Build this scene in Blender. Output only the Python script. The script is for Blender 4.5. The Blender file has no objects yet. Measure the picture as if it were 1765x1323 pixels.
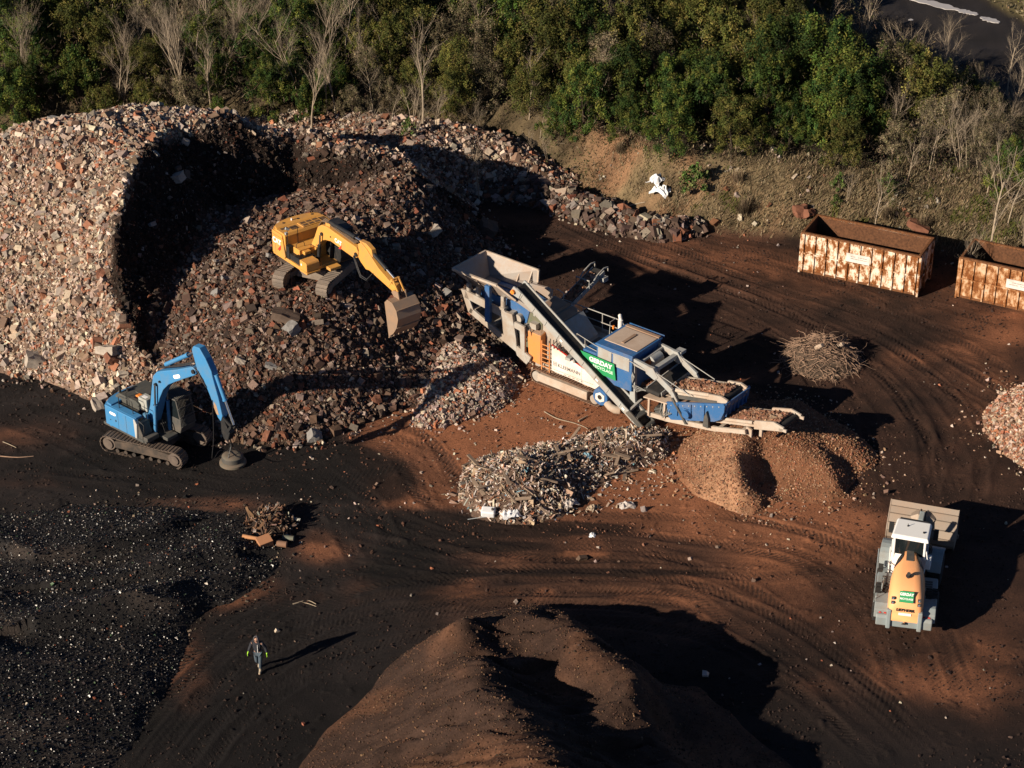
import bpy, math, random
import numpy as np
from mathutils import Vector, Matrix, Euler
R = math.radians
random.seed(7)
rng = np.random.default_rng(11)
scene = bpy.context.scene
COL = scene.collection

# ------------------------------------------------------------------ camera
FPX = 3569.0; CH = 51.0; PITCH = R(30.0)
CC, CS = math.cos(PITCH), math.sin(PITCH)
CY = -CH / math.tan(PITCH)
def gp(x, y, h=0.0):
    """ground point under a photo position, at height h (used for surveying the site)"""
    u = (x - 882.5) / FPX; v = (y - 661.5) / FPX
    t = (CH - h) / (CS + v * CC)
    return (t * u, CY + t * (CC - v * CS))
def px_of(X, Y, Z):
    dy = Y - CY; dz = Z - CH
    d = dy * CC - dz * CS; dn = -dy * CS - dz * CC
    return 882.5 + FPX * X / d, 661.5 + FPX * dn / d

cam = bpy.data.cameras.new("camera"); camo = bpy.data.objects.new("camera", cam); COL.objects.link(camo)
camo.location = (0, CY, CH); camo.rotation_euler = (R(60), 0, 0)
cam.sensor_width = 36; cam.lens = 36 * FPX / 1765; cam.clip_end = 6000; cam.clip_start = 1
scene.camera = camo

# ------------------------------------------------------------------ light
SUN_EL = R(21.5); SAZ = R(216.0)        # direction towards the sun, angle from +X
sd = Vector((math.cos(SAZ) * math.cos(SUN_EL), math.sin(SAZ) * math.cos(SUN_EL), math.sin(SUN_EL)))
sl = bpy.data.lights.new("sun", 'SUN'); so = bpy.data.objects.new("sun", sl); COL.objects.link(so)
sl.energy = 5.0; sl.angle = R(0.53); sl.color = (1.0, 0.855, 0.68)
so.rotation_euler = sd.to_track_quat('Z', 'Y').to_euler()
so.location = (-60, -60, 60)
w = bpy.data.worlds.new("World"); scene.world = w; w.use_nodes = True
nt = w.node_tree; bg = nt.nodes['Background']
sky = nt.nodes.new('ShaderNodeTexSky'); sky.sky_type = 'NISHITA'; sky.sun_disc = False
sky.sun_elevation = SUN_EL; sky.sun_rotation = R(90) - SAZ
sky.ozone_density = 3.0; sky.air_density = .45; sky.dust_density = .1
nt.links.new(sky.outputs[0], bg.inputs[0]); bg.inputs[1].default_value = 0.05
scene.view_settings.view_transform = 'Standard'; scene.view_settings.look = 'None'
scene.view_settings.gamma = 1; scene.view_settings.use_curve_mapping = False
scene.view_settings.exposure = 0.68

# ------------------------------------------------------------------ materials
MATS = {}
def _nodes(name):
    m = bpy.data.materials.new(name); m.use_nodes = True
    n = m.node_tree; b = n.nodes['Principled BSDF']
    return m, n, b
def _noise(n, scale, det=4, rough=.6, coord=None):
    t = n.nodes.new('ShaderNodeTexNoise'); t.inputs['Scale'].default_value = scale
    t.inputs['Detail'].default_value = det; t.inputs['Roughness'].default_value = rough
    if coord is not None: n.links.new(coord, t.inputs['Vector'])
    return t
def _ramp(n, fac, a, b, ca, cb):
    r = n.nodes.new('ShaderNodeValToRGB'); e = r.color_ramp.elements
    e[0].position = a; e[0].color = (*ca, 1); e[1].position = b; e[1].color = (*cb, 1)
    n.links.new(fac, r.inputs[0]); return r
def _mix(n, fac, a, b, mode='MIX'):
    m = n.nodes.new('ShaderNodeMix'); m.data_type = 'RGBA'; m.blend_type = mode
    for sock, v in ((0, fac), (6, a), (7, b)):
        if hasattr(v, 'is_output'): n.links.new(v, m.inputs[sock])
        elif isinstance(v, (int, float)): m.inputs[sock].default_value = v
        else: m.inputs[sock].default_value = (*v, 1)
    return m.outputs[2]
def mat(name, col, rough=.55, metal=0.0, dirt=(.16, .105, .075), damt=.35, dscale=1.6, bump=.02, spec=.4, streak=0):
    """painted or bare metal with patchy dust and scuffs"""
    if name in MATS: return MATS[name]
    m, n, b = _nodes(name)
    tc = n.nodes.new('ShaderNodeTexCoord')
    big = _noise(n, dscale, 6, .65, tc.outputs['Object'])
    fine = _noise(n, dscale * 14, 4, .7, tc.outputs['Object'])
    lo = .62 - damt * .45
    f1 = _ramp(n, big.outputs[0], lo, lo + .22, (0, 0, 0), (1, 1, 1))
    f2 = _ramp(n, fine.outputs[0], .52, .72, (0, 0, 0), (1, 1, 1))
    c = _mix(n, f1.outputs[0], col, tuple(col[i] * (1 - damt) + dirt[i] * damt for i in range(3)))
    mm = n.nodes.new('ShaderNodeMath'); mm.operation = 'MULTIPLY'; mm.inputs[1].default_value = damt * .8
    n.links.new(f2.outputs[0], mm.inputs[0])
    c = _mix(n, mm.outputs[0], c, dirt)
    n.links.new(c, b.inputs['Base Color'])
    b.inputs['Metallic'].default_value = metal; b.inputs['Specular IOR Level'].default_value = spec
    rr = n.nodes.new('ShaderNodeMapRange'); rr.inputs[3].default_value = rough - .1; rr.inputs[4].default_value = min(1, rough + .25)
    n.links.new(fine.outputs[0], rr.inputs[0]); n.links.new(rr.outputs[0], b.inputs['Roughness'])
    if bump:
        bp = n.nodes.new('ShaderNodeBump'); bp.inputs['Strength'].default_value = .35; bp.inputs['Distance'].default_value = bump
        n.links.new(fine.outputs[0], bp.inputs['Height']); n.links.new(bp.outputs[0], b.inputs['Normal'])
    MATS[name] = m; return m
def attr_mat(name, rough=.9, nscale=20, namt=.35, bump=.03, spec=.2, objrand=0.0, bscale=None):
    """colour read from the mesh's own 'col' attribute, broken up with fine noise"""
    if name in MATS: return MATS[name]
    m, n, b = _nodes(name)
    a = n.nodes.new('ShaderNodeAttribute'); a.attribute_name = 'col'
    tc = n.nodes.new('ShaderNodeTexCoord')
    no = _noise(n, nscale, 6, .7, tc.outputs['Object'])
    r = _ramp(n, no.outputs[0], .25, .75, (1 - namt,) * 3, (1 + namt,) * 3)
    c = _mix(n, 1.0, a.outputs[0], r.outputs[0], 'MULTIPLY')
    if objrand:
        oi = n.nodes.new('ShaderNodeObjectInfo')
        r2 = _ramp(n, oi.outputs['Random'], 0, 1, (1 - objrand,) * 3, (1 + objrand,) * 3)
        c = _mix(n, 1.0, c, r2.outputs[0], 'MULTIPLY')
    n.links.new(c, b.inputs['Base Color'])
    b.inputs['Roughness'].default_value = rough; b.inputs['Specular IOR Level'].default_value = spec
    if bump:
        no2 = _noise(n, bscale or nscale * 1.5, 8, .75, tc.outputs['Object'])
        bp = n.nodes.new('ShaderNodeBump'); bp.inputs['Strength'].default_value = .8; bp.inputs['Distance'].default_value = bump
        n.links.new(no2.outputs[0], bp.inputs['Height']); n.links.new(bp.outputs[0], b.inputs['Normal'])
    MATS[name] = m; return m
def glass(name='dark_glass', col=(.01, .014, .016)):
    if name in MATS: return MATS[name]
    m, n, b = _nodes(name)
    b.inputs['Base Color'].default_value = (*col, 1); b.inputs['Roughness'].default_value = .08
    b.inputs['Specular IOR Level'].default_value = .6
    MATS[name] = m; return m

# ------------------------------------------------------------------ object helpers
def tag(o, label=None, cat=None, group=None, kind=None):
    if label: o['label'] = label
    if cat: o['category'] = cat
    if group: o['group'] = group
    if kind: o['kind'] = kind
    return o
def thing(name, label, cat, loc=(0, 0, 0), rotz=0.0, group=None, rot=None):
    o = bpy.data.objects.new(name, None); COL.objects.link(o)
    o.empty_display_size = .3
    o.location = loc; o.rotation_euler = rot if rot else (0, 0, rotz)
    return tag(o, label, cat, group)
def copy_tree(o, parent=None):
    c = o.copy(); COL.objects.link(c)
    if parent: c.parent = parent
    for ch in list(o.children): copy_tree(ch, c)
    return c
def np_mesh(name, verts, faces, cols=None, smooth=False):
    """faces: (n,k) array"""
    me = bpy.data.meshes.new(name)
    verts = np.asarray(verts, dtype=np.float32); faces = np.asarray(faces, dtype=np.int32)
    n, k = faces.shape
    me.vertices.add(len(verts)); me.vertices.foreach_set('co', verts.ravel())
    me.loops.add(n * k); me.loops.foreach_set('vertex_index', faces.ravel())
    me.polygons.add(n); me.polygons.foreach_set('loop_start', np.arange(0, n * k, k, dtype=np.int32))
    me.polygons.foreach_set('use_smooth', np.full(n, bool(smooth)))
    if cols is not None:
        a = me.color_attributes.new('col', 'FLOAT_COLOR', 'POINT')
        c4 = np.ones((len(verts), 4), dtype=np.float32); c4[:, :3] = cols
        a.data.foreach_set('color', c4.ravel())
    me.update(calc_edges=True); me.validate()
    return me
def mesh_obj(name, me, m, parent=None):
    o = bpy.data.objects.new(name, me); COL.objects.link(o)
    if m: me.materials.append(m)
    if parent: o.parent = parent
    return o

class MB:
    """collects boxes, bars, prisms, tubes into one mesh"""
    def __init__(s, M=None): s.v = []; s.f = []; s.sm = []; s.M = M
    def add(s, vs, fs, smooth=False):
        b = len(s.v)
        for p in vs:
            p = Vector(p); s.v.append(s.M @ p if s.M else p)
        for f in fs: s.f.append(tuple(b + i for i in f)); s.sm.append(smooth)
        return s
    def box(s, c, d, rz=0, ry=0, rx=0):
        E = Euler((R(rx), R(ry), R(rz))).to_matrix()
        vs = []
        for x in (-.5, .5):
            for y in (-.5, .5):
                for z in (-.5, .5): vs.append(Vector(c) + E @ Vector((x * d[0], y * d[1], z * d[2])))
        return s.add(vs, [(0, 1, 3, 2), (4, 6, 7, 5), (0, 4, 5, 1), (2, 3, 7, 6), (0, 2, 6, 4), (1, 5, 7, 3)])
    def bx(s, x0, x1, y0, y1, z0, z1):
        return s.box(((x0 + x1) / 2, (y0 + y1) / 2, (z0 + z1) / 2), (x1 - x0, y1 - y0, z1 - z0))
    def hexa(s, p):   # bottom 4 ccw, top 4 ccw
        return s.add(p, [(3, 2, 1, 0), (4, 5, 6, 7), (0, 1, 5, 4), (1, 2, 6, 5), (2, 3, 7, 6), (3, 0, 4, 7)])
    def prism(s, prof, y0, y1, axis='y'):
        """polygon in (x,z) extruded in y; axis 'z': polygon in (x,y) extruded in z; axis 'x': polygon (y,z)"""
        n = len(prof)
        def P(a, b, t):
            return {'y': (a, t, b), 'z': (a, b, t), 'x': (t, a, b)}[axis]
        vs = [P(a, b, y0) for a, b in prof] + [P(a, b, y1) for a, b in prof]
        fs = [tuple(range(n)), tuple(range(2 * n - 1, n - 1, -1))]
        for i in range(n): j = (i + 1) % n; fs.append((j, i, n + i, n + j))
        return s.add(vs, fs)
    def bar(s, a, b, wd, ht, up=(0, 0, 1)):
        a = Vector(a); b = Vector(b); d = (b - a).normalized(); u = Vector(up)
        if abs(d.dot(u)) > .98: u = Vector((1, 0, 0))
        sx = d.cross(u).normalized(); uz = sx.cross(d).normalized()
        vs = []
        for p in (a, b):
            for i, j in ((-1, -1), (1, -1), (1, 1), (-1, 1)): vs.append(p + sx * wd / 2 * i + uz * ht / 2 * j)
        return s.add(vs, [(0, 1, 2, 3), (7, 6, 5, 4), (1, 0, 4, 5), (2, 1, 5, 6), (3, 2, 6, 7), (0, 3, 7, 4)])
    def cyl(s, a, b, r0, r1=None, n=14):
        a = Vector(a); b = Vector(b); r1 = r0 if r1 is None else r1
        d = (b - a).normalized(); u = Vector((0, 0, 1)) if abs(d.z) < .9 else Vector((1, 0, 0))
        x = d.cross(u).normalized(); y = d.cross(x).normalized()
        base = len(s.v); vs = []
        for p, r in ((a, r0), (b, r1)):
            for i in range(n):
                t = 2 * math.pi * i / n; vs.append(p + x * math.cos(t) * r + y * math.sin(t) * r)
        s.add(vs, [(i, (i + 1) % n, n + (i + 1) % n, n + i) for i in range(n)], True)
        b0 = base
        s.f.append(tuple(b0 + n - 1 - i for i in range(n))); s.sm.append(False)
        s.f.append(tuple(b0 + n + i for i in range(n))); s.sm.append(False)
        return s
    def tube(s, pts, r, n=6, r1=None):
        pts = [Vector(p) for p in pts]; m = len(pts); vs = []
        for k, p in enumerate(pts):
            d = (pts[min(k + 1, m - 1)] - pts[max(k - 1, 0)]).normalized()
            u = Vector((0, 0, 1)) if abs(d.z) < .9 else Vector((1, 0, 0))
            x = d.cross(u).normalized(); y = d.cross(x).normalized()
            rr = r if r1 is None else r + (r1 - r) * k / (m - 1)
            for i in range(n):
                t = 2 * math.pi * i / n; vs.append(p + x * math.cos(t) * rr + y * math.sin(t) * rr)
        fs = []
        for k in range(m - 1):
            for i in range(n):
                j = (i + 1) % n; fs.append((k * n + i, k * n + j, (k + 1) * n + j, (k + 1) * n + i))
        fs.append(tuple(range(n - 1, -1, -1))); fs.append(tuple((m - 1) * n + i for i in range(n)))
        return s.add(vs, fs, True)
    def lathe(s, prof, c=(0, 0, 0), n=24, ax='z'):
        """prof: (r, h) list along axis"""
        vs = []; m = len(prof); c = Vector(c)
        for r, h in prof:
            for i in range(n):
                t = 2 * math.pi * i / n; a, b = r * math.cos(t), r * math.sin(t)
                vs.append(c + Vector({'z': (a, b, h), 'y': (a, h, b), 'x': (h, a, b)}[ax]))
        fs = []
        for k in range(m - 1):
            for i in range(n):
                j = (i + 1) % n; fs.append((k * n + i, k * n + j, (k + 1) * n + j, (k + 1) * n + i))
        fs.append(tuple(range(n - 1, -1, -1))); fs.append(tuple((m - 1) * n + i for i in range(n)))
        return s.add(vs, fs, True)
    def build(s, name, m, parent=None, bevel=0, seg=1):
        me = bpy.data.meshes.new(name)
        me.from_pydata([tuple(v) for v in s.v], [], s.f)
        me.polygons.foreach_set('use_smooth', np.array(s.sm, dtype=bool))
        import bmesh
        bm = bmesh.new(); bm.from_mesh(me); bmesh.ops.recalc_face_normals(bm, faces=bm.faces); 
        for e in bm.edges:
            if len(e.link_faces) == 2 and e.calc_face_angle(0) > .7: e.smooth = False
        bm.to_mesh(me); bm.free()
        o = mesh_obj(name, me, m, parent)
        if bevel:
            b = o.modifiers.new('bevel', 'BEVEL'); b.width = bevel; b.segments = seg; b.limit_method = 'ANGLE'; b.angle_limit = R(40)
        return o
def arc(c, r, a0, a1, n):
    return [(c[0] + r * math.cos(R(a0 + (a1 - a0) * i / n)), c[1] + r * math.sin(R(a0 + (a1 - a0) * i / n))) for i in range(n + 1)]
def lettering(name, text, m, parent, M, size, depth=.006, bold=0.0, sx=1.0, align='CENTER'):
    """text as a real mesh; M places it (text runs along local x, up along local y)"""
    c = bpy.data.curves.new(name, 'FONT'); c.body = text; c.size = size; c.extrude = depth
    c.align_x = align; c.align_y = 'CENTER'; c.offset = bold
    t = bpy.data.objects.new(name, c); COL.objects.link(t)
    dg = bpy.context.evaluated_depsgraph_get()
    me = bpy.data.meshes.new_from_object(t.evaluated_get(dg))
    bpy.data.objects.remove(t); bpy.data.curves.remove(c)
    me.transform(M @ Matrix.Diagonal((sx, 1, 1, 1)))
    me.materials.clear()
    return mesh_obj(name, me, m, parent)
def frame(o, x, y):
    """matrix with origin o, x axis along x, y axis along y"""
    x = Vector(x).normalized(); y = Vector(y); y = (y - x * y.dot(x)).normalized(); z = x.cross(y)
    return Matrix(((x.x, y.x, z.x, o[0]), (x.y, y.y, z.y, o[1]), (x.z, y.z, z.z, o[2]), (0, 0, 0, 1)))

# ------------------------------------------------------------------ numpy noise
def vnoise(x, y, seed):
    xi = np.floor(x).astype(np.int64); yi = np.floor(y).astype(np.int64)
    xf = x - xi; yf = y - yi
    def h(a, b):
        n = (a * 374761393 + b * 668265263 + seed * 974711) & 0x7fffffff
        n = ((n ^ (n >> 13)) * 1274126177) & 0x7fffffff
        return ((n ^ (n >> 16)) & 0xffff) / 65535.0
    u = xf * xf * (3 - 2 * xf); v = yf * yf * (3 - 2 * yf)
    return (h(xi, yi) * (1 - u) + h(xi + 1, yi) * u) * (1 - v) + (h(xi, yi + 1) * (1 - u) + h(xi + 1, yi + 1) * u) * v
def fbm(x, y, scale, octv=4, seed=1, gain=.5):
    t = 0; a = 1; s = 0
    for i in range(octv):
        t = t + a * (vnoise(x / scale, y / scale, seed + i * 17) - .5); s += a * .5
        a *= gain; scale = scale / 2.03
    return t / s                       # about -1..1
def sstep(a, b, x):
    t = np.clip((x - a) / (b - a), 0, 1); return t * t * (3 - 2 * t)
def seg_dist(X, Y, pts):
    """distance to a polyline and running length along it, signed side"""
    best = np.full(X.shape, 1e9); run = np.zeros(X.shape); side = np.zeros(X.shape); acc = 0
    for (x0, y0), (x1, y1) in zip(pts[:-1], pts[1:]):
        dx, dy = x1 - x0, y1 - y0; L2 = dx * dx + dy * dy + 1e-9; L = math.sqrt(L2)
        t = np.clip(((X - x0) * dx + (Y - y0) * dy) / L2, 0, 1)
        d = np.hypot(X - x0 - t * dx, Y - y0 - t * dy)
        k = d < best
        best = np.where(k, d, best); run = np.where(k, acc + t * L, run)
        side = np.where(k, np.sign((X - x0) * dy - (Y - y0) * dx), side); acc += L
    return best, run, side
def poly_sd(X, Y, pts):
    """signed distance, positive inside"""
    d, _, _ = seg_dist(X, Y, list(pts) + [pts[0]])
    ins = np.zeros(X.shape, dtype=bool); n = len(pts)
    for i in range(n):
        x0, y0 = pts[i]; x1, y1 = pts[(i + 1) % n]
        c = ((y0 > Y) != (y1 > Y)) & (X < (x1 - x0) * (Y - y0) / (y1 - y0 + 1e-12) + x0)
        ins ^= c
    return np.where(ins, d, -d)
class TPS:
    def __init__(s, pts, smooth=0.0):
        P = np.array(pts, dtype=float); s.p = P[:, :2]; n = len(P)
        K = s._k(np.linalg.norm(s.p[:, None] - s.p[None], axis=2)) + np.eye(n) * smooth
        A = np.zeros((n + 3, n + 3)); A[:n, :n] = K; A[:n, n] = 1; A[:n, n + 1:] = s.p; A[n, :n] = 1; A[n + 1:, :n] = s.p.T
        s.w = np.linalg.solve(A, np.concatenate([P[:, 2], [0, 0, 0]]))
    def _k(s, r): return np.where(r > 1e-9, r * r * np.log(r + 1e-12), 0)
    def __call__(s, X, Y):
        n = len(s.p); z = s.w[n] + s.w[n + 1] * X + s.w[n + 2] * Y
        for i in range(n): z = z + s.w[i] * s._k(np.hypot(X - s.p[i, 0], Y - s.p[i, 1]))
        return z
def smooth_line(pts, n=8):
    """Catmull-Rom through the points"""
    P = [np.array(p, dtype=float) for p in pts]; out = []
    for i in range(len(P) - 1):
        a = P[max(i - 1, 0)]; b = P[i]; c = P[i + 1]; d = P[min(i + 2, len(P) - 1)]
        for k in range(n):
            t = k / n
            out.append(tuple(.5 * ((2 * b) + (c - a) * t + (2 * a - 5 * b + 4 * c - d) * t * t + (3 * b - a - 3 * c + d) * t ** 3)))
    out.append(tuple(P[-1])); return out
# ================================================================== GROUND
FX = [-60, -40, -20, -8, -1, 4, 8.5, 12, 15.5, 19, 24, 30, 45, 70]
FY = [30, 27, 26, 26, 25.6, 22, 17.4, 16.3, 15.6, 14.6, 13.4, 11.5, 7, 0]
def h_bank(X, Y):
    f = np.interp(X, FX, FY) + fbm(X, Y * 0, 6, 2, 5) * .5
    wd = 4.6 + fbm(X, Y * 0, 9, 2, 9) * .8
    t = np.clip((Y - f) / wd, 0, 1)
    z = 3.2 * (t * t * (3 - 2 * t) * .55 + t * .45)
    z = z + np.clip(t * (1.15 - t) * 4, 0, 1) * fbm(X, Y, 1.6, 4, 21) * .32
    return z
TRACKS = [([(600, 840), (750, 897), (900, 930), (1080, 945), (1200, 960), (1350, 978)], .5, 1.15),
          ([(560, 935), (700, 965), (880, 988), (1100, 990), (1300, 1008), (1420, 1000)], .5, 1.1),
          ([(250, 1340), (380, 1185), (520, 1090), (700, 1035), (900, 1012), (1100, 1020), (1250, 1060), (1400, 1150), (1560, 1290)], .6, 1.25),
          ([(170, 1340), (300, 1190), (450, 1070), (620, 1010), (800, 985), (1000, 972), (1200, 975)], .55, 1.2),
          ([(960, 370), (1150, 445), (1330, 505), (1500, 570), (1640, 650), (1780, 740)], .6, 1.2),
          ([(900, 375), (1100, 470), (1300, 540), (1460, 640), (1540, 740), (1560, 850)], .6, 1.2),
          ([(1180, 425), (1400, 495), (1600, 548), (1790, 600)], .5, 1.2),
          ([(1430, 560), (1580, 660), (1650, 770), (1640, 880)], .5, 1.1),
          ([(620, 760), (720, 790), (760, 850), (850, 905)], .4, 1.0),
          ([(500, 800), (600, 870), (640, 960), (740, 1010)], .4, 1.1),
          ([(1160, 910), (1330, 930), (1480, 990), (1560, 1090), (1620, 1240)], .4, 1.2),
          ([(0, 750), (120, 790), (300, 850), (450, 870), (600, 880)], .4, 1.1),
          ([(0, 820), (200, 850), (420, 835), (600, 800), (760, 760)], .4, 1.1)]
_rt = random.Random(4)
for _p, _a, _w in TRACKS[:]:
    for _k in range(3):
        _o = _rt.uniform(-70, 70); _q = _rt.uniform(-.12, .12); TRACKS.append(([(x + _o * .35 + _rt.uniform(-14, 14), y + _o * .55 + (x - 800) * _q * .4 + _rt.uniform(-6, 6)) for x, y in _p], _a * _rt.uniform(.35, .8), _w * _rt.uniform(.75, 1.05)))
TRK = [(smooth_line([gp(x, y) for x, y in p], 6), a, w) for p, a, w in TRACKS]
def track_fields(X, Y):
    dz = np.zeros(X.shape); dark = np.zeros(X.shape)
    for k, (pts, amt, half) in enumerate(TRK):
        xs = [p[0] for p in pts]; ys = [p[1] for p in pts]
        m = (X > min(xs) - 3) & (X < max(xs) + 3) & (Y > min(ys) - 3) & (Y < max(ys) + 3)
        if not m.any(): continue
        d, run, side = seg_dist(X[m], Y[m], pts)
        wob = 1 + fbm(X[m], Y[m], 2.5, 2, 40 + k) * .15
        e = np.abs(d * wob - half); lane = sstep(.36, .22, e)
        pres = sstep(-.35, .25, fbm(X[m], Y[m], 5, 2, 70 + k) + .15)
        sgn = np.where(d * wob > half, 1, -1)
        pres = pres * sstep(0, 3.5, run) * sstep(0, 3.5, run.max() - run) 
        lug = np.abs(((run + sgn * (e * .8)) / .24) % 1 - .5) * 2
        z = -lane * .03 + lane * sstep(.4, .6, lug) * .03 + np.exp(-((e - .42) / .10) ** 2) * .022 + np.exp(-((e - .15 - .5 * vnoise(X[m] / 3, Y[m] / 3, 90 + k)) / .25) ** 2) * .02
        dz[m] += z * pres * amt * 1.6
        wide = sstep(half + .7 + .6 * vnoise(X[m] / 2, Y[m] / 2, 95 + k), half * .5, d)
        solid = sstep(half + .45 + .5 * vnoise(X[m] / 1.2, Y[m] / 1.2, 195 + k), half * .8, d) * sstep(-.1, .3, fbm(X[m], Y[m], 3, 3, 170 + k) + (.35 if k < 4 else -.05))
        dark[m] = np.maximum(dark[m], np.maximum(np.maximum(lane * (.35 + .65 * sstep(.62, .38, lug)), wide * .4), solid * (.92 if k < 4 else .7)) * pres * (amt + .42))
    return dz, dark
def h_ground(X, Y, fine=False):
    z = h_bank(X, Y) + fbm(X, Y, 9, 3, 3) * .10 * sstep(30, 20, Y)
    z = z + fbm(X, Y, .9, 3, 4) * .022
    return z

# ================================================================== PILES
def clip_poly(z, X, Y, poly, k=.8, off=.0):
    sd = poly_sd(X, Y, poly) + fbm(X, Y, 1.6, 3, 29) * .38
    return np.minimum(z, np.where(sd > 0, sd * k * 1.6, sd * k) + off)
def W(pts): return [gp(*p) + (p[2],) if len(p) == 3 else gp(*p) for p in pts]
def WP(pts): return [gp(p[0], p[1], p[2] if len(p) > 2 else 0)[:2] for p in pts]

# ---- the big rubble heap, dug out from its right side
rub_foot = [(-60, 6)] + WP([(-200, 620), (-100, 622), (0, 640), (100, 662), (180, 697), (290, 715), (390, 764), (470, 772), (545, 770), (600, 745), (690, 710), (760, 700), (840, 650)]) + \
           [(-.3, 3.8), (.8, 8.5)] + WP([(880, 425), (830, 372), (800, 350), (850, 335), (960, 345)]) + [(5.5, 22), (2, 27), (-6, 30), (-20, 33), (-60, 34)]
LIP = [(290, 668, .5), (248, 610, 1.6), (218, 545, 3.0), (192, 470, 4.6), (202, 385, 6.0), (222, 310, 7.1), (250, 262, 7.2), (300, 232, 7.0), (360, 222, 6.8), (430, 224, 6.3), (520, 242, 5.5), (600, 270, 4.9), (690, 284, 4.5), (770, 292, 4.0)]
CREST = [(120, 200, 7.8), (40, 222, 7.0), (-60, 255, 6.3), (-200, 290, 5.6), (200, 183, 7.8), (270, 183, 7.7), (335, 189, 7.4), (400, 198, 7.0), (520, 222, 6.0), (620, 247, 5.1), (720, 266, 4.5), (800, 284, 3.5)]
A_pts = W(LIP + CREST + [(860, 293, 2.4), (950, 322, 1.0),
           (100, 655, .1), (0, 635, .1), (-110, 615, .1), (180, 690, .1), (230, 225, 7.5), (180, 330, 6.3),
           (100, 400, 4.5), (20, 400, 4.0), (-100, 400, 3.5), (60, 530, 2.0), (120, 290, 6.6), (170, 560, 2.5), (110, 470, 3.3),
           (450, 350, 6.0), (450, 450, 7), (350, 500, 6.2), (300, 600, 4), (330, 330, 7.0), (700, 400, 6), (600, 600, 6), (350, 700, 3), (550, 740, 4), (700, 700, 5), (850, 420, 5), (850, 600, 5)]) + \
        [(-40, 10, 1), (-40, 20, 4), (-20, 33, 2.5), (-40, 32, 2.5)]
F_pts = W([(290, 715, 0), (390, 764, 0), (470, 772, 0), (545, 770, 0), (600, 745, 0), (690, 710, 0), (745, 695, .15), (830, 650, .15),
           (500, 520, 3.55), (560, 500, 3.6), (600, 480, 3.6), (480, 345, 3.5), (600, 330, 3.6), (720, 300, 3.9), (700, 390, 3.2), (300, 500, 2.8), (262, 560, 2.0), (268, 640, .9),
           (400, 640, 2.0), (520, 640, 2.1), (620, 620, 1.9), (400, 560, 2.9), (700, 600, 1.3), (690, 530, 2.2), (780, 520, 1.5), (790, 470, 1.6), (830, 420, .8), (870, 410, .1),
           (800, 352, .15), (840, 300, 1.9), (300, 420, 3.2), (400, 450, 3.4), (460, 430, 3.6), (350, 650, 1.4), (450, 690, 1.1), (560, 680, 1.3), (760, 350, 1.7), (650, 420, 3.4), (560, 560, 3.0), (470, 580, 2.9), (860, 320, .9), (950, 335, .5), (380, 360, 3.2)]) + \
        [(-9.7, 4.5, 3.6), (-8.4, 6, 3.6), (-11.2, 2.6, 3.6), (-9, 2, 3.55), (-.5, 4, .3), (.4, 8, .2)]
A_pts = A_pts + [(x, y + 2.4, z - 1.5 - .12 * z) for x, y, z in W(CREST)] + [(x, y + 4.8, max(2.6, z - 3.6 - .15 * z)) for x, y, z in W(CREST)]
tA = TPS(A_pts, .05); tF = TPS(F_pts, .05)
PSL = 1.35
_l = W(LIP); pit = []
for i, (x, y, z) in enumerate(_l):
    a_, b_ = _l[max(i - 1, 0)], _l[min(i + 1, len(_l) - 1)]; dx, dy = b_[0] - a_[0], b_[1] - a_[1]; L_ = math.hypot(dx, dy)
    o_ = max(.15, (z - float(tF(np.array([x]), np.array([y]))[0])) / PSL)
    pit.append((x + dy / L_ * o_, y - dx / L_ * o_))
pit += [(8, 26), (12, 20), (12, -20), (-15.5, -20)]
def z_rubble(X, Y):
    sd = poly_sd(X, Y, pit)
    Bz = tF(X, Y) + np.maximum(0, -sd + fbm(X, Y, 2.4, 4, 60) * .65 + fbm(X, Y, .8, 3, 59) * .28) * PSL
    z = np.minimum(tA(X, Y), Bz)
    z = z + fbm(X, Y, 3.2, 4, 61) * .30 + fbm(X, Y, .5, 2, 62) * .06
    return clip_poly(z, X, Y, rub_foot, .6)
# ---- low ridge of rubble along the foot of the bank
berm_line = smooth_line([gp(x, y, .4) for x, y in [(800, 318), (870, 322), (950, 335), (1020, 358), (1080, 382), (1140, 392), (1195, 388)]], 5)
def z_berm(X, Y):
    d, run, _ = seg_dist(X, Y, berm_line)
    wd = 1.25 + fbm(run, run * 0, 3, 2, 31) * .5
    return (.72 + .3 * fbm(run, run * 0, 2.2, 2, 32)) * (1 - (d / wd) ** 2) + fbm(X, Y, 1.1, 3, 33) * .18
# ---- pale small rubble beside the crusher
light_foot = WP([(700, 735), (728, 690), (750, 640), (775, 615), (850, 612), (893, 630), (905, 655), (880, 690), (845, 712), (790, 728), (735, 745)])
def z_light(X, Y):
    sd = poly_sd(X, Y, light_foot) + fbm(X, Y, 1.5, 3, 34) * .4
    base = np.maximum(h_ground(X, Y), np.minimum(z_rubble(X, Y), 1.6))
    return np.where(sd > -.6, base + .75 * (1 - np.exp(-np.maximum(sd, 0) / .9)) - .25 * (sd < 0) + np.minimum(sd, 0) * .5 + fbm(X, Y, .9, 4, 35) * .10 - .03, -5)
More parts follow.
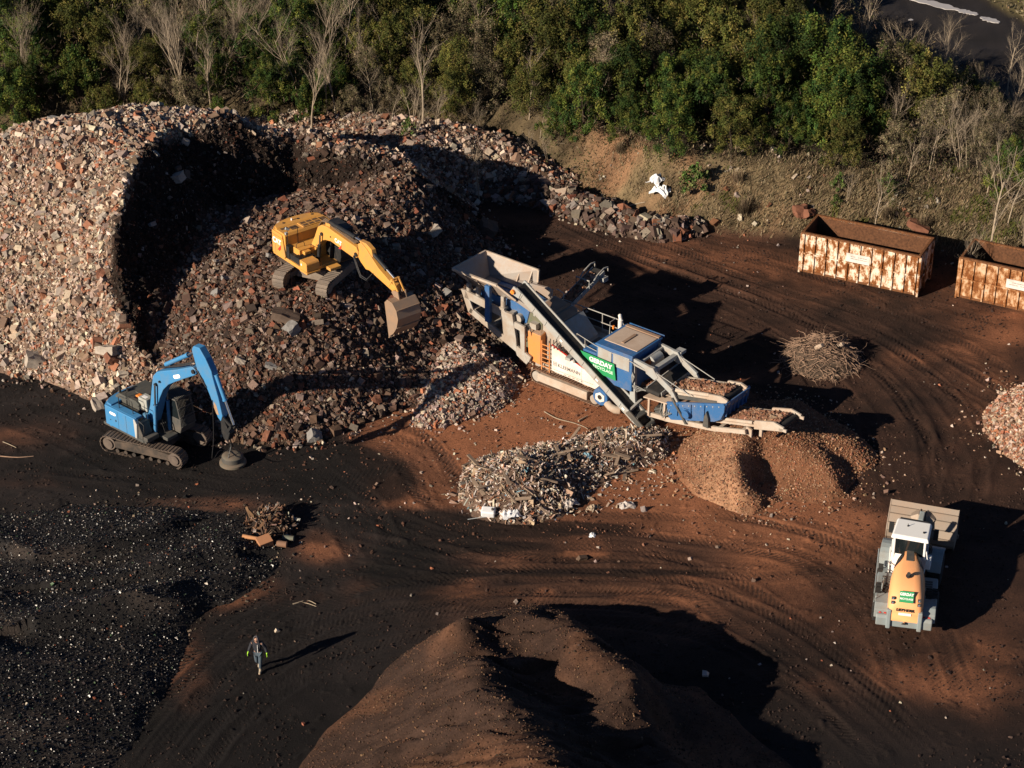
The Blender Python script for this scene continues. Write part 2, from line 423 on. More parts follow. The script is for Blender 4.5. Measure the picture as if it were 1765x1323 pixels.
# ---- reddish fines under the discharge belt
fines_foot = WP([(1160, 800), (1172, 760), (1215, 735), (1300, 690), (1370, 690), (1460, 735), (1512, 785), (1500, 810), (1465, 850), (1400, 872), (1320, 862), (1290, 890), (1240, 872), (1190, 850)])
tN = TPS(W([(1160, 800, 0.00), (1190, 850, 0.00), (1240, 868, 0.00), (1285, 888, 0.00), (1330, 858, 0.07), (1400, 868, 0.00), (1462, 848, 0.00), (1512, 788, 0.00), (1460, 732, 0.00), (1370, 690, 0.07), (1215, 735, 0.13),
            (1318, 745, 1.42), (1290, 760, 1.45), (1275, 790, 1.35), (1270, 830, .95), (1240, 790, 0.89), (1215, 800, 0.59), (1190, 790, 0.49), (1225, 835, 0.46), (1312, 790, .62), (1300, 830, .22), (1350, 790, .72), (1380, 830, 0.30),
            (1350, 745, 1.35), (1395, 770, 1.06), (1425, 800, .85), (1440, 830, .6), (1415, 835, 0.30), (1390, 735, 0.86), (1430, 750, 0.86), (1470, 770, 0.66), (1495, 790, 0.26), (1455, 795, 0.33), (1400, 715, 0.53)]), .01)
def z_fines(X, Y): return clip_poly(tN(X, Y) * .9 + fbm(X, Y, .9, 4, 36) * .10, X, Y, fines_foot, .75)
# ---- dark soil pile in the foreground
dark_foot = WP([(505, 1323), (555, 1255), (635, 1182), (735, 1098), (805, 1062), (860, 1072), (900, 1052), (950, 1046), (1015, 1092), (1065, 1135), (1120, 1165), (1205, 1180), (1300, 1258), (1375, 1323)]) + [(12.5, -33), (9, -42), (0, -46), (-8, -42), (-10.5, -34)]
dk = [(-9, -32), (-9, -38), (-1, -44.5), (9, -40), (12, -33)]
tD = TPS(W([(512, 1323, 0), (560, 1258, 0), (640, 1186, 0), (740, 1100, 0), (1205, 1184, 0), (1300, 1262, 0), (1370, 1323, 0), (1130, 1172, .1),
            (805, 1070, 3.1), (828, 1130, 3.7), (870, 1200, 4.3), (930, 1262, 4.7), (990, 1323, 4.9), (760, 1135, 2.2), (700, 1205, 1.9), (760, 1250, 3.2), (690, 1300, 2.4), (840, 1280, 4.2),
            (850, 1105, 2.3), (885, 1150, 2.55), (940, 1200, 2.75), (1005, 1260, 3.0), (1075, 1323, 3.1), (895, 1070, 2.5), (950, 1060, 2.9), (1000, 1094, 3.2), (1060, 1138, 3.2), (1106, 1168, 3.0), (1100, 1195, 3.0), (960, 1125, 2.6), (1040, 1180, 2.9),
            (1135, 1240, 1.5), (1210, 1270, .9), (1130, 1300, 2.2)]) + [(x, y, 0) for x, y in dk] + [(0, -36, 5.0), (2.5, -39, 3), (-4, -37, 3.4)] , .02)
def z_dark(X, Y):
    z = tD(X, Y) * .9
    wx = X + fbm(X, Y, 3.5, 3, 37) * 1.6; wy = Y + fbm(X, Y, 2.0, 3, 41) * .8
    fold = fbm(wx * .28 + wy * .5, wy * 1.15 - wx * .25, 1.25, 4, 43); gul = 1 - np.abs(fbm(wx * .5, wy * 1.3, 2.1, 3, 47))
    amp = sstep(.4, 2.2, z); z = z + amp * .10 * (1 - np.abs(fbm(wx * .7 + wy * .2, wy * .8 - wx * .5, 1.5, 2, 57)) * 2)
    z = z + amp * (fold * .36 - sstep(.80, 1.0, gul) * .22 + .14 * np.abs(fbm(wx * .4 + wy * .3, wy * 1.5, .8, 3, 49))) + fbm(X, Y, .6, 3, 38) * .035
    return clip_poly(z, X, Y, dark_foot, .75)
# ---- dark speckled gravel, lower left
cul_foot = [(-40, -12)] + WP([(-200, 885), (0, 885), (100, 872), (280, 868), (420, 888), (495, 942), (462, 985), (385, 1045), (300, 1185), (205, 1323)]) + [(-15.5, -35), (-22, -45), (-50, -45)]
tC = TPS(W([(200, 1323, 0), (300, 1182, 0), (382, 1045, 0), (460, 985, 0), (492, 945, 0), (420, 890, 0), (280, 870, 0), (100, 873, 0), (0, 886, .3), (108, 1035, 1.75), (200, 1013, 1.7), (300, 1001, 1.45), (400, 992, .95), (450, 981, .45),
            (110, 1003, 1.3), (250, 988, 1.12), (380, 968, .72), (60, 942, 1.35), (160, 924, 1.2), (280, 897, .8), (170, 945, 1.0), (290, 960, 1.15), (400, 940, .8), (50, 1100, 2.0), (0, 1200, 2.1), (100, 1250, 1.25), (200, 1120, 1.15), (270, 1100, .7), (250, 1180, .55), (0, 1323, 1.3), (-100, 1200, 2.6), (-100, 1000, 2.0), (330, 1060, .45), (150, 1080, 1.5)]) + [(-30, -40, 1), (-17, -35, 0)], .01)
CUL_RIM = W([(60, 1048, 1.9), (110, 1036, 1.85), (200, 1013, 1.8), (300, 1001, 1.55), (400, 991, 1.0), (470, 978, .35)])
CUL_RIM2 = W([(-40, 900, 1.2), (60, 938, 1.5), (160, 922, 1.4), (290, 893, .9)])
CUL_RIM3 = W([(90, 985, 1.4), (250, 962, 1.3), (400, 938, .9)])
def z_cullet(X, Y):
    z = tC(X, Y) * .62 + fbm(X, Y, 1.6, 4, 44) * .07
    for rim, a in ((CUL_RIM, .42), (CUL_RIM2, .22), (CUL_RIM3, .20)):
        d, run, side = seg_dist(X, Y, [(p[0], p[1]) for p in rim]); sdn = d * side
        z = z + a * np.where(sdn > 0, np.exp(-(d / .28) ** 2) - .75 * np.exp(-((d - 1.1) / .9) ** 2), np.exp(-(d / .9) ** 2))
    return clip_poly(z, X, Y, cul_foot, .3)
# ---- pinkish gravel at the right edge
rg_foot = [(22.3 + 4.6 + 4.6 * math.cos(a), -4.6 + 4.9 * math.sin(a)) for a in np.linspace(0, 2 * math.pi, 20)[:-1]]
def z_rgrav(X, Y):
    r = np.hypot(X - 26.9, (Y + 4.6) * .95)
    return clip_poly(3.1 - r * .68 - 1.2 * np.exp(-r * 1.4) + fbm(X, Y, 1.5, 4, 46) * .14, X, Y, rg_foot, .8)
# ---- brush / root heap, mixed waste, scrap
def dome(cx, cy, rx, ry, h, rot=0, seed=1):
    c, s = math.cos(R(rot)), math.sin(R(rot))
    def f(X, Y):
        u = ((X - cx) * c + (Y - cy) * s) / rx; v = (-(X - cx) * s + (Y - cy) * c) / ry
        r2 = u * u + v * v
        return h * (1 - r2) + fbm(X, Y, .8, 3, seed) * .12
    return f
z_root = dome(15.55, 2.4, 2.0, 2.1, .95, 20, 51)
deb_foot = WP([(788, 850), (800, 805), (840, 785), (900, 772), (970, 762), (1060, 738), (1130, 735), (1170, 745), (1150, 785), (1060, 825), (1000, 860), (960, 895), (890, 905), (820, 890)])
tB = TPS(W([(788, 850, 0), (800, 805, 0), (900, 772, 0), (1060, 738, 0), (1130, 733, .1), (1160, 770, 0), (1060, 825, 0), (960, 892, 0), (890, 903, 0), (820, 890, 0), (870, 815, 1.35), (900, 820, 1.4), (850, 850, .8), (930, 850, .8), (960, 800, .95), (1020, 790, .6), (1100, 765, .85), (1120, 760, .8), (990, 830, .45), (840, 820, 1.0), (880, 870, .6)]), .01)
def z_debris(X, Y): return clip_poly(tB(X, Y) + fbm(X, Y, .8, 3, 52) * .12, X, Y, deb_foot, .8)
z_scrap = dome(-10.6, -12.5, 1.15, 1.35, .55, 0, 53)
PILES = [z_rubble, z_berm, z_light, z_fines, z_dark, z_cullet, z_rgrav, z_root, z_debris, z_scrap]
def zat(x, y):
    X = np.array([float(x)]); Y = np.array([float(y)])
    return float(max([h_ground(X, Y)[0]] + [f(X, Y)[0] for f in PILES]))
def zat_np(X, Y):
    z = h_ground(X, Y)
    for f in PILES: z = np.maximum(z, f(X, Y))
    return z
def on_site(x, y, it=14, h0=0.0, extra=0.0):
    """the site point seen at a photo position (walks down the sight line)"""
    h = h0
    for _ in range(it):
        X, Y = gp(x, y, h); h = .5 * h + .5 * (zat(X, Y) + extra)
    X, Y = gp(x, y, h); return X, Y, zat(X, Y)

# ================================================================== GROUND MESH
def build_ground():
    def ax(a, b, s): return np.arange(a, b, s)
    xs = np.concatenate([[-3000, -1200, -500, -250, -140, -90], ax(-70, -34, 2.0), ax(-34, -25, .25), ax(-25, 25, .065), ax(25, 34, .25), ax(34, 70, 2.0), [90, 140, 250, 500, 1200, 3000]])
    ys = np.concatenate([[-1500, -600, -250, -140, -90, -60], ax(-48, -29, 1.0), ax(-29, 18, .065), ax(18, 30, .2), ax(30, 64, 1.0), [70, 80, 100, 140, 250, 500, 1200, 4000]])
    X, Y = np.meshgrid(xs, ys)
    Z = h_ground(X, Y); dz, dark = track_fields(X, Y)
    Z = Z + dz
    # small clods on the yard
    Z = Z + np.maximum(0, fbm(X, Y, .35, 2, 8) - .45) * .12 * sstep(-60, -30, Y)
    far = sstep(60, 200, np.hypot(X, Y - 10)); Z = Z * (1 - far) + np.where(Y > 20, 3.2, 0) * far
    x, y = px_of(X, Y, 0 * X)
    def blob(cx, cy, rx, ry, s=0): return np.exp(-(((x - cx) / rx) ** 2 + ((y - cy) / ry) ** 2) ** 1.3)
    n1 = fbm(X, Y, 5, 5, 101); n2 = fbm(X, Y, 1.2, 4, 102); n3 = fbm(X * .5 + Y * .3, Y, 2.2, 4, 104)
    # dry reddish soil where it lies, damp black-brown elsewhere
    dry = np.zeros(X.shape)
    for cx, cy, rx, ry, a in [(980, 745, 330, 125, 1.15), (1280, 900, 220, 80, .95), (720, 770, 110, 60, .55), (700, 850, 70, 35, .7), (1220, 440, 200, 35, .5), (1480, 500, 220, 45, .36), (1720, 570, 120, 45, .42),
                              (1450, 1150, 200, 70, .16), (1060, 955, 190, 9, .55), (960, 960, 330, 60, .42), (980, 1012, 340, 22, .4), (860, 1030, 420, 16, .25), (60, 755, 170, 40, .40), (350, 868, 140, 18, .50), (90, 830, 160, 18, .28), (640, 1000, 60, 24, .25), (560, 940, 60, 30, .42), (400, 1015, 80, 45, .42), (330, 1150, 40, 90, .25), (1640, 760, 100, 50, .3),
                              (1400, 930, 120, 60, .5), (1350, 470, 330, 22, .28), (1560, 610, 120, 26, .3), (1700, 680, 60, 60, .3), (1320, 1050, 200, 50, .26), (1590, 1130, 150, 60, .2), (1560, 1180, 200, 50, .16), (1720, 1180, 100, 120, .2), (300, 1150, 60, 80, .26), (1620, 650, 160, 60, .22), (900, 1060, 500, 30, .12), (860, 380, 120, 30, .18), (1180, 800, 120, 60, .9), (1150, 1080, 200, 40, .15), (1215, 895, 45, 18, .5)]:
        dry = dry + a * blob(cx, cy, rx, ry)
    n4 = fbm(X * .35 + Y * .2, Y - X * .15, 1.1, 4, 106)
    dry = dry + (n1 * .30 + n2 * .16 + n4 * .18) * sstep(.02, .3, dry)
    dry = np.clip(.75 * dry * sstep(.0, .5, dry) + .32 * sstep(.35, .75, dry), 0, 1.15)
    dry = dry * (1 - np.clip(dark * 1.1, 0, .95))
    # oil-black working area round the magnet, the crusher's shadow painted dark, and other damp patches
    oil_shade = np.clip(blob(420, 800, 260, 45) + blob(250, 800, 130, 50) + .8 * blob(700, 985, 110, 50) + .7 * blob(620, 840, 110, 40) + .5 * blob(300, 830, 250, 30) + blob(930, 912, 190, 15) + blob(720, 902, 120, 22) + .9 * blob(1010, 988, 250, 9) + .8 * blob(820, 942, 170, 11) + .8 * blob(1250, 600, 150, 40) + .7 * blob(560, 800, 90, 40), 0, 1)
    oil_shade = sstep(.30, .62, oil_shade + n1 * .28 + n2 * .08)
    dry = np.clip(dry * (1 - oil_shade * .92), 0, 1)[..., None]
    kx = sstep(620, 1000, x + n1 * 90)[..., None] * sstep(1330, 1020, y - .12 * (x - 1200))[..., None]; damp_shade = np.array([.0165, .0125, .0115]) * (1 - kx) + np.array([.039, .0185, .0115]) * kx; damp_shade = damp_shade * (1 - .40 * (sstep(850, 500, x) * sstep(900, 1050, y))[..., None]) * (1 - .35 * (sstep(1120, 1260, y))[..., None]) * (1 - .45 * np.exp(-(((x - 1260) / 190) ** 2 + ((y - 1170) / 90) ** 2) ** 1.5)[..., None]); red = np.array([.262, .104, .050])  # soil right of the dark pile painted darker to soften its shadow edge
    c = damp_shade * (1 + .55 * n2[..., None] + .45 * n1[..., None] + .5 * n4[..., None]) * (1 - .55 * oil_shade[..., None])
    c = c * (1 - dry) + red * (1 + .22 * n2[..., None]) * dry
    # bank: ochre earth under thin grass
    f = np.interp(X, FX, FY); t = np.clip((Y - f) / 4.6, 0, 1); on = sstep(.02, .3, t)[..., None]
    n5 = fbm(X, Y, .5, 3, 108)[..., None]; earth = np.array([.165, .092, .050]) * (1 + .5 * n2[..., None] + .5 * n5); gr = np.array([.125, .092, .050]) * (1 + .4 * n2[..., None] + .6 * n5)
    q = sstep(-.25, .35, fbm(X, Y, 2.6, 4, 110) + (X - 9.5) * .06)[..., None]
    q = np.maximum(q, sstep(6, 2.5, X)[..., None]); bank = earth * (1 - q) + gr * q * (1 - .4 * sstep(6, 2, X)[..., None])
    c = c * (1 - on) + bank * on
    # wood floor, track and meadow beyond
    fl = sstep(.8, 1.1, (Y - f) / 4.6)[..., None]
    c = c * (1 - fl) + np.array([.03, .022, .014]) * (1 + .5 * n2[..., None]) * fl
    d, run, side = seg_dist(X, Y, ROAD)
    rd = sstep(4.6, 3.9, d + n2 * .5)[..., None]
    c = c * (1 - rd) + np.array([.017, .014, .014]) * (1 + .5 * n3[..., None] + .25 * n2[..., None]) * rd
    mead = (sstep(4.2, 5.0, d + n2 * .4) * (side < 0) * (Y > 30))[..., None]
    c = c * (1 - mead) + (np.array([.13, .105, .045]) * (1 + .7 * n2[..., None])) * mead
    c = np.clip(c, .002, 1)
    ny, nx = X.shape
    idx = np.arange(nx * ny).reshape(ny, nx)
    F = np.stack([idx[:-1, :-1], idx[:-1, 1:], idx[1:, 1:], idx[1:, :-1]], -1).reshape(-1, 4)
    V = np.stack([X, Y, Z], -1).reshape(-1, 3)
    me = np_mesh('ground', V, F, c.reshape(-1, 3), True)
    o = mesh_obj('ground', me, attr_mat('soil', .92, 11, .55, .05, .25, bscale=16)); tag(o, kind='structure')
    return o
ROAD = smooth_line([gp(x, y, 3.2) for x, y in [(1300, -110), (1420, -60), (1560, -5), (1680, 62), (1780, 118), (1900, 190)]], 5)
build_ground()

def pile_mesh(name, f, x0, x1, y0, y1, res, colf, m, sink=.12):
    xs = np.arange(x0, x1, res); ys = np.arange(y0, y1, res); X, Y = np.meshgrid(xs, ys)
    Z = f(X, Y); G = h_ground(X, Y)
    c = colf(X, Y, Z)
    ny, nx = X.shape; idx = np.arange(nx * ny).reshape(ny, nx)
    F = np.stack([idx[:-1, :-1], idx[:-1, 1:], idx[1:, 1:], idx[1:, :-1]], -1).reshape(-1, 4)
    ok = ((Z > G - sink).ravel())[F].all(1); F = F[ok]
    used = np.unique(F); remap = np.full(nx * ny, -1); remap[used] = np.arange(len(used))
    V = np.stack([X, Y, np.maximum(Z, G - .6)], -1).reshape(-1, 3)[used]
    me = np_mesh(name, V, remap[F], c.reshape(-1, 3)[used], True)
    return mesh_obj(name, me, m)

# ================================================================== STONES
BOX = np.array([(x, y, z) for x in (-.5, .5) for y in (-.5, .5) for z in (-.5, .5)])
BOXF = np.array([(0, 1, 3, 2), (4, 6, 7, 5), (0, 4, 5, 1), (2, 3, 7, 6), (0, 2, 6, 4), (1, 5, 7, 3)])
def rot_mats(n, flat=0.0):
    q = rng.normal(size=(n, 4)); 
    if flat: q[:, 1:3] *= (1 - flat)
    q /= np.linalg.norm(q, axis=1)[:, None]; w_, x, y, z = q.T
    return np.stack([np.stack([1 - 2 * (y * y + z * z), 2 * (x * y - z * w_), 2 * (x * z + y * w_)], -1),
                     np.stack([2 * (x * y + z * w_), 1 - 2 * (x * x + z * z), 2 * (y * z - x * w_)], -1),
                     np.stack([2 * (x * z - y * w_), 2 * (y * z + x * w_), 1 - 2 * (x * x + y * y)], -1)], 1)
def stones(name, P, size, cols, m, parent=None, asp=(.5, 1.0), jit=.19, flat=0.0, dims=None):
    n = len(P)
    t = BOX[None] + rng.uniform(-jit, jit, (n, 8, 3))
    if dims is None:
        dims = rng.uniform(asp[0], asp[1], (n, 3)); dims[:, 0] = rng.uniform(.9, 1.35, n)
    v = t * dims[:, None, :] * np.asarray(size)[:, None, None]
    v = np.einsum('nij,nkj->nki', rot_mats(n, flat), v) + np.asarray(P)[:, None, :]
    F = BOXF[None] + (np.arange(n) * 8)[:, None, None]
    me = np_mesh(name, v.reshape(-1, 3), F.reshape(-1, 4), np.repeat(cols, 8, axis=0))
    return mesh_obj(name, me, m, parent)
def scatter(f, n, x0, x1, y0, y1, minh=.03, dens=None, seed=0):
    r = np.random.default_rng(seed)
    X = r.uniform(x0, x1, n); Y = r.uniform(y0, y1, n); Z = f(X, Y); G = h_ground(X, Y)
    k = (Z > G + minh)
    px, py = px_of(X, Y, Z); k &= (px > -80) & (px < 1845) & (py > -60) & (py < 1400)
    if dens is not None: k &= r.uniform(0, 1, n) < dens(X, Y)
    return np.stack([X, Y, Z], -1)[k]
def spill(name, f, n, x0, x1, y0, y1, reach, med, sig, pal, m, parent, seed):
    """stray pieces rolled out past the foot of a heap"""
    r = np.random.default_rng(seed); X = r.uniform(x0, x1, n); Y = r.uniform(y0, y1, n); G = h_ground(X, Y); d = G - f(X, Y)
    k = (d > -.05) & (d < reach) & (r.uniform(0, 1, n) < np.exp(-np.maximum(d, 0) / reach * 3.2)) & (r.uniform(0, 1, n) < .55 + fbm(X, Y, 1.5, 3, seed + 500))
    X, Y, G = X[k], Y[k], G[k]; s_ = np.clip(np.exp(r.normal(med, sig, len(X))), .025, .4)
    tag(stones(name, np.stack([X, Y, G + s_ * .15], -1), s_, pick(len(X), pal, seed + 1), m, parent), kind='stuff')
def pick(n, pal, seed=0):
    r = np.random.default_rng(seed)
    wts = np.array([p[0] for p in pal]); c = np.array([p[1] for p in pal])
    i = r.choice(len(pal), n, p=wts / wts.sum())
    return np.clip(c[i] * r.uniform(.65, 1.3, (n, 1)) * r.uniform(.93, 1.07, (n, 3)), .003, .8)
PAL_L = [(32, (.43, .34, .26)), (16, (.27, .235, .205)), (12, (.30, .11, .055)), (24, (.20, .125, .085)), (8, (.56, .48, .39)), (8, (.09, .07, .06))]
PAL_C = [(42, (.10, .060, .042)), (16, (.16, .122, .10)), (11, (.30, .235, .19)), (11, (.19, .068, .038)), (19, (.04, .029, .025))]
STONE = attr_mat('rubble_stone', .9, 9, .3, .012, .2)
HEAPM = attr_mat('heap_soil', .95, 5, .5, .05, .15, bscale=9)
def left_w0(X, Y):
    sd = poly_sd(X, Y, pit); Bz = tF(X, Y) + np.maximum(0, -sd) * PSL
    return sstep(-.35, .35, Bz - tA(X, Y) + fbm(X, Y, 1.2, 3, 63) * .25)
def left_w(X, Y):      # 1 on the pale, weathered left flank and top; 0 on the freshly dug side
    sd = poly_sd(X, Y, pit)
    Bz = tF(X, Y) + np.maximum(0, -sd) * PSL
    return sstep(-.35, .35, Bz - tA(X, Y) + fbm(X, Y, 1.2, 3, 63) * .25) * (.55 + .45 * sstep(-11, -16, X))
def wall_shade_w(X, Y):  # dug wall of damp fines, colour darkened further to stand in for shade
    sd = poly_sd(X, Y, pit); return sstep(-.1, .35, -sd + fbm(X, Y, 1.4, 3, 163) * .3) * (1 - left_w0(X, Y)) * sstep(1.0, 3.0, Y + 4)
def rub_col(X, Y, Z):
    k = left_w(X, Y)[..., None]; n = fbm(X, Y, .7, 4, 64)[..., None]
    w_ = wall_shade_w(X, Y)[..., None]
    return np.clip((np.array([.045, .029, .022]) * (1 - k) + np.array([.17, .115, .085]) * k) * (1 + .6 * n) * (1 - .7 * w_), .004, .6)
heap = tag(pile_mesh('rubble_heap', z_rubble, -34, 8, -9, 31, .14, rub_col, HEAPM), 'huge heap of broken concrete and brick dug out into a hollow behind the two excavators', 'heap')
P = scatter(z_rubble, 320000, -34, 8, -8, 31, .05, seed=5)
kk = left_w(P[:, 0], P[:, 1]); rr = np.random.default_rng(6)
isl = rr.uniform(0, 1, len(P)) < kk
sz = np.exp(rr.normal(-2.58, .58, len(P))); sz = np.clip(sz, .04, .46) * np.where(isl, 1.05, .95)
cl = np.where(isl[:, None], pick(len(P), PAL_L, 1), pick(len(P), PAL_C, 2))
ww = wall_shade_w(P[:, 0], P[:, 1]); cl = cl * (1 - .72 * ww * (rr.uniform(0, 1, len(P)) < .93))[:, None]; sz = sz * (1 - .3 * ww)
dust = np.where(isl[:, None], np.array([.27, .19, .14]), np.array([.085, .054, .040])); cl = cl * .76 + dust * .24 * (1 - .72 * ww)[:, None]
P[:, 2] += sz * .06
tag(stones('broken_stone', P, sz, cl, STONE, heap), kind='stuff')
P = scatter(z_rubble, 2600, -34, 8, -8, 31, .3, seed=25); q_ = np.random.default_rng(26); n_ = len(P); P[:, 2] += .05
dm_ = np.where(q_.uniform(0, 1, n_)[:, None] < .5, np.stack([q_.uniform(1.0, 1.6, n_), q_.uniform(.1, .2, n_), q_.uniform(.06, .14, n_)], -1), np.stack([q_.uniform(.8, 1.3, n_), q_.uniform(.6, .9, n_), q_.uniform(.12, .22, n_)], -1))
tag(stones('slabs_and_timber', P, np.exp(q_.normal(-1.75, .4, n_)) * .8, pick(n_, [(40, (.34, .27, .21)), (25, (.22, .19, .17)), (20, (.16, .10, .07)), (15, (.27, .10, .055))], 27), STONE, heap, jit=.1, dims=dm_), kind='stuff')
# big individual lumps on the heap
def lump_proto(seed, dims):
    r = np.random.default_rng(seed)
    import bmesh
    bm = bmesh.new(); bmesh.ops.create_cube(bm, size=1)
    bmesh.ops.subdivide_edges(bm, edges=bm.edges[:], cuts=2, use_grid_fill=True)
    for v in bm.verts:
        v.co = Vector([v.co[i] * dims[i] for i in range(3)])
        v.co += Vector(r.uniform(-.07, .07, 3)) * min(dims)
        if v.co.x > dims[0] * .3: v.co.z *= .75; v.co.y *= .85
    me = bpy.data.meshes.new('lump'); bm.to_mesh(me); bm.free(); return me
def single_mat(name, col):
    if name in MATS: return MATS[name]
    return mat(name, col, .9, 0, tuple(.55 * c for c in col), .5, 3, .03, .2)
LUMP = {'pale': single_mat('pale_concrete', (.36, .31, .26)), 'grey': single_mat('grey_concrete', (.22, .21, .2)), 'brick': single_mat('brick_masonry', (.20, .088, .055)), 'dark': single_mat('dirty_concrete', (.12, .085, .065))}
protos = {}
for kname in LUMP:
    for s in range(3):
        me = lump_proto(100 + s + len(kname) * 7, [(1, .8, .6), (1.2, .65, .45), (.9, .85, .75)][s]); me.materials.append(LUMP[kname]); protos[kname, s] = me
def lump(kname, s, X, Y, Z, size, label, group, r):
    nm = 'brick_lump' if kname == 'brick' else 'concrete_lump'
    o = bpy.data.objects.new(nm, protos[kname, s]); COL.objects.link(o)
    o.location = (X, Y, Z + size * .18); o.scale = (size,) * 3
    o.rotation_euler = tuple(r.uniform(-.6, .6, 2)) + (r.uniform(0, 6.28),)
    return tag(o, label, 'rubble', group)
KL = {'pale': 'pale beige concrete lump', 'grey': 'grey concrete lump', 'brick': 'orange red brick lump', 'dark': 'dirty brown concrete lump'}
def region(X, Y):
    if poly_sd(np.array([X]), np.array([Y]), pit)[0] < -.3:
        return 'on the sunlit left flank of the heap' if X < -17 else 'on the crest behind the dug hollow'
    if Y > 6: return 'on the dug floor behind the yellow excavator'
    if X < -9: return 'on the brown slope between the two excavators'
    return 'on the brown slope below the yellow excavator bucket'
r = np.random.default_rng(77)
cand = scatter(z_rubble, 900, -31, 2, -6, 25, .3, seed=78)[:75]
for X, Y, Z in cand:
    wl = left_w(np.array([X]), np.array([Y]))[0] > .5
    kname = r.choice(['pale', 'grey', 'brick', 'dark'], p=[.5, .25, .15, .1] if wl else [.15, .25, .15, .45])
    rg = region(X, Y)
    if math.hypot(X + 9.7, Y - 4.5) < 2.6 or math.hypot(X + 16.6, Y + 5.9) < 3.2 : continue
    lump(kname, int(r.integers(3)), X, Y, Z, float(r.uniform(.32, .52)), KL[kname] + ' ' + rg, KL[kname] + 's ' + rg, r)
for x, y, kname, s, size, lab in [(840, 402, 'dark', 2, 1.15, 'large brown boulder standing on dark dirt behind the crusher hopper'),
                                  (748, 403, 'pale', 0, .75, 'pale grey block lying alone in the shaded rubble right of the yellow excavator'),
                                  (492, 552, 'dark', 1, 1.1, 'largest brown slab standing on the slope just below the yellow excavator tracks'),
                                  (504, 570, 'grey', 2, .7, 'grey boulder leaning beside the brown slab below the yellow excavator'),
                                  (62, 625, 'pale', 0, .95, 'big pale block at the lower left foot of the rubble heap'),
                                  (168, 702, 'pale', 1, .7, 'pale stone on the dirt behind the blue excavator tail'),
                                  (185, 608, 'pale', 1, .95, 'squared pale concrete block above the blue excavator'),
                                  (195, 622, 'brick', 0, .75, 'orange brick lump just below the squared pale block above the blue excavator'),
                                  (305, 310, 'pale', 0, .75, 'lone pale slab catching the sun on the shaded pit wall'),
                                  (543, 755, 'grey', 2, .62, 'grey boulder at the front foot of the brown slope'),
                                  (460, 755, 'brick', 1, .5, 'orange masonry pieces at the foot of the slope right of the magnet'),
                                  (40, 200, 'brick', 0, .6, 'orange block at the top left end of the rubble heap by the bushes'),
                                  (1378, 366, 'brick', 2, .8, 'left one of two reddish rocks on the bank behind the container'),
                                  (1390, 372, 'brick', 0, .8, 'right one of two reddish rocks on the bank behind the container'),
                                  (1582, 395, 'brick', 1, 1.0, 'reddish boulder in shade on the bank above the right end of the container')]:
    X, Y, Z = on_site(x, y, h0=2.5)
    lump(kname, s, X, Y, Z, size, lab, None, r)

berm = tag(pile_mesh('rubble_ridge', z_berm, -5, 13, 12, 27, .14, lambda X, Y, Z: np.array([.06, .04, .03]) * (1 + .5 * fbm(X, Y, .7, 3, 65)[..., None]), HEAPM), 'low ridge of coarse rubble along the foot of the earth bank', 'heap')
P = scatter(z_berm, 15000, -5, 13, 12, 27, .05, seed=8); sz = np.clip(np.exp(np.random.default_rng(9).normal(-1.75, .5, len(P))), .08, .6); P[:, 2] += sz * .15
tag(stones('broken_stone', P, sz, pick(len(P), [(24, (.27, .215, .17)), (16, (.16, .135, .118)), (12, (.18, .075, .045)), (48, (.075, .05, .04))], 3), STONE, berm), kind='stuff')

lite = tag(pile_mesh('pale_rubble_pile', z_light, -7, 2, -6, 6, .1, lambda X, Y, Z: np.array([.23, .165, .13]) * (1 + .5 * fbm(X, Y, .4, 3, 66)[..., None]), HEAPM), 'small pile of pale pinkish crushed rubble left of the crusher tracks', 'pile')
P = scatter(z_light, 26000, -7, 2, -6, 6, .02, seed=10); sz = np.clip(np.exp(np.random.default_rng(11).normal(-2.5, .42, len(P))), .04, .26); P[:, 2] += sz * .15
tag(stones('broken_stone', P, sz, pick(len(P), [(40, (.40, .32, .26)), (20, (.27, .22, .19)), (15, (.28, .11, .06)), (25, (.17, .105, .08))], 4), STONE, lite), kind='stuff')

def fines_col(X, Y, Z):
    n = fbm(X, Y, .5, 4, 67)[..., None]
    k = sstep(.2, 1.0, np.exp(-((X - 9.4) / 1.6) ** 2))[..., None]  # paler colour paints the sunlit look of the left flank
    return np.clip((np.array([.175, .080, .043]) * (1 - k) + np.array([.30, .165, .095]) * k) * (1 + .45 * n), .01, .6)
fin = tag(pile_mesh('fines_pile', z_fines, 6, 18, -13, -1, .07, fines_col, attr_mat('fines', .95, 9, .4, .035, .15, bscale=14)), 'reddish brown pile of crushed fines with scooped faces under the crusher discharge belt', 'pile')
P = scatter(z_fines, 36000, 6, 18, -13, -1, .02, seed=12); sz = np.clip(np.exp(np.random.default_rng(13).normal(-3.4, .42, len(P))), .022, .11); P[:, 2] += sz * .15
tag(stones('gravel', P, sz, pick(len(P), [(50, (.235, .118, .066)), (20, (.34, .215, .135)), (12, (.25, .095, .05)), (18, (.13, .068, .042))], 5), STONE, fin), kind='stuff')

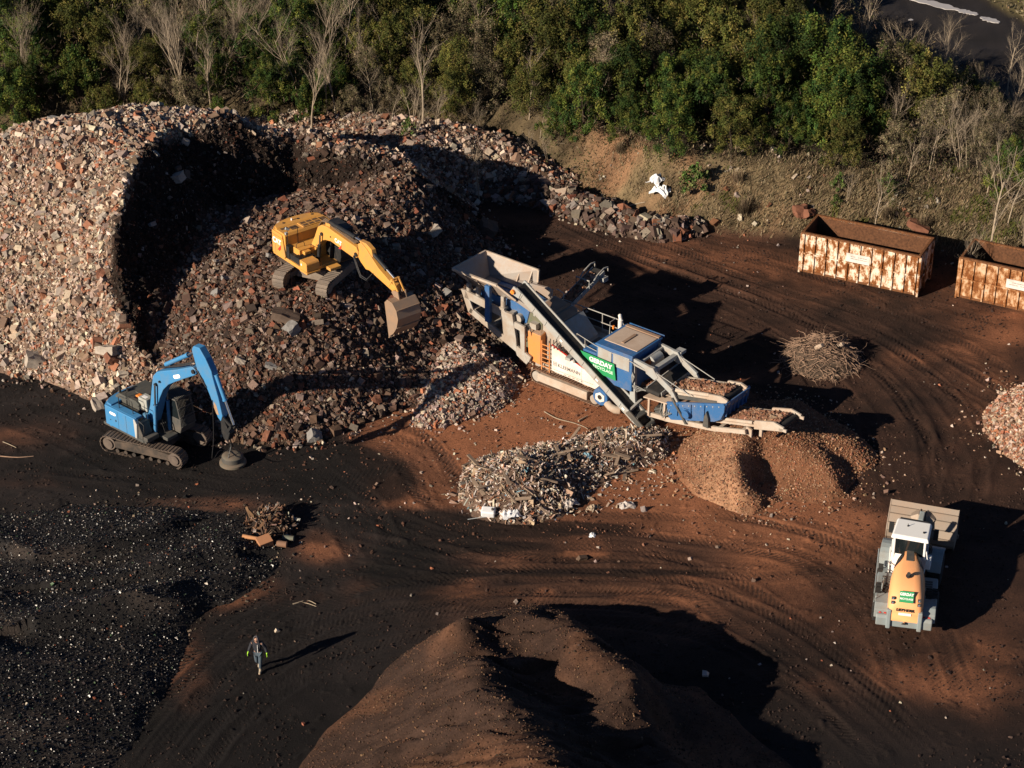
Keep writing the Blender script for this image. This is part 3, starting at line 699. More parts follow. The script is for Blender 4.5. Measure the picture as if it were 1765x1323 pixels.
def dark_col(X, Y, Z):
    n = fbm(X, Y, .6, 4, 68)[..., None]; n2 = fbm(X * 1.3 + Y * .5, Y * .6, 2.2, 3, 69)[..., None]
    k = sstep(-.2, .7, n2)
    return np.clip((np.array([.042, .0245, .018]) * (1 - k) + np.array([.105, .050, .028]) * k) * (1 + .4 * n), .006, .5)
dkp = tag(pile_mesh('dark_soil_pile', z_dark, -12, 14, -47, -17, .1, dark_col, attr_mat('dark_soil', .95, 11, .5, .04, .15, bscale=16)), 'large dark brown pile of fine soil with slumped ridges in the foreground', 'pile')
P = scatter(z_dark, 26000, -12, 14, -38, -17, .03, seed=14); sz = np.clip(np.exp(np.random.default_rng(15).normal(-3.3, .35, len(P))), .025, .08); P[:, 2] += sz * .1
tag(stones('gravel', P, sz, pick(len(P), [(55, (.07, .039, .026)), (25, (.11, .058, .034)), (15, (.04, .028, .021)), (5, (.20, .12, .07))], 6), STONE, dkp), kind='stuff')

cul = tag(pile_mesh('dark_gravel_pile', z_cullet, -32, -9, -40, -9, .12, lambda X, Y, Z: np.clip((np.array([.011, .0095, .009]) + np.array([.035, .025, .019]) * sstep(.0, .7, fbm(X * .35 + Y * .2, Y, 1.3, 4, 71) + .25 * fbm(X, Y, .3, 2, 72))[..., None]), .003, .2), attr_mat('dark_gravel', .85, 14, .6, .05, .3, bscale=12)), 'flat dark pile of speckled crushed glass and gravel in the lower left corner', 'pile')
P = scatter(z_cullet, 80000, -30, -9, -33, -9, .03, seed=16); sz = np.clip(np.exp(np.random.default_rng(17).normal(-3.35, .42, len(P))), .02, .11); P[:, 2] += sz * .1
tag(stones('gravel', P, sz, pick(len(P), [(80, (.010, .009, .009)), (15, (.034, .027, .023)), (2.4, (.18, .135, .10)), (1.0, (.17, .06, .03)), (.8, (.07, .11, .06)), (.9, (.28, .25, .21))], 7), attr_mat('glassy_stone', .35, 9, .3, 0, .5), cul), kind='stuff')

rgp = tag(pile_mesh('gravel_pile', z_rgrav, 21, 33, -11, 1, .12, lambda X, Y, Z: np.array([.25, .15, .10]) * (1 + .4 * fbm(X, Y, .5, 3, 72)[..., None]), MATS['fines']), 'pinkish brown gravel pile cut off by the right edge of the photo', 'pile')
P = scatter(z_rgrav, 26000, 21, 33, -11, 1, .02, seed=18); sz = np.clip(np.exp(np.random.default_rng(19).normal(-2.5, .4, len(P))), .045, .2); P[:, 2] += sz * .12
tag(stones('gravel', P, sz, pick(len(P), [(35, (.34, .21, .145)), (25, (.42, .33, .26)), (20, (.28, .11, .06)), (20, (.14, .08, .055))], 8), STONE, rgp), kind='stuff')

spill('stray_stones', z_rubble, 26000, -32, 8, -10, 24, .9, -2.2, .5, PAL_C[:4] + [(20, (.38, .31, .25))], STONE, heap, 601)
spill('stray_stones', z_light, 9000, -7, 3, -7, 6, .9, -2.6, .4, [(50, (.40, .32, .26)), (50, (.2, .13, .1))], STONE, lite, 602)
spill('stray_gravel', z_fines, 16000, 5, 19, -15, 0, 1.3, -3.0, .4, [(50, (.30, .18, .11)), (25, (.38, .28, .2)), (25, (.14, .08, .05))], STONE, fin, 603)
spill('stray_gravel', z_cullet, 22000, -24, -7, -31, -8, .5, -3.1, .4, [(55, (.012, .011, .011)), (25, (.06, .045, .035)), (10, (.20, .15, .11))], STONE, cul, 604)
spill('stray_gravel', z_rgrav, 9000, 19, 30, -13, 3, 1.3, -2.7, .4, [(50, (.34, .22, .15)), (30, (.42, .34, .27)), (20, (.16, .09, .06))], STONE, rgp, 605)
spill('stray_stones', z_berm, 9000, -5, 14, 11, 27, 1.0, -2.2, .5, [(40, (.3, .24, .19)), (60, (.10, .07, .055))], STONE, berm, 606)
# clods: crumbs of the same earth lying on it
r = np.random.default_rng(21); n = 90000
X = r.uniform(-26, 26, n); Y = r.uniform(-29, 18, n); k = (fbm(X, Y, 2.2, 4, 75) + r.uniform(-.6, .6, n) > .12); X, Y = X[k], Y[k]
px, py = px_of(X, Y, 0 * X); k = (px > -20) & (px < 1785) & (np.max([f(X, Y) for f in PILES], axis=0) < h_ground(X, Y) - .02); X, Y, px, py = X[k], Y[k], px[k], py[k]
dry_w = np.exp(-(((px - 980) / 380) ** 2 + ((py - 790) / 150) ** 2)) + .35 * np.exp(-(((px - 1350) / 350) ** 2 + ((py - 950) / 120) ** 2)); dry_w = np.clip(dry_w, 0, 1)[:, None] * r.uniform(.3, 1.1, (len(X), 1))  # redder clods where the dry soil lies
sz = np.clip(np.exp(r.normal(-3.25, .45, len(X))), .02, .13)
tag(stones('soil_clods', np.stack([X, Y, h_ground(X, Y) + sz * .1], -1), sz, np.clip((np.array([.026, .016, .013]) * (1 - dry_w) + np.array([.22, .10, .06]) * dry_w) * r.uniform(.6, 1.5, (len(X), 1)), .004, .4), STONE), kind='stuff')
# loose stones and litter over the yard
r = np.random.default_rng(20)
X = r.uniform(-26, 26, 9000); Y = r.uniform(-29, 18, 9000)
cl_ = fbm(X, Y, 4, 3, 73) + r.uniform(-.5, .5, 9000); k = cl_ > .25
allz = np.max([f(X, Y) for f in PILES], axis=0); k &= allz < h_ground(X, Y) - .02
px, py = px_of(X, Y, 0 * X); near = np.exp(-(((px - 930) / 420) ** 2 + ((py - 800) / 130) ** 2)); k &= r.uniform(0, 1, 9000) < .3 + near
X, Y = X[k], Y[k]; sz = np.clip(np.exp(r.normal(-2.75, .5, len(X))), .035, .28)
tag(stones('loose_stones', np.stack([X, Y, h_ground(X, Y) + sz * .15], -1), sz, pick(len(X), [(35, (.40, .33, .27)), (20, (.24, .2, .17)), (15, (.27, .10, .055)), (30, (.13, .085, .065))], 9), STONE), kind='stuff')
# ================================================================== MACHINES
M_TRK = mat('track_steel', (.075, .058, .048), .75, .2, (.17, .125, .095), .6, 2.2, .01)
M_TRKL = mat('dusty_track_steel', (.15, .125, .105), .85, .1, (.24, .185, .14), .55, 2.2, .01)
M_BLK = mat('black_steel', (.014, .015, .016), .5, 0, (.09, .065, .05), .25, 3, .004)
M_RUB = mat('black_rubber', (.014, .014, .014), .75, 0, (.10, .07, .052), .3, 3, .01)
M_CHR = mat('chrome_rod', (.62, .62, .62), .25, 1.0, (.3, .25, .2), .15, 4, 0)
M_HOSE = mat('hose', (.018, .018, .02), .5, 0, (.08, .06, .05), .2, 6, 0)
M_YEL = mat('yellow_paint', (.60, .29, .055), .5, 0, (.34, .20, .10), .42, 1.5, .004)
M_BLU = mat('blue_paint', (.040, .20, .42), .5, 0, (.16, .18, .18), .34, 1.5, .004)
M_WRN = mat('worn_bucket_steel', (.26, .19, .14), .55, .25, (.36, .22, .13), .55, 2.5, .015)
M_WHT = mat('white_plate', (.80, .80, .78), .5, 0, (.5, .42, .34), .12, 3, 0)
M_RED = mat('red_decal', (.5, .03, .02), .5, 0, (.3, .1, .07), .15, 3, 0)
M_DGY = mat('dark_grey_paint', (.055, .058, .056), .55, 0, (.14, .11, .085), .45, 2, .004)
M_GRY = mat('grey_plastic', (.30, .33, .34), .6, 0, (.24, .19, .15), .45, 2, .004)
M_GLS = glass()
M_ORG = mat('orange_lamp', (.75, .22, .03), .4, 0, (.4, .2, .1), .2, 3, 0)

def shoes(mb, y, a, r, wd, z0, pitch=.185, th=.035, gr=.03):
    """track plates round a flat oval: wheel centres at +-a, radius r, ground at z0"""
    per = 4 * a + 2 * math.pi * r; n = int(per / pitch); p = per / n
    for i in range(n):
        s = i * p
        if s < 2 * a: x, z, t = -a + s, z0 + 2 * r, 0; 
        elif s < 2 * a + math.pi * r: q = (s - 2 * a) / r; x, z, t = a + r * math.sin(q), z0 + r + r * math.cos(q), q
        elif s < 4 * a + math.pi * r: x, z, t = a - (s - 2 * a - math.pi * r), z0, math.pi
        else: q = (s - 4 * a - math.pi * r) / r; x, z, t = -a - r * math.sin(q), z0 + r - r * math.cos(q), math.pi + q
        sag = 0
        if 0 < s < 2 * a: sag = -.035 * math.sin(s / (2 * a) * math.pi * 2.0) ** 2
        mb.box((x, y, z + sag), (p * .9, wd, th), ry=math.degrees(t))
        cx, cz = x + math.sin(t) * (th / 2 + gr / 2), z + sag + math.cos(t) * (th / 2 + gr / 2)
        mb.box((cx - math.cos(t) * p * .25, y, cz + math.sin(t) * p * .25), (.028, wd * .98, gr), ry=math.degrees(t))
    return mb
def crawler(root, M, a, r, wd, yc, mt, mf, mi=None):
    for sgn in (1, -1):
        y = sgn * yc
        shoes(MB(M), y, a, r, wd, .04).build('track', mt, root)
        f = MB(M).prism([(-a + .1, r - .12), (a - .1, r - .12), (a - .2, r + .2), (a * .35, r + .3), (-a * .35, r + .3), (-a + .2, r + .2)], y - wd * .3, y + wd * .34)
        f.build('track_frame', mf, root, .02)
        for x, nm in ((a, 'idler'), (-a, 'sprocket')):
            w_ = MB(M).cyl((x, y - wd * .32, r + .04), (x, y + wd * .36, r + .04), r * .8, n=20)
            w_.cyl((x, y + sgn * wd * .36, r + .04), (x, y + sgn * (wd * .36 + .05), r + .04), r * .55, n=16)
            w_.build(nm, mi or mf, root)
        rl = MB(M)
        for k in range(7): rl.cyl((-a + .42 + k * (2 * a - .84) / 6, y - wd * .3, .16), (-a + .42 + k * (2 * a - .84) / 6, y + wd * .3, .16), .1, n=10)
        rl.build('track_rollers', mf, root)
def rail(root, M, paths, m, r=.018, name='handrail'):
    mb = MB(M)
    for p in paths: mb.tube(p, r)
    return mb.build(name, m, root)
def cab(root, M, x0, x1, y0, y1, z0, z1, mp, guard=False, roofm=None):
    """framed operator's cab: lower panel, corner posts, roof, glass"""
    zb = z0 + .75; lean = .12
    c = MB(M)
    c.prism([(x0, z0), (x1 - .1, z0), (x1, z0 + .3), (x1, zb), (x0, zb)], y0, y1)
    for y in (y0 + .04, y1 - .04):
        c.bar((x0 + .05, y, zb), (x0 + .08, y, z1 - .08), .09, .09)
        c.bar((x1 - .05, y, zb), (x1 - lean - .12, y, z1 - .08), .08, .08)
        c.bar((x0 + (x1 - x0) * .45, y, zb), (x0 + (x1 - x0) * .43, y, z1 - .08), .06, .06)
    o = c.build('cab', mp, root, .02)
    MB(M).prism([(x0, z1 - .1), (x1 - lean - .05, z1 - .1), (x1 - lean - .12, z1 - .02), (x0 + .1, z1 + .02), (x0, z1 - .03)], y0 - .03, y1 + .03).build('cab_roof', roofm or mp, root, .03, 2)
    g = MB(M); e = .03
    g.add([(x1 - .03, y0 + e, z0 + .4), (x1 - .03, y1 - e, z0 + .4), (x1 - lean - .1, y1 - e, z1 - .1), (x1 - lean - .1, y0 + e, z1 - .1)], [(0, 1, 2, 3)])
    for y in (y0 + .015, y1 - .015):
        g.add([(x0 + .08, y, zb), (x1 - .06, y, zb), (x1 - lean - .13, y, z1 - .1), (x0 + .1, y, z1 - .1)], [(0, 1, 2, 3)])
    g.add([(x0 + .03, y0 + e, zb), (x0 + .03, y1 - e, zb), (x0 + .08, y1 - e, z1 - .1), (x0 + .08, y0 + e, z1 - .1)], [(0, 1, 2, 3)])
    g.build('window', M_GLS, root)
    if guard:
        b = MB(M)
        for k in range(11):
            y = y0 + .05 + (y1 - y0 - .1) * k / 10
            b.bar((x1 + .07, y, z0 + .4), (x1 - lean + .0, y, z1), .016, .016)
            b.bar((x0 + .15, y, z1 + .06), (x1 - lean, y, z1 + .05), .02, .03)
        for t in (0, .33, .66, 1):
            z = z0 + .4 + (z1 - z0 - .4) * t; x = x1 + .07 - (lean + .07) * t
            b.bar((x, y0, z), (x, y1, z), .04, .04)
        b.build('cab_guard', M_DGY, root)
    return o
def cylinder(root, M, a, b, r, frac, mb_, name='hydraulic_cylinder', rr=.55):
    a = Vector(a); b = Vector(b); m = a.lerp(b, frac)
    o = MB(M).cyl(a, m, r, n=12).cyl(m - (m - a).normalized() * .08, m, r * 1.18, n=12).build(name, mb_, root)
    MB(M).cyl(m, b, r * rr, n=10).build('piston_rod', M_CHR, o)
    return o
def plate_pair(prof, yc, wd, th=.05):
    return [(prof, yc - wd / 2, yc - wd / 2 + th), (prof, yc + wd / 2 - th, yc + wd / 2)]

# ------------------------------------------------------------------ yellow excavator on the heap
def yellow_excavator():
    X, Y = -9.62, 4.45; z = 3.6
    root = thing('excavator', 'yellow tracked excavator standing on top of the rubble heap with its bucket lowered', 'excavator', (X, Y, z), R(66), 'tracked excavators')
    I = Matrix.Identity(4)
    crawler(root, I, 1.72, .42, .62, 1.22, M_TRKL, mat('dusty_frame', (.20, .165, .13), .8, 0, (.1, .07, .05), .5, 2, .01))
    u = MB().prism([(-1.1, .45), (1.1, .45), (.75, .85), (-.75, .85)], -.75, .75)
    for sx in (-1, 1):
        for sy in (-1, 1): u.hexa([(sx * .3, sy * .5, .45), (sx * 1.25, sy * 1.0, .4), (sx * 1.0, sy * 1.15, .4), (0, sy * .6, .45), (sx * .3, sy * .5, .85), (sx * 1.25, sy * 1.0, .62), (sx * 1.0, sy * 1.15, .62), (0, sy * .6, .85)])
    u.build('undercarriage', MATS['dusty_frame'], root, .02)
    M = Matrix.Rotation(R(-52 - 66), 4, 'Z')
    MB(M).cyl((0, 0, .82), (0, 0, 1.06), .62, n=28).build('swing_ring', M_BLK, root)
    p = MB(M); p.bx(-2.0, .95, -1.45, 1.4, 1.04, 1.22); p.bx(.9, 1.5, -.35, .3, 1.04, 1.2); p.build('platform', M_YEL, root, .02)
    # counterweight, rounded tail
    pl = [(-1.7, -1.45)] + [(-1.75 - .7 * math.cos(R(a)) ** .8 * 1.0, 1.43 * math.sin(R(a))) for a in range(-80, 81, 10)] + [(-1.7, 1.42)]
    cw = MB(M).prism(pl, 1.12, 2.42, 'z'); cw.prism([(x * .985, y * .95) for x, y in pl], 2.42, 2.5, 'z')
    cwo = cw.build('counterweight', M_YEL, root, .05, 2)
    lug = MB(M)
    for y in (-.75, .1, .95): lug.cyl((-2.0, y, 2.5), (-2.0, y, 2.515), .07, n=14)
    lug.build('lifting_eye', M_BLK, root)
    MB(M).cyl((-2.05, -.25, 2.5), (-2.05, -.25, 2.6), .04, n=10).build('camera_housing', M_WHT, root)
    # engine hood with vents
    h = MB(M); h.prism([(-1.75, 1.2), (-.85, 1.2), (-.85, 2.36), (-.95, 2.48), (-1.75, 2.48)], -1.42, 1.38)
    h.bx(-1.55, -.98, -.25, .95, 2.48, 2.53)
    h.build('engine_hood', M_YEL, root, .025, 2)
    v = MB(M)
    for y0, y1, xs in ((-1.25, -.85, ((-1.6, -1.38), )), (-.8, -.4, ((-1.5, -1.1),)), (1.02, 1.3, ((-1.5, -1.0),))):
        for a, b in xs: v.bx(a, b, y0, y1, 2.478, 2.487)
    for a, b in ((-1.5, -1.3), (-1.22, -1.03)):
        for y0 in (-.15, .2, .55): v.bx(a, b, y0, y0 + .28, 2.528, 2.537)
    v.build('hood_vent', mat('brown_grille', (.10, .05, .018), .7, 0, (.2, .12, .06), .4, 4, 0), root)
    # right side panel with emblem and hinge lines
    sp = MB(M); sp.prism([(-1.98, 1.16), (-.88, 1.16), (-.80, 1.3), (-1.02, 2.34), (-1.12, 2.40), (-1.95, 2.40)], -1.50, -1.40)
    spo = sp.build('side_panel', M_YEL, root, .02)
    seam = MB(M); seam.bx(-1.93, -.98, -1.503, -1.499, 2.22, 2.235); seam.bx(-1.68, -1.665, -1.503, -1.499, 1.2, 2.22); seam.bx(-1.35, -1.28, -1.506, -1.499, 1.45, 1.53)
    seam.build('panel_seam', M_BLK, spo)
    def badge(parent, o, ux, uy, w_):
        Mx = M @ frame(o, ux, uy)
        tri = MB(Mx); tri.prism([(.0, -w_ * .62), (w_ * .42, -w_ * .52), (w_ * .5, -w_ * .1)], .002, .004, 'z'); tri.build('red_triangle', M_RED, parent)
        lettering('lettering', 'CAT', M_WHT, parent, Mx @ Matrix.Translation((0, 0, .006)), w_ * .52, .003, .02 * w_, 1.0)
    badge(spo, (-1.5, -1.503, 1.92), (1, 0, 0), (0, 0, 1), .75)
    # lower right deck: battery bay, steps, tool box
    MB(M).bx(-.85, .0, -1.15, .9, 1.2, 1.86).build('rear_deck', M_YEL, root, .02)
    fd = MB(M); fd.bx(-.62, .55, -1.36, -.5, 1.2, 1.55)
    for k in range(9): fd.bx(-.1 + k * .06, -.07 + k * .06, -1.38, -.52, 1.55, 1.62)
    fd.bx(-.84, -.56, -1.40, -1.16, 1.2, 1.9)
    fd.build('step', M_BLK, root)
    MB(M).bx(-.22, .22, -.98, -.6, 1.62, 1.8).build('battery_cover', M_YEL, root, .02)
    tb = MB(M); tb.prism([(.5, 1.18), (1.12, 1.18), (1.12, 1.58), (1.05, 1.66), (.5, 1.66)], -1.48, -.72); tb.bx(.5, 1.16, -1.5, -.7, 1.05, 1.16)
    tbo = tb.build('tool_box', M_YEL, root, .02)
    MB(M).bx(.6, .7, -1.486, -1.479, 1.4, 1.5).build('label_plate', M_WHT, tbo)
    rail(root, M, [[(-.8, -1.3, 1.9), (-.8, -1.3, 2.75), (-.75, -1.25, 2.8), (-.8, -.75, 2.8), (-.8, -.7, 2.7), (-.8, -.7, 1.85)],
                   [(-.35, -1.1, 1.6), (-.35, -1.1, 2.05), (-.3, -1.02, 2.12), (-.3, -.7, 2.12), (-.3, -.65, 2.0), (-.3, -.65, 1.62)], [(.1, -.55, 1.6), (.15, -.55, 2.1), (.75, -.55, 2.1), (.85, -.55, 1.7)]], M_BLK)
    MB(M).cyl((-.78, -1.2, 2.75), (-.82, -1.38, 2.83), .07, n=12).bx(-.86, -.74, -1.42, -1.3, 2.5, 2.62).build('work_lamp', M_GRY, root)
    cab(root, M, -.35, 1.3, .42, 1.35, 1.2, 2.85, M_BLK)
    # boom, dipper, bucket
    boom = [(-.55, 1.25), (-.30, 1.15), (.05, 1.62), (.45, 2.15), (.72, 2.42), (1.0, 2.56), (1.5, 2.68), (2.69, 2.60), (3.55, 2.55), (3.85, 2.72), (3.9, 3.0), (3.75, 3.22), (2.2, 3.3), (1.2, 3.36), (.72, 3.28), (.38, 3.05), (.05, 2.4), (-.5, 1.55)]
    bo = MB(M).prism(boom, -.26, .22).build('boom', M_YEL, root, .035, 2)
    badge(bo, (2.2, -.263, 2.92), (1, 0, -.02), (0, 0, 1), .58)
    pin = MB(M).cyl((.78, -.34, 2.82), (.78, .3, 2.82), .09, n=14).cyl((1.55, -.3, 2.95), (1.55, .26, 2.95), .035, n=10).cyl((3.75, -.32, 2.85), (3.75, .28, 2.85), .11, n=14); pin.build('pin', M_BLK, bo)
    for y in (-.4, .36): cylinder(root, M, (.52, y, 1.25), (.80, y, 2.8), .085, .62, M_BLK, 'boom_cylinder')
    ac = cylinder(root, M, (1.15, -.02, 3.52), (4.0, -.02, 3.55), .105, .78, M_BLK, 'arm_cylinder')
    br = MB(M); br.bx(.95, 1.35, -.16, .12, 3.3, 3.5); br.build('cylinder_bracket', M_YEL, bo, .02)
    hs = MB(M)
    for k, y in enumerate((-.14, -.07, .0, .07)):
        hs.tube([(.3, y, 3.05), (.6, y, 3.4 + .03 * k), (1.0, y, 3.5), (1.6, y + .02, 3.42), (2.6, y, 3.36), (3.5, y, 3.30)], .024)
    hs.build('boom_hoses', mat('dusty_hose', (.16, .11, .07), .7, 0, (.1, .07, .05), .4, 5, 0), root)
    arm = [(3.70, 2.62), (3.95, 2.5), (4.35, 2.2), (4.6, 2.25), (6.55, 1.72), (6.75, 1.85), (6.72, 2.05), (5.3, 2.85), (4.85, 3.35), (4.5, 3.62), (4.05, 3.68), (3.82, 3.45), (3.9, 3.1)]
    arm = [(3.78, 2.75), (4.0, 2.55), (4.45, 2.30), (4.75, 2.36), (6.62, 2.02), (6.88, 2.12), (6.86, 2.32), (5.55, 2.78), (5.0, 3.12), (4.55, 3.42), (4.1, 3.60), (3.82, 3.42), (3.9, 3.08)]
    ao = MB(M).prism(arm, -.21, .17).build('arm', M_YEL, root, .03, 2)
    MB(M).prism([(4.55, 3.15), (5.0, 3.15), (4.9, 3.5), (4.45, 3.66), (3.85, 3.6)], -.15, .11).build('arm_bracket', M_YEL, ao, .02)
    cylinder(root, M, (4.72, -.02, 3.30), (6.62, -.02, 2.62), .095, .66, M_BLK, 'bucket_cylinder')
    h2 = MB(M)
    for k, y in enumerate((-.3, -.34, -.26)):
        h2.tube([(3.6, y, 2.75), (3.95, y - .05, 2.35 - .06 * k), (4.3, y - .1, 1.98 - .07 * k), (4.75, y - .08, 1.95 - .05 * k), (5.0, y, 2.2), (5.1, y + .05, 2.35)], .024)
    h2.build('arm_hoses', M_HOSE, root)
    lk = MB(M)
    for y in (-.2, .14):
        lk.bar((6.35, y, 2.2), (6.68, y, 2.66), .05, .12); lk.bar((6.68, y, 2.66), (7.12, y, 2.12), .05, .13)
    lk.cyl((6.68, -.26, 2.64), (6.68, .2, 2.64), .06).cyl((6.76, -.26, 2.08), (6.76, .2, 2.08), .07)
    lk.build('bucket_linkage', M_YEL, root)
    # bucket: opening towards the machine
    prof = [(6.72, 1.62), (6.95, 1.86), (7.35, 1.84), (7.68, 1.55), (7.80, 1.12), (7.66, .62), (7.35, .18), (6.98, -.12)]
    b = MB(M)
    inner = [(x - .06 * (x > 6.9), zz - .03) for x, zz in prof]
    y0, y1 = -.70, .62
    vs = [(x, y0, zz) for x, zz in prof] + [(x, y1, zz) for x, zz in prof]; n = len(prof)
    b.add(vs, [(i, i + 1, n + i + 1, n + i) for i in range(n - 1)])
    for y in (y0, y1): b.prism(prof, y - .02, y + .02)
    for k in (3, 5): b.bar((prof[k][0] + .02, y0, prof[k][1]), (prof[k][0] + .02, y1, prof[k][1]), .06, .03)
    bk = b.build('bucket', M_WRN, root)
    bk.modifiers.new('s', 'SOLIDIFY').thickness = .03
    ear = MB(M)
    for y in (-.24, .18): ear.prism([(6.65, 2.0), (6.85, 2.16), (7.2, 2.2), (7.3, 1.85), (6.9, 1.8)], y - .025, y + .025)
    ear.build('bucket_ears', M_WRN, root)
    te = MB(M)
    for k in range(5):
        y = y0 + .1 + k * (y1 - y0 - .2) / 4; te.hexa([(7.05, y - .06, -.12), (7.1, y + .06, -.12), (6.98, y + .06, -.02), (6.95, y - .06, -.02), (6.83, y - .02, -.30), (6.85, y + .02, -.30), (6.82, y + .02, -.27), (6.8, y - .02, -.27)])
    te.build('bucket_teeth', M_WRN, root)
yellow_excavator()

# ------------------------------------------------------------------ blue excavator with a lifting magnet
def blue_excavator():
    X, Y = -16.6, -5.9; z = zat(X, Y)
    root = thing('excavator', 'blue tracked excavator with a barred cab standing on dark dirt below the rubble heap', 'excavator', (X, Y, 0), R(-24), 'tracked excavators')
    I = Matrix.Identity(4)
    mfr = mat('dark_frame', (.03, .026, .023), .8, 0, (.15, .105, .075), .5, 1.6, .01)
    crawler(root, I, 1.78, .42, .56, 1.08, M_TRK, mfr, mat('muddy_wheel', (.13, .10, .08), .8, 0, (.06, .045, .04), .5, 3, .01))
    u = MB().prism([(-1.0, .45), (1.0, .45), (.7, .85), (-.7, .85)], -.75, .75)
    for sx in (-1, 1):
        for sy in (-1, 1): u.hexa([(sx * .3, sy * .5, .45), (sx * 1.2, sy * .9, .4), (sx * 1.0, sy * 1.0, .4), (0, sy * .6, .45), (sx * .3, sy * .5, .85), (sx * 1.2, sy * .9, .62), (sx * 1.0, sy * 1.0, .62), (0, sy * .6, .85)])
    u.build('undercarriage', mfr, root, .02)
    M = Matrix.Rotation(R(-40 + 24), 4, 'Z')
    MB(M).cyl((0, 0, .82), (0, 0, 1.04), .6, n=28).build('swing_ring', M_BLK, root)
    p = MB(M); p.bx(-2.2, .6, -1.24, 1.2, 1.0, 1.14); p.bx(.5, 1.3, -.4, .25, 1.0, 1.16); p.bx(.45, .75, -1.2, -.4, 1.0, 1.2); p.build('platform', M_DGY, root, .02)
    pl = [(-1.6, -1.26)] + [(-1.75 - .55 * math.cos(R(a)) ** .7, 1.24 * math.sin(R(a))) for a in range(-80, 81, 10)] + [(-1.6, 1.24)]
    MB(M).prism(pl, 1.06, 2.16, 'z').prism([(x * .98, y * .95) for x, y in pl], 2.16, 2.24, 'z').build('counterweight', M_BLU, root, .05, 2)
    sp = MB(M).prism([(-1.95, 1.14), (.2, 1.14), (.2, 2.08), (.12, 2.16), (-1.95, 2.16)], -1.28, -1.12); sp.bx(-1.95, .15, -1.2, -.8, 2.06, 2.17)
    spo = sp.build('side_panel', M_BLU, root, .03, 2)
    s2 = MB(M); 
    for x in (-1.05, -.48): s2.bx(x, x + .014, -1.283, -1.279, 1.16, 2.1)
    s2.bx(-1.25, -1.17, -1.285, -1.279, 1.5, 1.6); s2.bx(-1.62, -1.56, -1.285, -1.279, 1.45, 1.5); s2.build('panel_seam', M_BLK, spo)
    sg = MB(M).prism(arc((-1.55, 1.86), .07, 90, 270, 6) + arc((-1.25, 1.86), .07, -90, 90, 6), -1.287, -1.281); sg.build('name_sticker', M_WHT, spo)
    st = MB(M).prism([(.1, 1.14), (.22, 1.14), (.30, 1.9), (.16, 2.12), (.06, 2.12)], -1.30, -1.1); st.build('panel_strip', mat('silver_strip', (.5, .5, .48), .5, .3, (.4, .33, .26), .3, 3, 0), spo, .02)
    MB(M).prism([(.22, 1.14), (.55, 1.14), (.55, 1.4), (.32, 1.9), (.22, 2.0)], -1.22, -.62).build('front_box', M_DGY, root, .02)
    MB(M).bx(.55, .85, -1.2, -.5, 1.14, 1.32).build('step', M_DGY, root, .02)
    hd = MB(M).prism([(-2.0, 2.1), (-.35, 2.1), (-.35, 2.40), (-.55, 2.52), (-1.75, 2.52), (-2.0, 2.3)], -.55, 1.1); hd.bx(-2.0, -.35, -1.15, -.55, 1.9, 2.1); hd.bx(-1.2, -.5, .0, .85, 2.52, 2.57)
    hd.build('engine_hood', mat('olive_grey_paint', (.06, .062, .055), .6, 0, (.12, .1, .08), .4, 2, .004), root, .03, 2)
    MB(M).bx(-.9, -.6, -.25, .0, 2.52, 2.6).build('orange_cover', M_ORG, root, .02)
    MB(M).tube([(-1.75, -.45, 2.2), (-1.75, -.45, 2.75), (-1.8, -.45, 2.85)], .06, 10).tube([(-1.55, -.15, 2.2), (-1.55, -.15, 2.65)], .07, 10).build('exhaust_pipe', M_BLK, root)
    gb = MB(M); gb.bx(-.52, .06, -.42, .05, 2.1, 2.72); gbo = gb.build('generator_box', mat('grey_box_paint', (.34, .36, .33), .6, 0, (.22, .18, .14), .4, 2, .004), root, .02)
    MB(M).bx(-.4, -.1, -.3, -.12, 2.722, 2.73).build('lid_sticker', M_WHT, gbo)
    MB(M).cyl((.15, -.62, 1.6), (.15, -.62, 2.15), .12, n=14).build('air_filter', mat('pale_blue_paint', (.10, .26, .42), .5, 0, (.2, .18, .15), .3, 3, 0), root)
    MB(M).bx(-.35, .3, -1.1, -.5, 1.14, 1.9).build('rear_deck', M_DGY, root, .02)
    rail(root, M, [[(-1.15, -1.05, 2.1), (-1.15, -1.05, 2.75), (-1.1, -1.0, 2.8), (-.3, -1.0, 2.8), (-.25, -1.0, 2.7), (-.25, -1.0, 1.9)], [(-1.15, -.6, 2.1), (-1.15, -.6, 2.75), (-1.1, -.55, 2.8)],
                   [(.3, -.7, 2.0), (.3, -.7, 2.4), (-.3, -.65, 2.4)], [(.5, -1.1, 1.2), (.55, -1.1, 1.9), (.25, -1.1, 2.0)]], M_BLK, .02)
    cab(root, M, .15, 1.5, .30, 1.18, 1.14, 2.92, M_DGY, True)
    boom = [(-.08, 1.78), (.05, 1.55), (.35, 1.6), (.62, 2.25), (.92, 3.1), (1.25, 3.7), (1.65, 4.12), (2.1, 4.42), (2.8, 4.86), (3.5, 5.28), (3.66, 5.42), (3.58, 5.64), (3.42, 5.70), (2.3, 5.15), (1.32, 4.72), (.9, 4.52), (.62, 4.2), (.5, 3.8), (.2, 2.5)]
    bo = MB(M).prism(boom, -.34, .12).build('boom', M_BLU, root, .035, 2)
    MB(M).prism(arc((2.15, 4.72), .09, 115, 295, 6) + arc((2.45, 4.87), .09, -65, 115, 6), -.348, -.341).build('name_sticker', M_WHT, bo)
    MB(M).cyl((.82, -.45, 3.85), (.82, .22, 3.85), .08).cyl((1.1, -.42, 4.1), (1.1, .2, 4.1), .05).cyl((3.5, -.42, 5.5), (3.5, .2, 5.5), .1).build('pin', M_BLK, bo)
    cylinder(root, M, (.55, -.46, 1.15), (.85, -.46, 3.85), .085, .60, M_BLU, 'boom_cylinder')
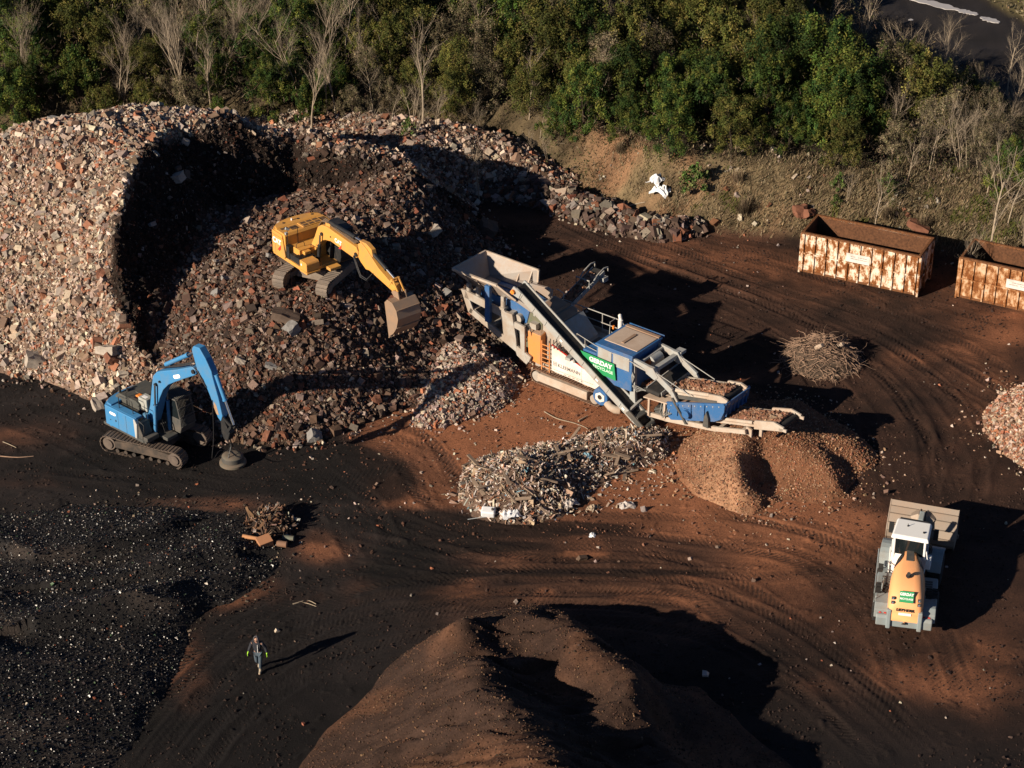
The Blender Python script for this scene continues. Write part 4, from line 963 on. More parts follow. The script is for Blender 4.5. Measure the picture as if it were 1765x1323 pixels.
    cylinder(root, M, (.75, .24, 1.15), (.85, .22, 3.85), .085, .60, M_BLU, 'boom_cylinder')
    cylinder(root, M, (1.35, -.11, 4.98), (3.55, -.11, 6.45), .105, .74, M_BLU, 'arm_cylinder')
    hs = MB(M)
    for k, y in enumerate((-.28, -.2, -.02, .05)):
        hs.tube([(.1, y, 2.2), (.38, y, 3.6), (.52, y, 4.2), (.85, y, 4.68 + .03 * k), (1.4, y, 4.92), (2.4, y, 5.32), (3.2, y, 5.72), (3.75, y - .05, 5.6), (4.05, y - .08, 5.2), (4.25, y - .05, 4.95)], .022)
    for k in range(3): hs.tube([(.5, -.2 + .1 * k, 1.3), (.65, -.25 + .1 * k, 1.75), (.85, -.25 + .1 * k, 1.7), (.95, -.2 + .1 * k, 1.25)], .022)
    hs.build('boom_hoses', M_HOSE, root)
    arm = [(3.42, 6.55), (3.55, 6.78), (3.95, 6.82), (4.3, 6.4), (4.62, 5.86), (4.68, 5.55), (4.95, 4.6), (5.12, 3.75), (4.98, 3.45), (4.80, 3.6), (4.40, 4.55), (4.05, 5.25), (3.68, 5.6)]
    ao = MB(M).prism(arm, -.29, .07).build('arm', M_BLU, root, .03, 2)
    rs = MB(M).prism([(4.62, 4.35), (4.78, 4.2), (4.9, 3.75), (4.75, 3.75), (4.6, 4.05)], -.296, -.288); rs.build('bare_patch', mat('bare_steel_patch', (.38, .27, .17), .7, .2, (.3, .15, .08), .5, 4, 0), ao)
    cylinder(root, M, (4.72, -.11, 5.68), (5.62, -.11, 3.45), .095, .52, M_BLU, 'bucket_cylinder', .6)
    lk = MB(M)
    for y in (-.26, .04): lk.bar((5.0, y, 3.75), (5.62, y, 3.42), .05, .12); lk.bar((5.62, y, 3.45), (5.3, y, 2.95), .05, .11)
    lk.cyl((5.62, -.32, 3.42), (5.62, .1, 3.42), .06)
    lk.build('bucket_linkage', M_BLK, root)
    MB(M).prism([(4.95, 3.55), (5.15, 3.6), (5.5, 3.0), (5.35, 2.6), (5.1, 2.55), (4.95, 2.9)], -.28, .06).build('grab_mount', M_BLK, root, .02)
    # lifting magnet, hung from the arm, resting on the ground
    Mi = root.matrix_basis.inverted() if False else (Matrix.Translation((X, Y, 0)) @ Matrix.Rotation(R(-24), 4, 'Z')).inverted()
    mx, my = gp(401.5, 797, .1)
    loc = Mi @ Vector((mx, my, 0))
    mz = zat(mx, my)
    g = MB(); g.lathe([(.0, 0), (.56, 0), (.62, .05), (.62, .15), (.55, .2), (.49, .22), (.49, .45), (.44, .5), (.3, .54), (0, .54)], (loc.x, loc.y, mz + .01), 32)
    go = g.build('lifting_magnet', mat('magnet_steel', (.13, .12, .095), .7, .2, (.2, .13, .09), .5, 3, .008), root)
    MB().lathe([(.49, .215), (.503, .23), (.503, .44), (.49, .455)], (loc.x, loc.y, mz + .012), 32).build('magnet_band', M_DGY, go)
    tip = M @ Vector((5.25, -.1, 2.65))
    c = MB()
    for a in (30, 150, 270): c.bar((loc.x + .38 * math.cos(R(a)), loc.y + .38 * math.sin(R(a)), mz + .5), (loc.x, loc.y, mz + 1.05), .035, .035)
    c.cyl((loc.x, loc.y, mz + .98), (loc.x, loc.y, mz + 1.12), .08)
    c.tube([(loc.x, loc.y, mz + 1.05), tuple(Vector((loc.x, loc.y, mz + 1.05)).lerp(tip, .5) + Vector((.05, 0, -.1))), tuple(tip)], .03)
    c.build('magnet_chain', M_BLK, root)
    a = M @ Vector((4.55, -.3, 4.4)); b = M @ Vector((4.6, -.45, 2.6))
    MB().tube(smooth_line([tuple(a), tuple(b), tuple(M @ Vector((4.55, -.6, 1.4))), (loc.x - .5, loc.y - .25, mz + .75), (loc.x - .15, loc.y, mz + .62)], 6), .016, 5).build('power_cable', M_HOSE, root)
blue_excavator()
# ------------------------------------------------------------------ wheel loader seen from behind
def loader():
    X, Y = 16.47, -17.66
    root = thing('wheel_loader', 'white and orange wheel loader seen from behind with its empty bucket in front', 'wheel loader', (X, Y, 0), R(78))
    mo = mat('orange_hood_paint', (.86, .40, .17), .45, 0, (.62, .36, .20), .25, 1.2, .002)
    mg = mat('loader_grey', (.22, .26, .27), .55, 0, (.22, .18, .14), .4, 2, .004)
    mw = mat('white_cab_paint', (.74, .74, .72), .4, 0, (.5, .45, .38), .16, 1.5, .002)
    I = Matrix.Identity(4)
    F = Matrix.Translation((.15, 0, 0)) @ Matrix.Rotation(R(-6), 4, 'Z') @ Matrix.Translation((-.15, 0, 0))
    def wheel(M, x, y, s):
        t = MB(M).lathe([(.40, -.27), (.66, -.29), (.74, -.22), (.76, 0), (.74, .22), (.66, .29), (.40, .27)], (x, y, .76), 36, 'y')
        for k in range(22):
            a = 2 * math.pi * k / 22
            for sg in (-1, 1): t.box((x + .765 * math.cos(a + sg * .05), y + sg * .13, .76 + .765 * math.sin(a + sg * .05)), (.05, .24, .07), ry=-math.degrees(a), rz=0)
        o = t.build('wheel', M_RUB, root)
        MB(M).lathe([(.0, -.1), (.16, -.12), (.2, .0), (.36, .08), (.42, .24), (.42, -.2), (0, -.2)] if s > 0 else [(0, .1), (.16, .12), (.2, 0), (.36, -.08), (.42, -.24), (.42, .2), (0, .2)], (x, y, .76), 24, 'y').build('rim', mg, o)
    for y, s in ((-1.02, -1), (1.02, 1)): wheel(I, -1.75, y, s); wheel(F, 1.25, y, s)
    MB().bx(-2.9, .1, -.5, .5, .55, 1.15).build('rear_frame', M_DGY, root, .03)
    MB(F).bx(.1, 2.0, -.5, .5, .5, 1.2).build('front_frame', mg, root, .03)
    MB().cyl((.1, 0, .45), (.1, 0, 1.25), .2, n=16).build('articulation_joint', M_DGY, root)
    ax = MB(); ax.cyl((-1.75, -.95, .76), (-1.75, .95, .76), .16); ax.build('rear_axle', M_DGY, root)
    ax = MB(F); ax.cyl((1.25, -.95, .76), (1.25, .95, .76), .16); ax.build('front_axle', M_DGY, root)
    # rear deck / fenders
    for s in (1, -1):
        d = MB(); d.prism([(-3.0, .85), (-3.02, 1.25), (-2.75, 1.42), (-.65, 1.46), (-.45, 1.2), (-.75, 1.2), (-1.0, 1.36), (-2.35, 1.34), (-2.6, 1.0), (-2.7, .8)], s * .62, s * 1.22)
        d.bx(-2.4, -.7, min(s * 1.12, s * 1.24), max(s * 1.12, s * 1.24), 1.2, 1.44)
        do = d.build('rear_fender', mg, root, .03, 2)
        st = MB()
        for k in range(3): st.bx(-1.35 + k * .17, -1.25 + k * .17, min(s * .72, s * 1.02), max(s * .72, s * 1.02), 1.455, 1.475)
        st.build('deck_grip', M_DGY, do)
        rl = MB()
        for y in (s * .78, s * .98): rl.cyl((-3.05, y, 1.12), (-3.02, y, 1.12), .055, n=12)
        rl.build('tail_lamp', M_RED, root)
        fo = MB(F); pts = arc((1.25, .76), .9, 160, 35, 8); fo.prism(pts + [(p[0] - (p[0] - 1.25) * .06, .76 + (p[1] - .76) * .94) for p in reversed(pts)], s * .74, s * 1.3)
        fo.build('front_fender', mg, root, .02)
    ct = MB(); ct.prism([(-3.2, .62), (-2.7, .62), (-2.7, 1.12), (-3.15, 1.12), (-3.22, 1.0)], -1.12, 1.12)
    for y in (-.62, .62): ct.bx(-3.32, -3.12, y - .09, y + .09, .58, 1.5)
    cto = ct.build('counterweight', mg, root, .04, 2)
    MB().cyl((-3.2, 0, .95), (-3.36, 0, .95), .045).bx(-3.32, -3.2, -.08, .08, .86, .9).build('tow_pin', M_CHR, cto)
    rail(root, I, [[(-2.6, 1.26, 1.3), (-2.55, 1.28, 2.05), (-1.0, 1.28, 2.1), (-.3, 1.28, 2.35), (-.3, 1.24, 1.4)], [(-2.55, 1.28, 1.7), (-.35, 1.28, 1.75)], [(-2.0, 1.0, 1.45), (-2.0, 1.0, 1.9), (-1.8, .98, 1.95), (-1.75, .98, 1.45)]], mg, .025)
    # hood: lofted, wide rear, tapering to the cab, falling to the tail
    st = [(-3.28, .60, .98, 1.45), (-3.22, .66, .98, 1.80), (-3.02, .70, 1.1, 2.10), (-2.6, .72, 1.2, 2.34), (-2.1, .72, 1.2, 2.46), (-1.65, .70, 1.2, 2.52), (-1.2, .63, 1.3, 2.55), (-.8, .53, 1.4, 2.56), (-.5, .40, 1.5, 2.54), (-.3, .22, 1.6, 2.46)]
    hv = []; hf = []; nn = 12
    for x, hw, zb, zt in st:
        for k in range(nn):
            a = math.pi * k / (nn - 1); cx = math.cos(a); sx_ = math.sin(a)
            yy = hw * math.copysign(abs(cx) ** .55, cx); zz = zb + (zt - zb) * abs(sx_) ** .5
            hv.append((x - .10 * (zz - zb) * (x < -3.1) * 0, yy, zz))
    for i in range(len(st) - 1):
        for k in range(nn - 1): hf.append((i * nn + k, i * nn + k + 1, (i + 1) * nn + k + 1, (i + 1) * nn + k))
    hf.append(tuple(range(nn))); hf.append(tuple(range((len(st) - 1) * nn + nn - 1, (len(st) - 1) * nn - 1, -1)))
    hb = MB(); hb.add(hv, hf, True); ho = hb.build('engine_hood', mo, root)
    MB().prism([(-1.2, 2.545), (-.45, 2.535), (-.45, 2.565), (-1.2, 2.575)], -.15, .15).build('hood_grille', M_DGY, ho)
    for s in (1, -1):
        pv = []; pf = []
        def hp(x, a_):
            for q in range(len(st) - 1):
                if st[q][0] <= x <= st[q + 1][0]: break
            t = (x - st[q][0]) / (st[q + 1][0] - st[q][0]); hw, zb, zt = [st[q][j] * (1 - t) + st[q + 1][j] * t for j in (1, 2, 3)]
            ca, sa = math.cos(R(a_)), math.sin(R(a_))
            return ((hw + .012) * ca ** .55 * s, zb + (zt + .012 - zb) * sa ** .5)
        for i in range(7):
            x = -1.42 + i * .155
            lo, hi = (22, 77 - abs(i - 3.5) * 4) if i else (40, 48)
            for j in range(6): yy, zz = hp(x, lo + (hi - lo) * j / 5); pv.append((x, yy, zz))
        for i in range(6):
            for j in range(5): pf.append((i * 6 + j, (i + 1) * 6 + j, (i + 1) * 6 + j + 1, i * 6 + j + 1))
        MB().add(pv, pf).build('side_grille', M_BLK, ho)
        lp = MB()
        for z_ in (1.98, 1.82): lp.box((-3.12 - (2.0 - z_) * .45, s * .52, z_), (.09, .13, .10), ry=-20)
        lp.build('rear_lamp', M_DGY, ho)
        l2 = MB()
        for z_ in (1.98, 1.82): l2.cyl((-3.16 - (2.0 - z_) * .45, s * .52, z_ + .01), (-3.185 - (2.0 - z_) * .45, s * .52, z_ + .02), .035, n=10)
        l2.build('rear_lamp_lens', M_CHR, ho)
    ex = MB().tube([(-2.2, 0, 2.4), (-2.22, 0, 2.62), (-2.32, 0, 2.68)], .075, 12).cyl((-2.2, 0, 2.46), (-2.2, 0, 2.52), .11, n=16); ex.build('exhaust_pipe', M_BLK, root)
    # plates on the sloping tail
    o = Vector((-2.93, 0, 2.22)); dn = Vector((-3.24, 0, 1.83)); up = (o - dn).normalized()
    Mt = frame((o + dn) / 2 + Vector((-.05, 0, .05)), (0, -1, 0), up)
    sgn = MB(Mt).box((0, .02, 0), (.56, .46, .02)).build('name_plate', mat('green_sign', (.02, .26, .09), .5, 0, (.1, .3, .15), .15, 3, 0), root)
    lettering('lettering', 'GERDAY', M_WHT, sgn, Mt @ Matrix.Translation((0, .12, .014)), .15, .003, .006, .95)
    lettering('lettering', 'RECYCLAGE', M_WHT, sgn, Mt @ Matrix.Translation((0, -.06, .014)), .10, .003, .003, .95)
    Mn = frame((-3.295, 0, 1.55), (0, -1, 0), (.09, 0, 1))
    lettering('lettering', 'LIEBHERR', M_BLK, ho, Mn, .17, .004, .006, 1.0)
    Mp = frame((-3.30, 0, 1.36), (0, -1, 0), (0, 0, 1))
    MB(Mp).box((0, 0, .0), (.5, .11, .02)).build('number_plate', M_WHT, root)
    # cab
    c = MB(F); x0, x1, hw = -.42, .66, .68
    c.prism([(x0 + .05, 1.15), (x1, 1.15), (x1 + .1, 1.6), (x1 + .1, 1.9), (x0, 1.9), (x0, 1.3)], -hw, hw)
    for s in (1, -1):
        c.bar((x0 + .05, s * (hw - .05), 1.9), (x0 - .14, s * (hw - .06), 3.2), .1, .1); c.bar((x1 + .05, s * (hw - .05), 1.9), (x1 - .05, s * (hw - .06), 3.2), .09, .09); c.bar((.1, s * (hw - .04), 1.9), (.05, s * (hw - .05), 3.2), .07, .07)
    c.bx(x0 - .02, x0 + .08, -hw, hw, 1.9, 2.3)
    c.bx(-.45, -.05, -hw - .24, -hw + .02, 1.75, 2.25)
    c.build('cab', mw, root, .03, 2)
    rf = MB(F).hexa([(x0 - .30, -.78, 3.18), (x1 + .02, -.74, 3.18), (x1 + .02, .74, 3.18), (x0 - .30, .78, 3.18), (x0 - .22, -.72, 3.34), (x1 - .08, -.68, 3.36), (x1 - .08, .68, 3.36), (x0 - .22, .72, 3.34)]); rfo = rf.build('cab_roof', mw, root, .05, 3)
    MB(F).bx(x1 - .04, x1 + .06, -.6, .6, 3.25, 3.34).build('front_lamp_bar', M_BLK, rfo, .01)
    MB(F).tube([(.1, .2, 3.35), (.05, .2, 3.5)], .014).cyl((.1, .2, 3.34), (.1, .2, 3.38), .04).cyl((-.2, -.5, 3.34), (-.2, -.5, 3.39), .05).build('antenna', M_BLK, rfo)
    g = MB(F)
    g.add([(x0 - .03, -hw + .06, 2.3), (x0 - .03, hw - .06, 2.3), (x0 - .16, hw - .06, 3.2), (x0 - .16, -hw + .06, 3.2)], [(0, 1, 2, 3)])
    g.add([(x1 + .09, -hw + .06, 1.9), (x1 + .09, hw - .06, 1.9), (x1 - .02, hw - .06, 3.2), (x1 - .02, -hw + .06, 3.2)], [(0, 1, 2, 3)])
    for s in (1, -1): g.add([(x0 + .08, s * (hw - .02), 1.9), (x1 + .05, s * (hw - .02), 1.9), (x1 - .05, s * (hw - .03), 3.2), (x0 + .1, s * (hw - .03), 3.2)], [(0, 1, 2, 3)])
    g.build('window', M_GLS, root)
    for s in (1, -1):
        MB(F).tube([(x1 - .1, s * .7, 3.0), (x1, s * .9, 3.0)], .02).bx(x1 - .06, x1 + .04, s * .92 - .1, s * .92 + .1, 2.55, 3.05).build('mirror', M_BLK, root, .02)
    rail(root, F, [[(x0 - .06, -hw - .02, 2.0), (x0 - .1, -hw - .1, 2.3), (x0 - .05, -hw - .02, 2.65)], [(-.5, hw + .06, 1.3), (-.5, hw + .08, 2.6)], [(.1, hw + .06, 1.3), (.1, hw + .08, 2.6)]], mw, .025)
    for k in range(4): MB(F).bx(-.4, .02, hw + .05, hw + .3, .6 + k * .3, .64 + k * .3).build('step', mg, root)
    # lift arms, tilt lever, bucket
    for s in (1, -1): MB(F).prism([(.9, 1.5), (1.1, 1.75), (2.2, 1.35), (3.2, .75), (3.3, .55), (3.1, .5), (2.1, 1.0)], s * .38 - .07, s * .38 + .07).build('lift_arm', mg, root, .03, 2)
    MB(F).prism([(2.0, 1.1), (2.25, 1.05), (3.2, 1.75), (3.72, 1.86), (3.8, 1.7), (3.4, 1.45), (2.5, .85)], -.13, .09).build('tilt_lever', mg, root, .04, 2)
    cylinder(root, F, (1.0, 0, 1.55), (2.1, 0, 1.12), .1, .55, mg, 'tilt_cylinder')
    MB(F).bar((3.5, 0, 1.65), (3.55, 0, 1.1), .1, .12).build('tilt_link', mg, root)
    prof = [(4.75, .18), (4.1, .16), (3.62, .24), (3.42, .5), (3.42, .8), (3.55, 1.15), (3.82, 1.45), (4.05, 1.68), (4.22, 1.88)]
    mbk = mat('loader_bucket_steel', (.26, .215, .175), .5, .3, (.30, .21, .15), .5, 1.6, .01)
    BF = F @ Matrix.Translation((0, -.05, 0))
    b = MB(BF); n = len(prof); y0, y1 = -1.45, 1.45
    b.add([(x, y0, z) for x, z in prof] + [(x, y1, z) for x, z in prof], [(i, i + 1, n + i + 1, n + i) for i in range(n - 1)])
    bo = b.build('bucket', mbk, root); bo.modifiers.new('s', 'SOLIDIFY').thickness = .035
    for y in (y0, y1): MB(BF).prism([(4.85, .12), (3.62, .2), (3.4, .5), (3.4, .8), (3.53, 1.15), (3.8, 1.45), (4.03, 1.68), (4.22, 1.90), (4.4, 1.5), (4.6, .9)], y - .025, y + .025).build('bucket_side', mbk, bo, .005)
    rb = MB(BF)
    for k, dz in ((6, 0), (7, 0), (5, 0), (4, 0)): rb.bar((prof[k][0] - .03, y0, prof[k][1] + .01), (prof[k][0] - .03, y1, prof[k][1] + .01), .05, .03)
    rb.build('bucket_rib', mbk, bo)
    er = MB(BF)
    for s in (1, -1):
        er.hexa([(3.40, s * .12, .9), (3.52, s * .22, .9), (3.60, s * .24, .9), (3.46, s * .14, .9), (3.72, s * .14, 1.72), (3.72, s * .52, 1.5), (4.0, s * .52, 1.55), (4.05, s * .14, 1.75)])
        er.prism([(3.3, .55), (3.2, .9), (3.6, 1.72), (4.0, 1.72), (3.5, .8)], s * .16 - .03, s * .16 + .03)
    er.build('bucket_bracket', mbk, bo)
    ce = MB(BF); ce.bx(4.7, 4.98, y0 - .02, y1 + .02, .1, .15); ce.hexa([(4.7, y0 - .08, .1), (5.0, y0 - .08, .1), (5.0, y0 - .02, .1), (4.7, y0 - .02, .1), (4.6, y0 - .08, .35), (4.75, y0 - .08, .3), (4.75, y0 - .02, .3), (4.6, y0 - .02, .35)])
    ce.build('cutting_edge', mbk, bo)
    hz = MB(F)
    for k in range(5): hz.tube([(.8, -.75 + .08 * k, 1.3), (1.1, -.8 + .08 * k, 1.75 + .05 * k), (1.5, -.72 + .08 * k, 1.7), (1.9, -.6 + .08 * k, 1.3)], .025)
    hz.build('hoses', M_HOSE, root)
loader()

# ------------------------------------------------------------------ roll-off containers
def rust_mat(name, paint, lo, hi, rust=(.27, .09, .022), off=0.0):
    if name in MATS: return MATS[name]
    m, n, b = _nodes(name)
    tc = n.nodes.new('ShaderNodeTexCoord'); mp = n.nodes.new('ShaderNodeMapping'); mp.inputs['Scale'].default_value = (1.5, 1.5, .8); mp.inputs['Location'].default_value = (off, off * .7, off * .3)
    n.links.new(tc.outputs['Object'], mp.inputs[0])
    a = _noise(n, 2.1, 10, .74, mp.outputs[0]); c = _noise(n, 9, 6, .7, tc.outputs['Object']); d = _noise(n, .9, 3, .6, mp.outputs[0])
    ad = n.nodes.new('ShaderNodeMath'); ad.operation = 'MULTIPLY_ADD'; ad.inputs[1].default_value = .3; n.links.new(d.outputs[0], ad.inputs[0]); n.links.new(a.outputs[0], ad.inputs[2])
    f = _ramp(n, ad.outputs[0], lo, hi, (0, 0, 0), (1, 1, 1))
    rc = _ramp(n, c.outputs[0], .3, .72, tuple(x * .28 for x in rust), rust); rc.color_ramp.elements.new(.85).color = (.42, .16, .05, 1)
    halo = _ramp(n, ad.outputs[0], lo - .07, lo + .03, (0, 0, 0), (1, 1, 1))
    p2 = _mix(n, halo.outputs[0], paint, (.42, .22, .10))
    col = _mix(n, f.outputs[0], p2, rc.outputs[0]); n.links.new(col, b.inputs['Base Color'])
    b.inputs['Roughness'].default_value = .75; b.inputs['Specular IOR Level'].default_value = .25
    bp = n.nodes.new('ShaderNodeBump'); bp.inputs['Distance'].default_value = .012; bp.inputs['Strength'].default_value = .5
    n.links.new(ad.outputs[0], bp.inputs['Height']); n.links.new(bp.outputs[0], b.inputs['Normal'])
    MATS[name] = m; return m
def container(name, label, ox, oy, hd, mo, sign, seed):
    root = thing(name, label, 'container', (ox, oy, max(.02, zat(ox, oy) - .05)), R(hd), 'rusty open containers')
    L, Wd, H = 6.5, 2.45, 2.38; z0 = .16; fl = .06
    min_ = rust_mat('rusty_inside', (.10, .06, .04), .30, .5, (.15, .065, .03))
    # local: x along the near long side from its left end, y inward
    w_ = MB()
    w_.bx(0, L, 0, .05, z0, H).bx(0, L, Wd - .05, Wd, z0, H)
    wo = w_.build('side_wall', mo, root)
    e = MB(); e.bx(.0, .05, .05, Wd - .05, z0, H); e.bx(L - .05, L, .05, Wd - .05, z0, H); e.build('end_wall', mo, root)
    inn = MB(); inn.bx(.055, L - .055, .055, .075, z0 + .1, H - .02).bx(.055, L - .055, Wd - .075, Wd - .055, z0 + .1, H - .02).bx(.055, .075, .08, Wd - .08, z0 + .1, H - .02).bx(L - .075, L - .055, .08, Wd - .08, z0 + .1, H - .02).bx(.05, L - .05, .05, Wd - .05, z0, z0 + .08)
    inn.build('lining', min_, root)
    rimm = rust_mat('rusty_rim', (.3, .2, .13), .36, .56, (.22, .09, .035))
    rm = MB(); rm.bx(-.05, L + .05, -.06, .10, H, H + .1).bx(-.05, L + .05, Wd - .10, Wd + .06, H, H + .1).bx(-.05, .1, .1, Wd - .1, H, H + .1).bx(L - .1, L + .05, .1, Wd - .1, H, H + .1)
    rm.build('top_rim', rimm, root, .015)
    nr = 11
    for k in range(nr):
        x = .12 + (L - .24) * k / (nr - 1)
        for ya, yb in ((-.09, 0), (Wd, Wd + .09)): MB().bx(x - .045, x + .045, ya, yb, z0 + .02, H).build('rib', mo, root, .01)
    for x in (-.045, L + .045):
        pm = MB()
        for y in (.08, Wd - .08, Wd / 2): pm.bx(x - .05, x + .05, y - .09, y + .09, 0.05, H)
        pm.bx(x - .035, x + .035, .1, Wd - .1, .9, 1.0)
        pm.build('end_post', mo, root, .01)
    ub = MB()
    for y in (.75, Wd - .75): ub.bx(0, L, y - .06, y + .06, 0, z0)
    ub.bx(0, L, -.02, .02, z0 - .02, z0 + .1).bx(0, L, Wd - .02, Wd + .02, z0 - .02, z0 + .1)
    for y in (.5, Wd - .5): ub.cyl((.25, y - .12, .1), (.25, y + .12, .1), .1).cyl((L - .25, y - .12, .1), (L - .25, y + .12, .1), .1)
    ub.build('skid', rimm, root)
    bz = MB(); bz.bx(.15, L - .15, -.075, -.002, 1.22, 1.30); bz.build('waist_rail', mo, root)
    if sign:
        s = MB(); s.bx(2.55, 3.85, -.10, -.092, 1.35, 1.85); so_ = s.build('sign', mat('faded_sign', (.62, .60, .56), .6, 0, (.35, .16, .08), .35, 2, 0), root)
        Mx = frame((3.2, -.105, 1.62), (1, 0, 0), (0, 0, 1))
        st = MB(Mx)
        rr_ = random.Random(seed)
        for row in (.06, -.06):
            x = -.5
            while x < .5:
                wv = rr_.uniform(.05, .14); 
                if rr_.random() < .75: st.box((x + wv / 2, row, 0), (wv, .05, .004))
                x += wv + .03
        st.build('worn_print', mat('worn_print', (.25, .24, .24), .7, 0, (.5, .4, .3), .5, 6, 0), so_)
    return root
c1x, c1y = gp(1378, 468, .1); c2x, c2y = gp(1580, 511, .1)
hd1 = math.degrees(math.atan2(c2y - c1y, c2x - c1x))
container('open_container', 'rusty white open container standing whole in view at the foot of the bank', c1x, c1y, hd1, rust_mat('rusty_white_paint', (.66, .58, .48), .64, .70), True, 1)
c3x, c3y = gp(1648, 512, .1)
container('open_container', 'more heavily rusted open container cut off by the right edge of the photo', c3x, c3y, hd1 - 1.5, rust_mat('rusty_flaked_paint', (.52, .38, .26), .60, .70, off=13.0), True, 2)
# ------------------------------------------------------------------ mobile crushing plant
def crusher():
    root = thing('mobile_crusher', 'long tracked crushing plant with grey hopper, white and orange side panels and blue screen box', 'crusher', (3.4, .2, 0), R(-39))
    mst = mat('worn_hopper_steel', (.30, .275, .25), .5, .2, (.30, .19, .12), .5, 1.0, .006)
    mfr = mat('crusher_frame_paint', (.36, .35, .32), .6, 0, (.27, .185, .12), .6, 1.2, .005)
    mgr = mat('crusher_grey_paint', (.32, .335, .325), .6, 0, (.28, .21, .155), .5, 1.4, .004)
    mcr = mat('dusty_cream_paint', (.42, .37, .31), .65, 0, (.33, .20, .12), .5, 1.6, .005)
    mbl = mat('crusher_blue_paint', (.022, .105, .27), .55, 0, (.20, .17, .15), .38, 1.3, .004)
    mwh = mat('crusher_white_paint', (.66, .63, .58), .55, 0, (.50, .32, .20), .42, .9, .003)
    mor = mat('crusher_orange_paint', (.62, .23, .06), .5, 0, (.36, .20, .11), .45, 1.3, .004)
    mdu = mat('dust_covered_steel', (.30, .20, .135), .8, 0, (.18, .10, .06), .5, 1.8, .01)
    mtan = mat('dusty_roof', (.46, .36, .28), .75, 0, (.33, .23, .16), .5, .9, .004)
    mgn = MATS['green_sign']
    mol = mat('olive_paint', (.10, .12, .075), .6, 0, (.17, .13, .09), .5, 2, .004)
    T = Matrix.Translation((.15, -.12, 0))
    # ---- tracks
    a, r_, wd = 1.78, .36, .44
    for y in (-1.13, 1.02):
        shoes(MB(T), y, a, r_, wd, .03, .16).build('track', mat('red_dust_track', (.13, .08, .055), .85, .1, (.24, .14, .09), .6, 2.2, .01), root)
        MB(T).prism([(-a + .05, .16), (a - .45, .16), (a - .45, .60), (-a + .05, .60)], y - .235, y + .235).build('track_frame', mcr, root, .02)
        MB(T).cyl((a, y - .25, r_ + .03), (a, y + .22, r_ + .03), .24, n=20).build('idler', mfr, root)
        MB(T).cyl((-a, y - .22, r_ + .03), (-a, y + .22, r_ + .03), .27, n=20).build('sprocket', mfr, root)
    ub = MB(); ub.bx(-2.0, 2.6, -.85, .65, .45, 1.0); ub.bx(-1.2, -.8, -1.2, 1.0, .55, .8).bx(1.0, 1.4, -1.2, 1.0, .55, .8); ub.build('undercarriage', mdu, root, .02)
    # ---- main frame, both sides
    for y, s in ((-1.36, -1), (1.0, 1)):
        f = MB()
        f.bar((-6.25, y, 3.42), (-3.7, y, 3.1), .14, .42); f.bar((-5.95, y, 2.62), (-2.1, y, 1.12), .14, .34)
        f.prism([(-6.5, 3.62), (-6.15, 3.62), (-5.7, 2.7), (-5.8, 2.45), (-6.05, 2.5)], y - .07, y + .07)
        f.prism([(-3.95, 3.28), (-3.2, 3.28), (-2.95, 2.0), (-2.9, 1.35), (-3.7, 1.65)], y - .09, y + .09)
        f.bar((-3.1, y, 2.75), (-2.45, y, 2.67), .14, .34)
        f.prism([(-3.1, 1.6), (-2.4, 1.35), (-2.2, .95), (-2.3, .8), (-2.9, 1.1)], y - .085, y + .085)
        f.prism([(-2.75, 2.75), (-2.42, 2.75), (-2.42, .9), (-2.65, 1.05)], y - .08, y + .08)
        f.bx(-2.0, 2.4, y - s * .3 - .05, y - s * .3 + .05, .72, 1.0)
        f.build('side_frame', mfr, root, .015)
    cb = MB()
    for x, z in ((-6.1, 3.3), (-5.75, 2.6), (-4.6, 2.1), (-3.3, 1.7), (-3.4, 3.15)): cb.bx(x - .12, x + .12, -1.32, .96, z - .12, z + .12)
    cb.prism([(-6.0, 2.5), (-2.2, 1.0), (-2.2, .9), (-6.0, 2.4)], -1.2, .9)
    cb.build('cross_beam', mfr, root)
    MB().bx(-4.80, -4.50, -1.62, -1.42, 2.45, 4.45).build('lift_post', mbl, root, .01)
    MB().bx(-4.80, -4.50, 1.06, 1.26, 2.45, 4.2).build('lift_post', mbl, root, .01)
    for x in (-6.1, -5.5, -3.9):
        for y in (-1.25, .85): sp = MB(); sp.bx(x - .09, x + .09, y - .1, y + .1, 3.3, 4.0); sp.bx(x - .16, x + .16, y - .16, y + .16, 3.3, 3.42); sp.cyl((x, y, 3.4), (x, y, 3.75), .13, n=10); sp.build('spring_mount', mfr, root)
    # ---- hopper
    h = MB(); zt = 4.62; fl = 3.72
    L0, L1 = -6.95, -3.55; yn, yf = -1.5, 1.08
    h.add([(L0, yn, zt), (L1 - .55, yn, zt), (L1 + .35, -1.15, 3.95), (L1 + .3, -.8, fl), (-6.2, -.8, fl)], [(0, 1, 2, 3, 4)])
    h.add([(L0, yf, zt), (L1, yf, zt), (L1, yf - .08, 3.98), (L1 + .3, .45, fl), (-6.2, .45, fl)], [(0, 1, 2, 3, 4)])
    h.add([(L0, yn, zt), (L0, yf, zt), (-6.2, .45, fl), (-6.2, -.8, fl)], [(0, 1, 2, 3)])
    h.add([(-6.2, -.8, fl), (-6.2, .45, fl), (L1 + .9, .45, fl - .25), (L1 + .9, -.8, fl - .25)], [(0, 1, 2, 3)])
    ho = h.build('hopper', mst, root); ho.modifiers.new('s', 'SOLIDIFY').thickness = .05
    rm = MB(); rm.bar((L0, yn, zt), (L1 - .55, yn, zt), .12, .12).bar((L0, yf, zt), (L1, yf, zt), .08, .08).bar((L0, yn, zt), (L0, yf, zt), .1, .1).bar((L1 - .55, yn, zt), (L1 + .35, -1.15, 3.95), .1, .1).bar((L1, yf, zt), (L1, yf - .05, 3.98), .09, .09)
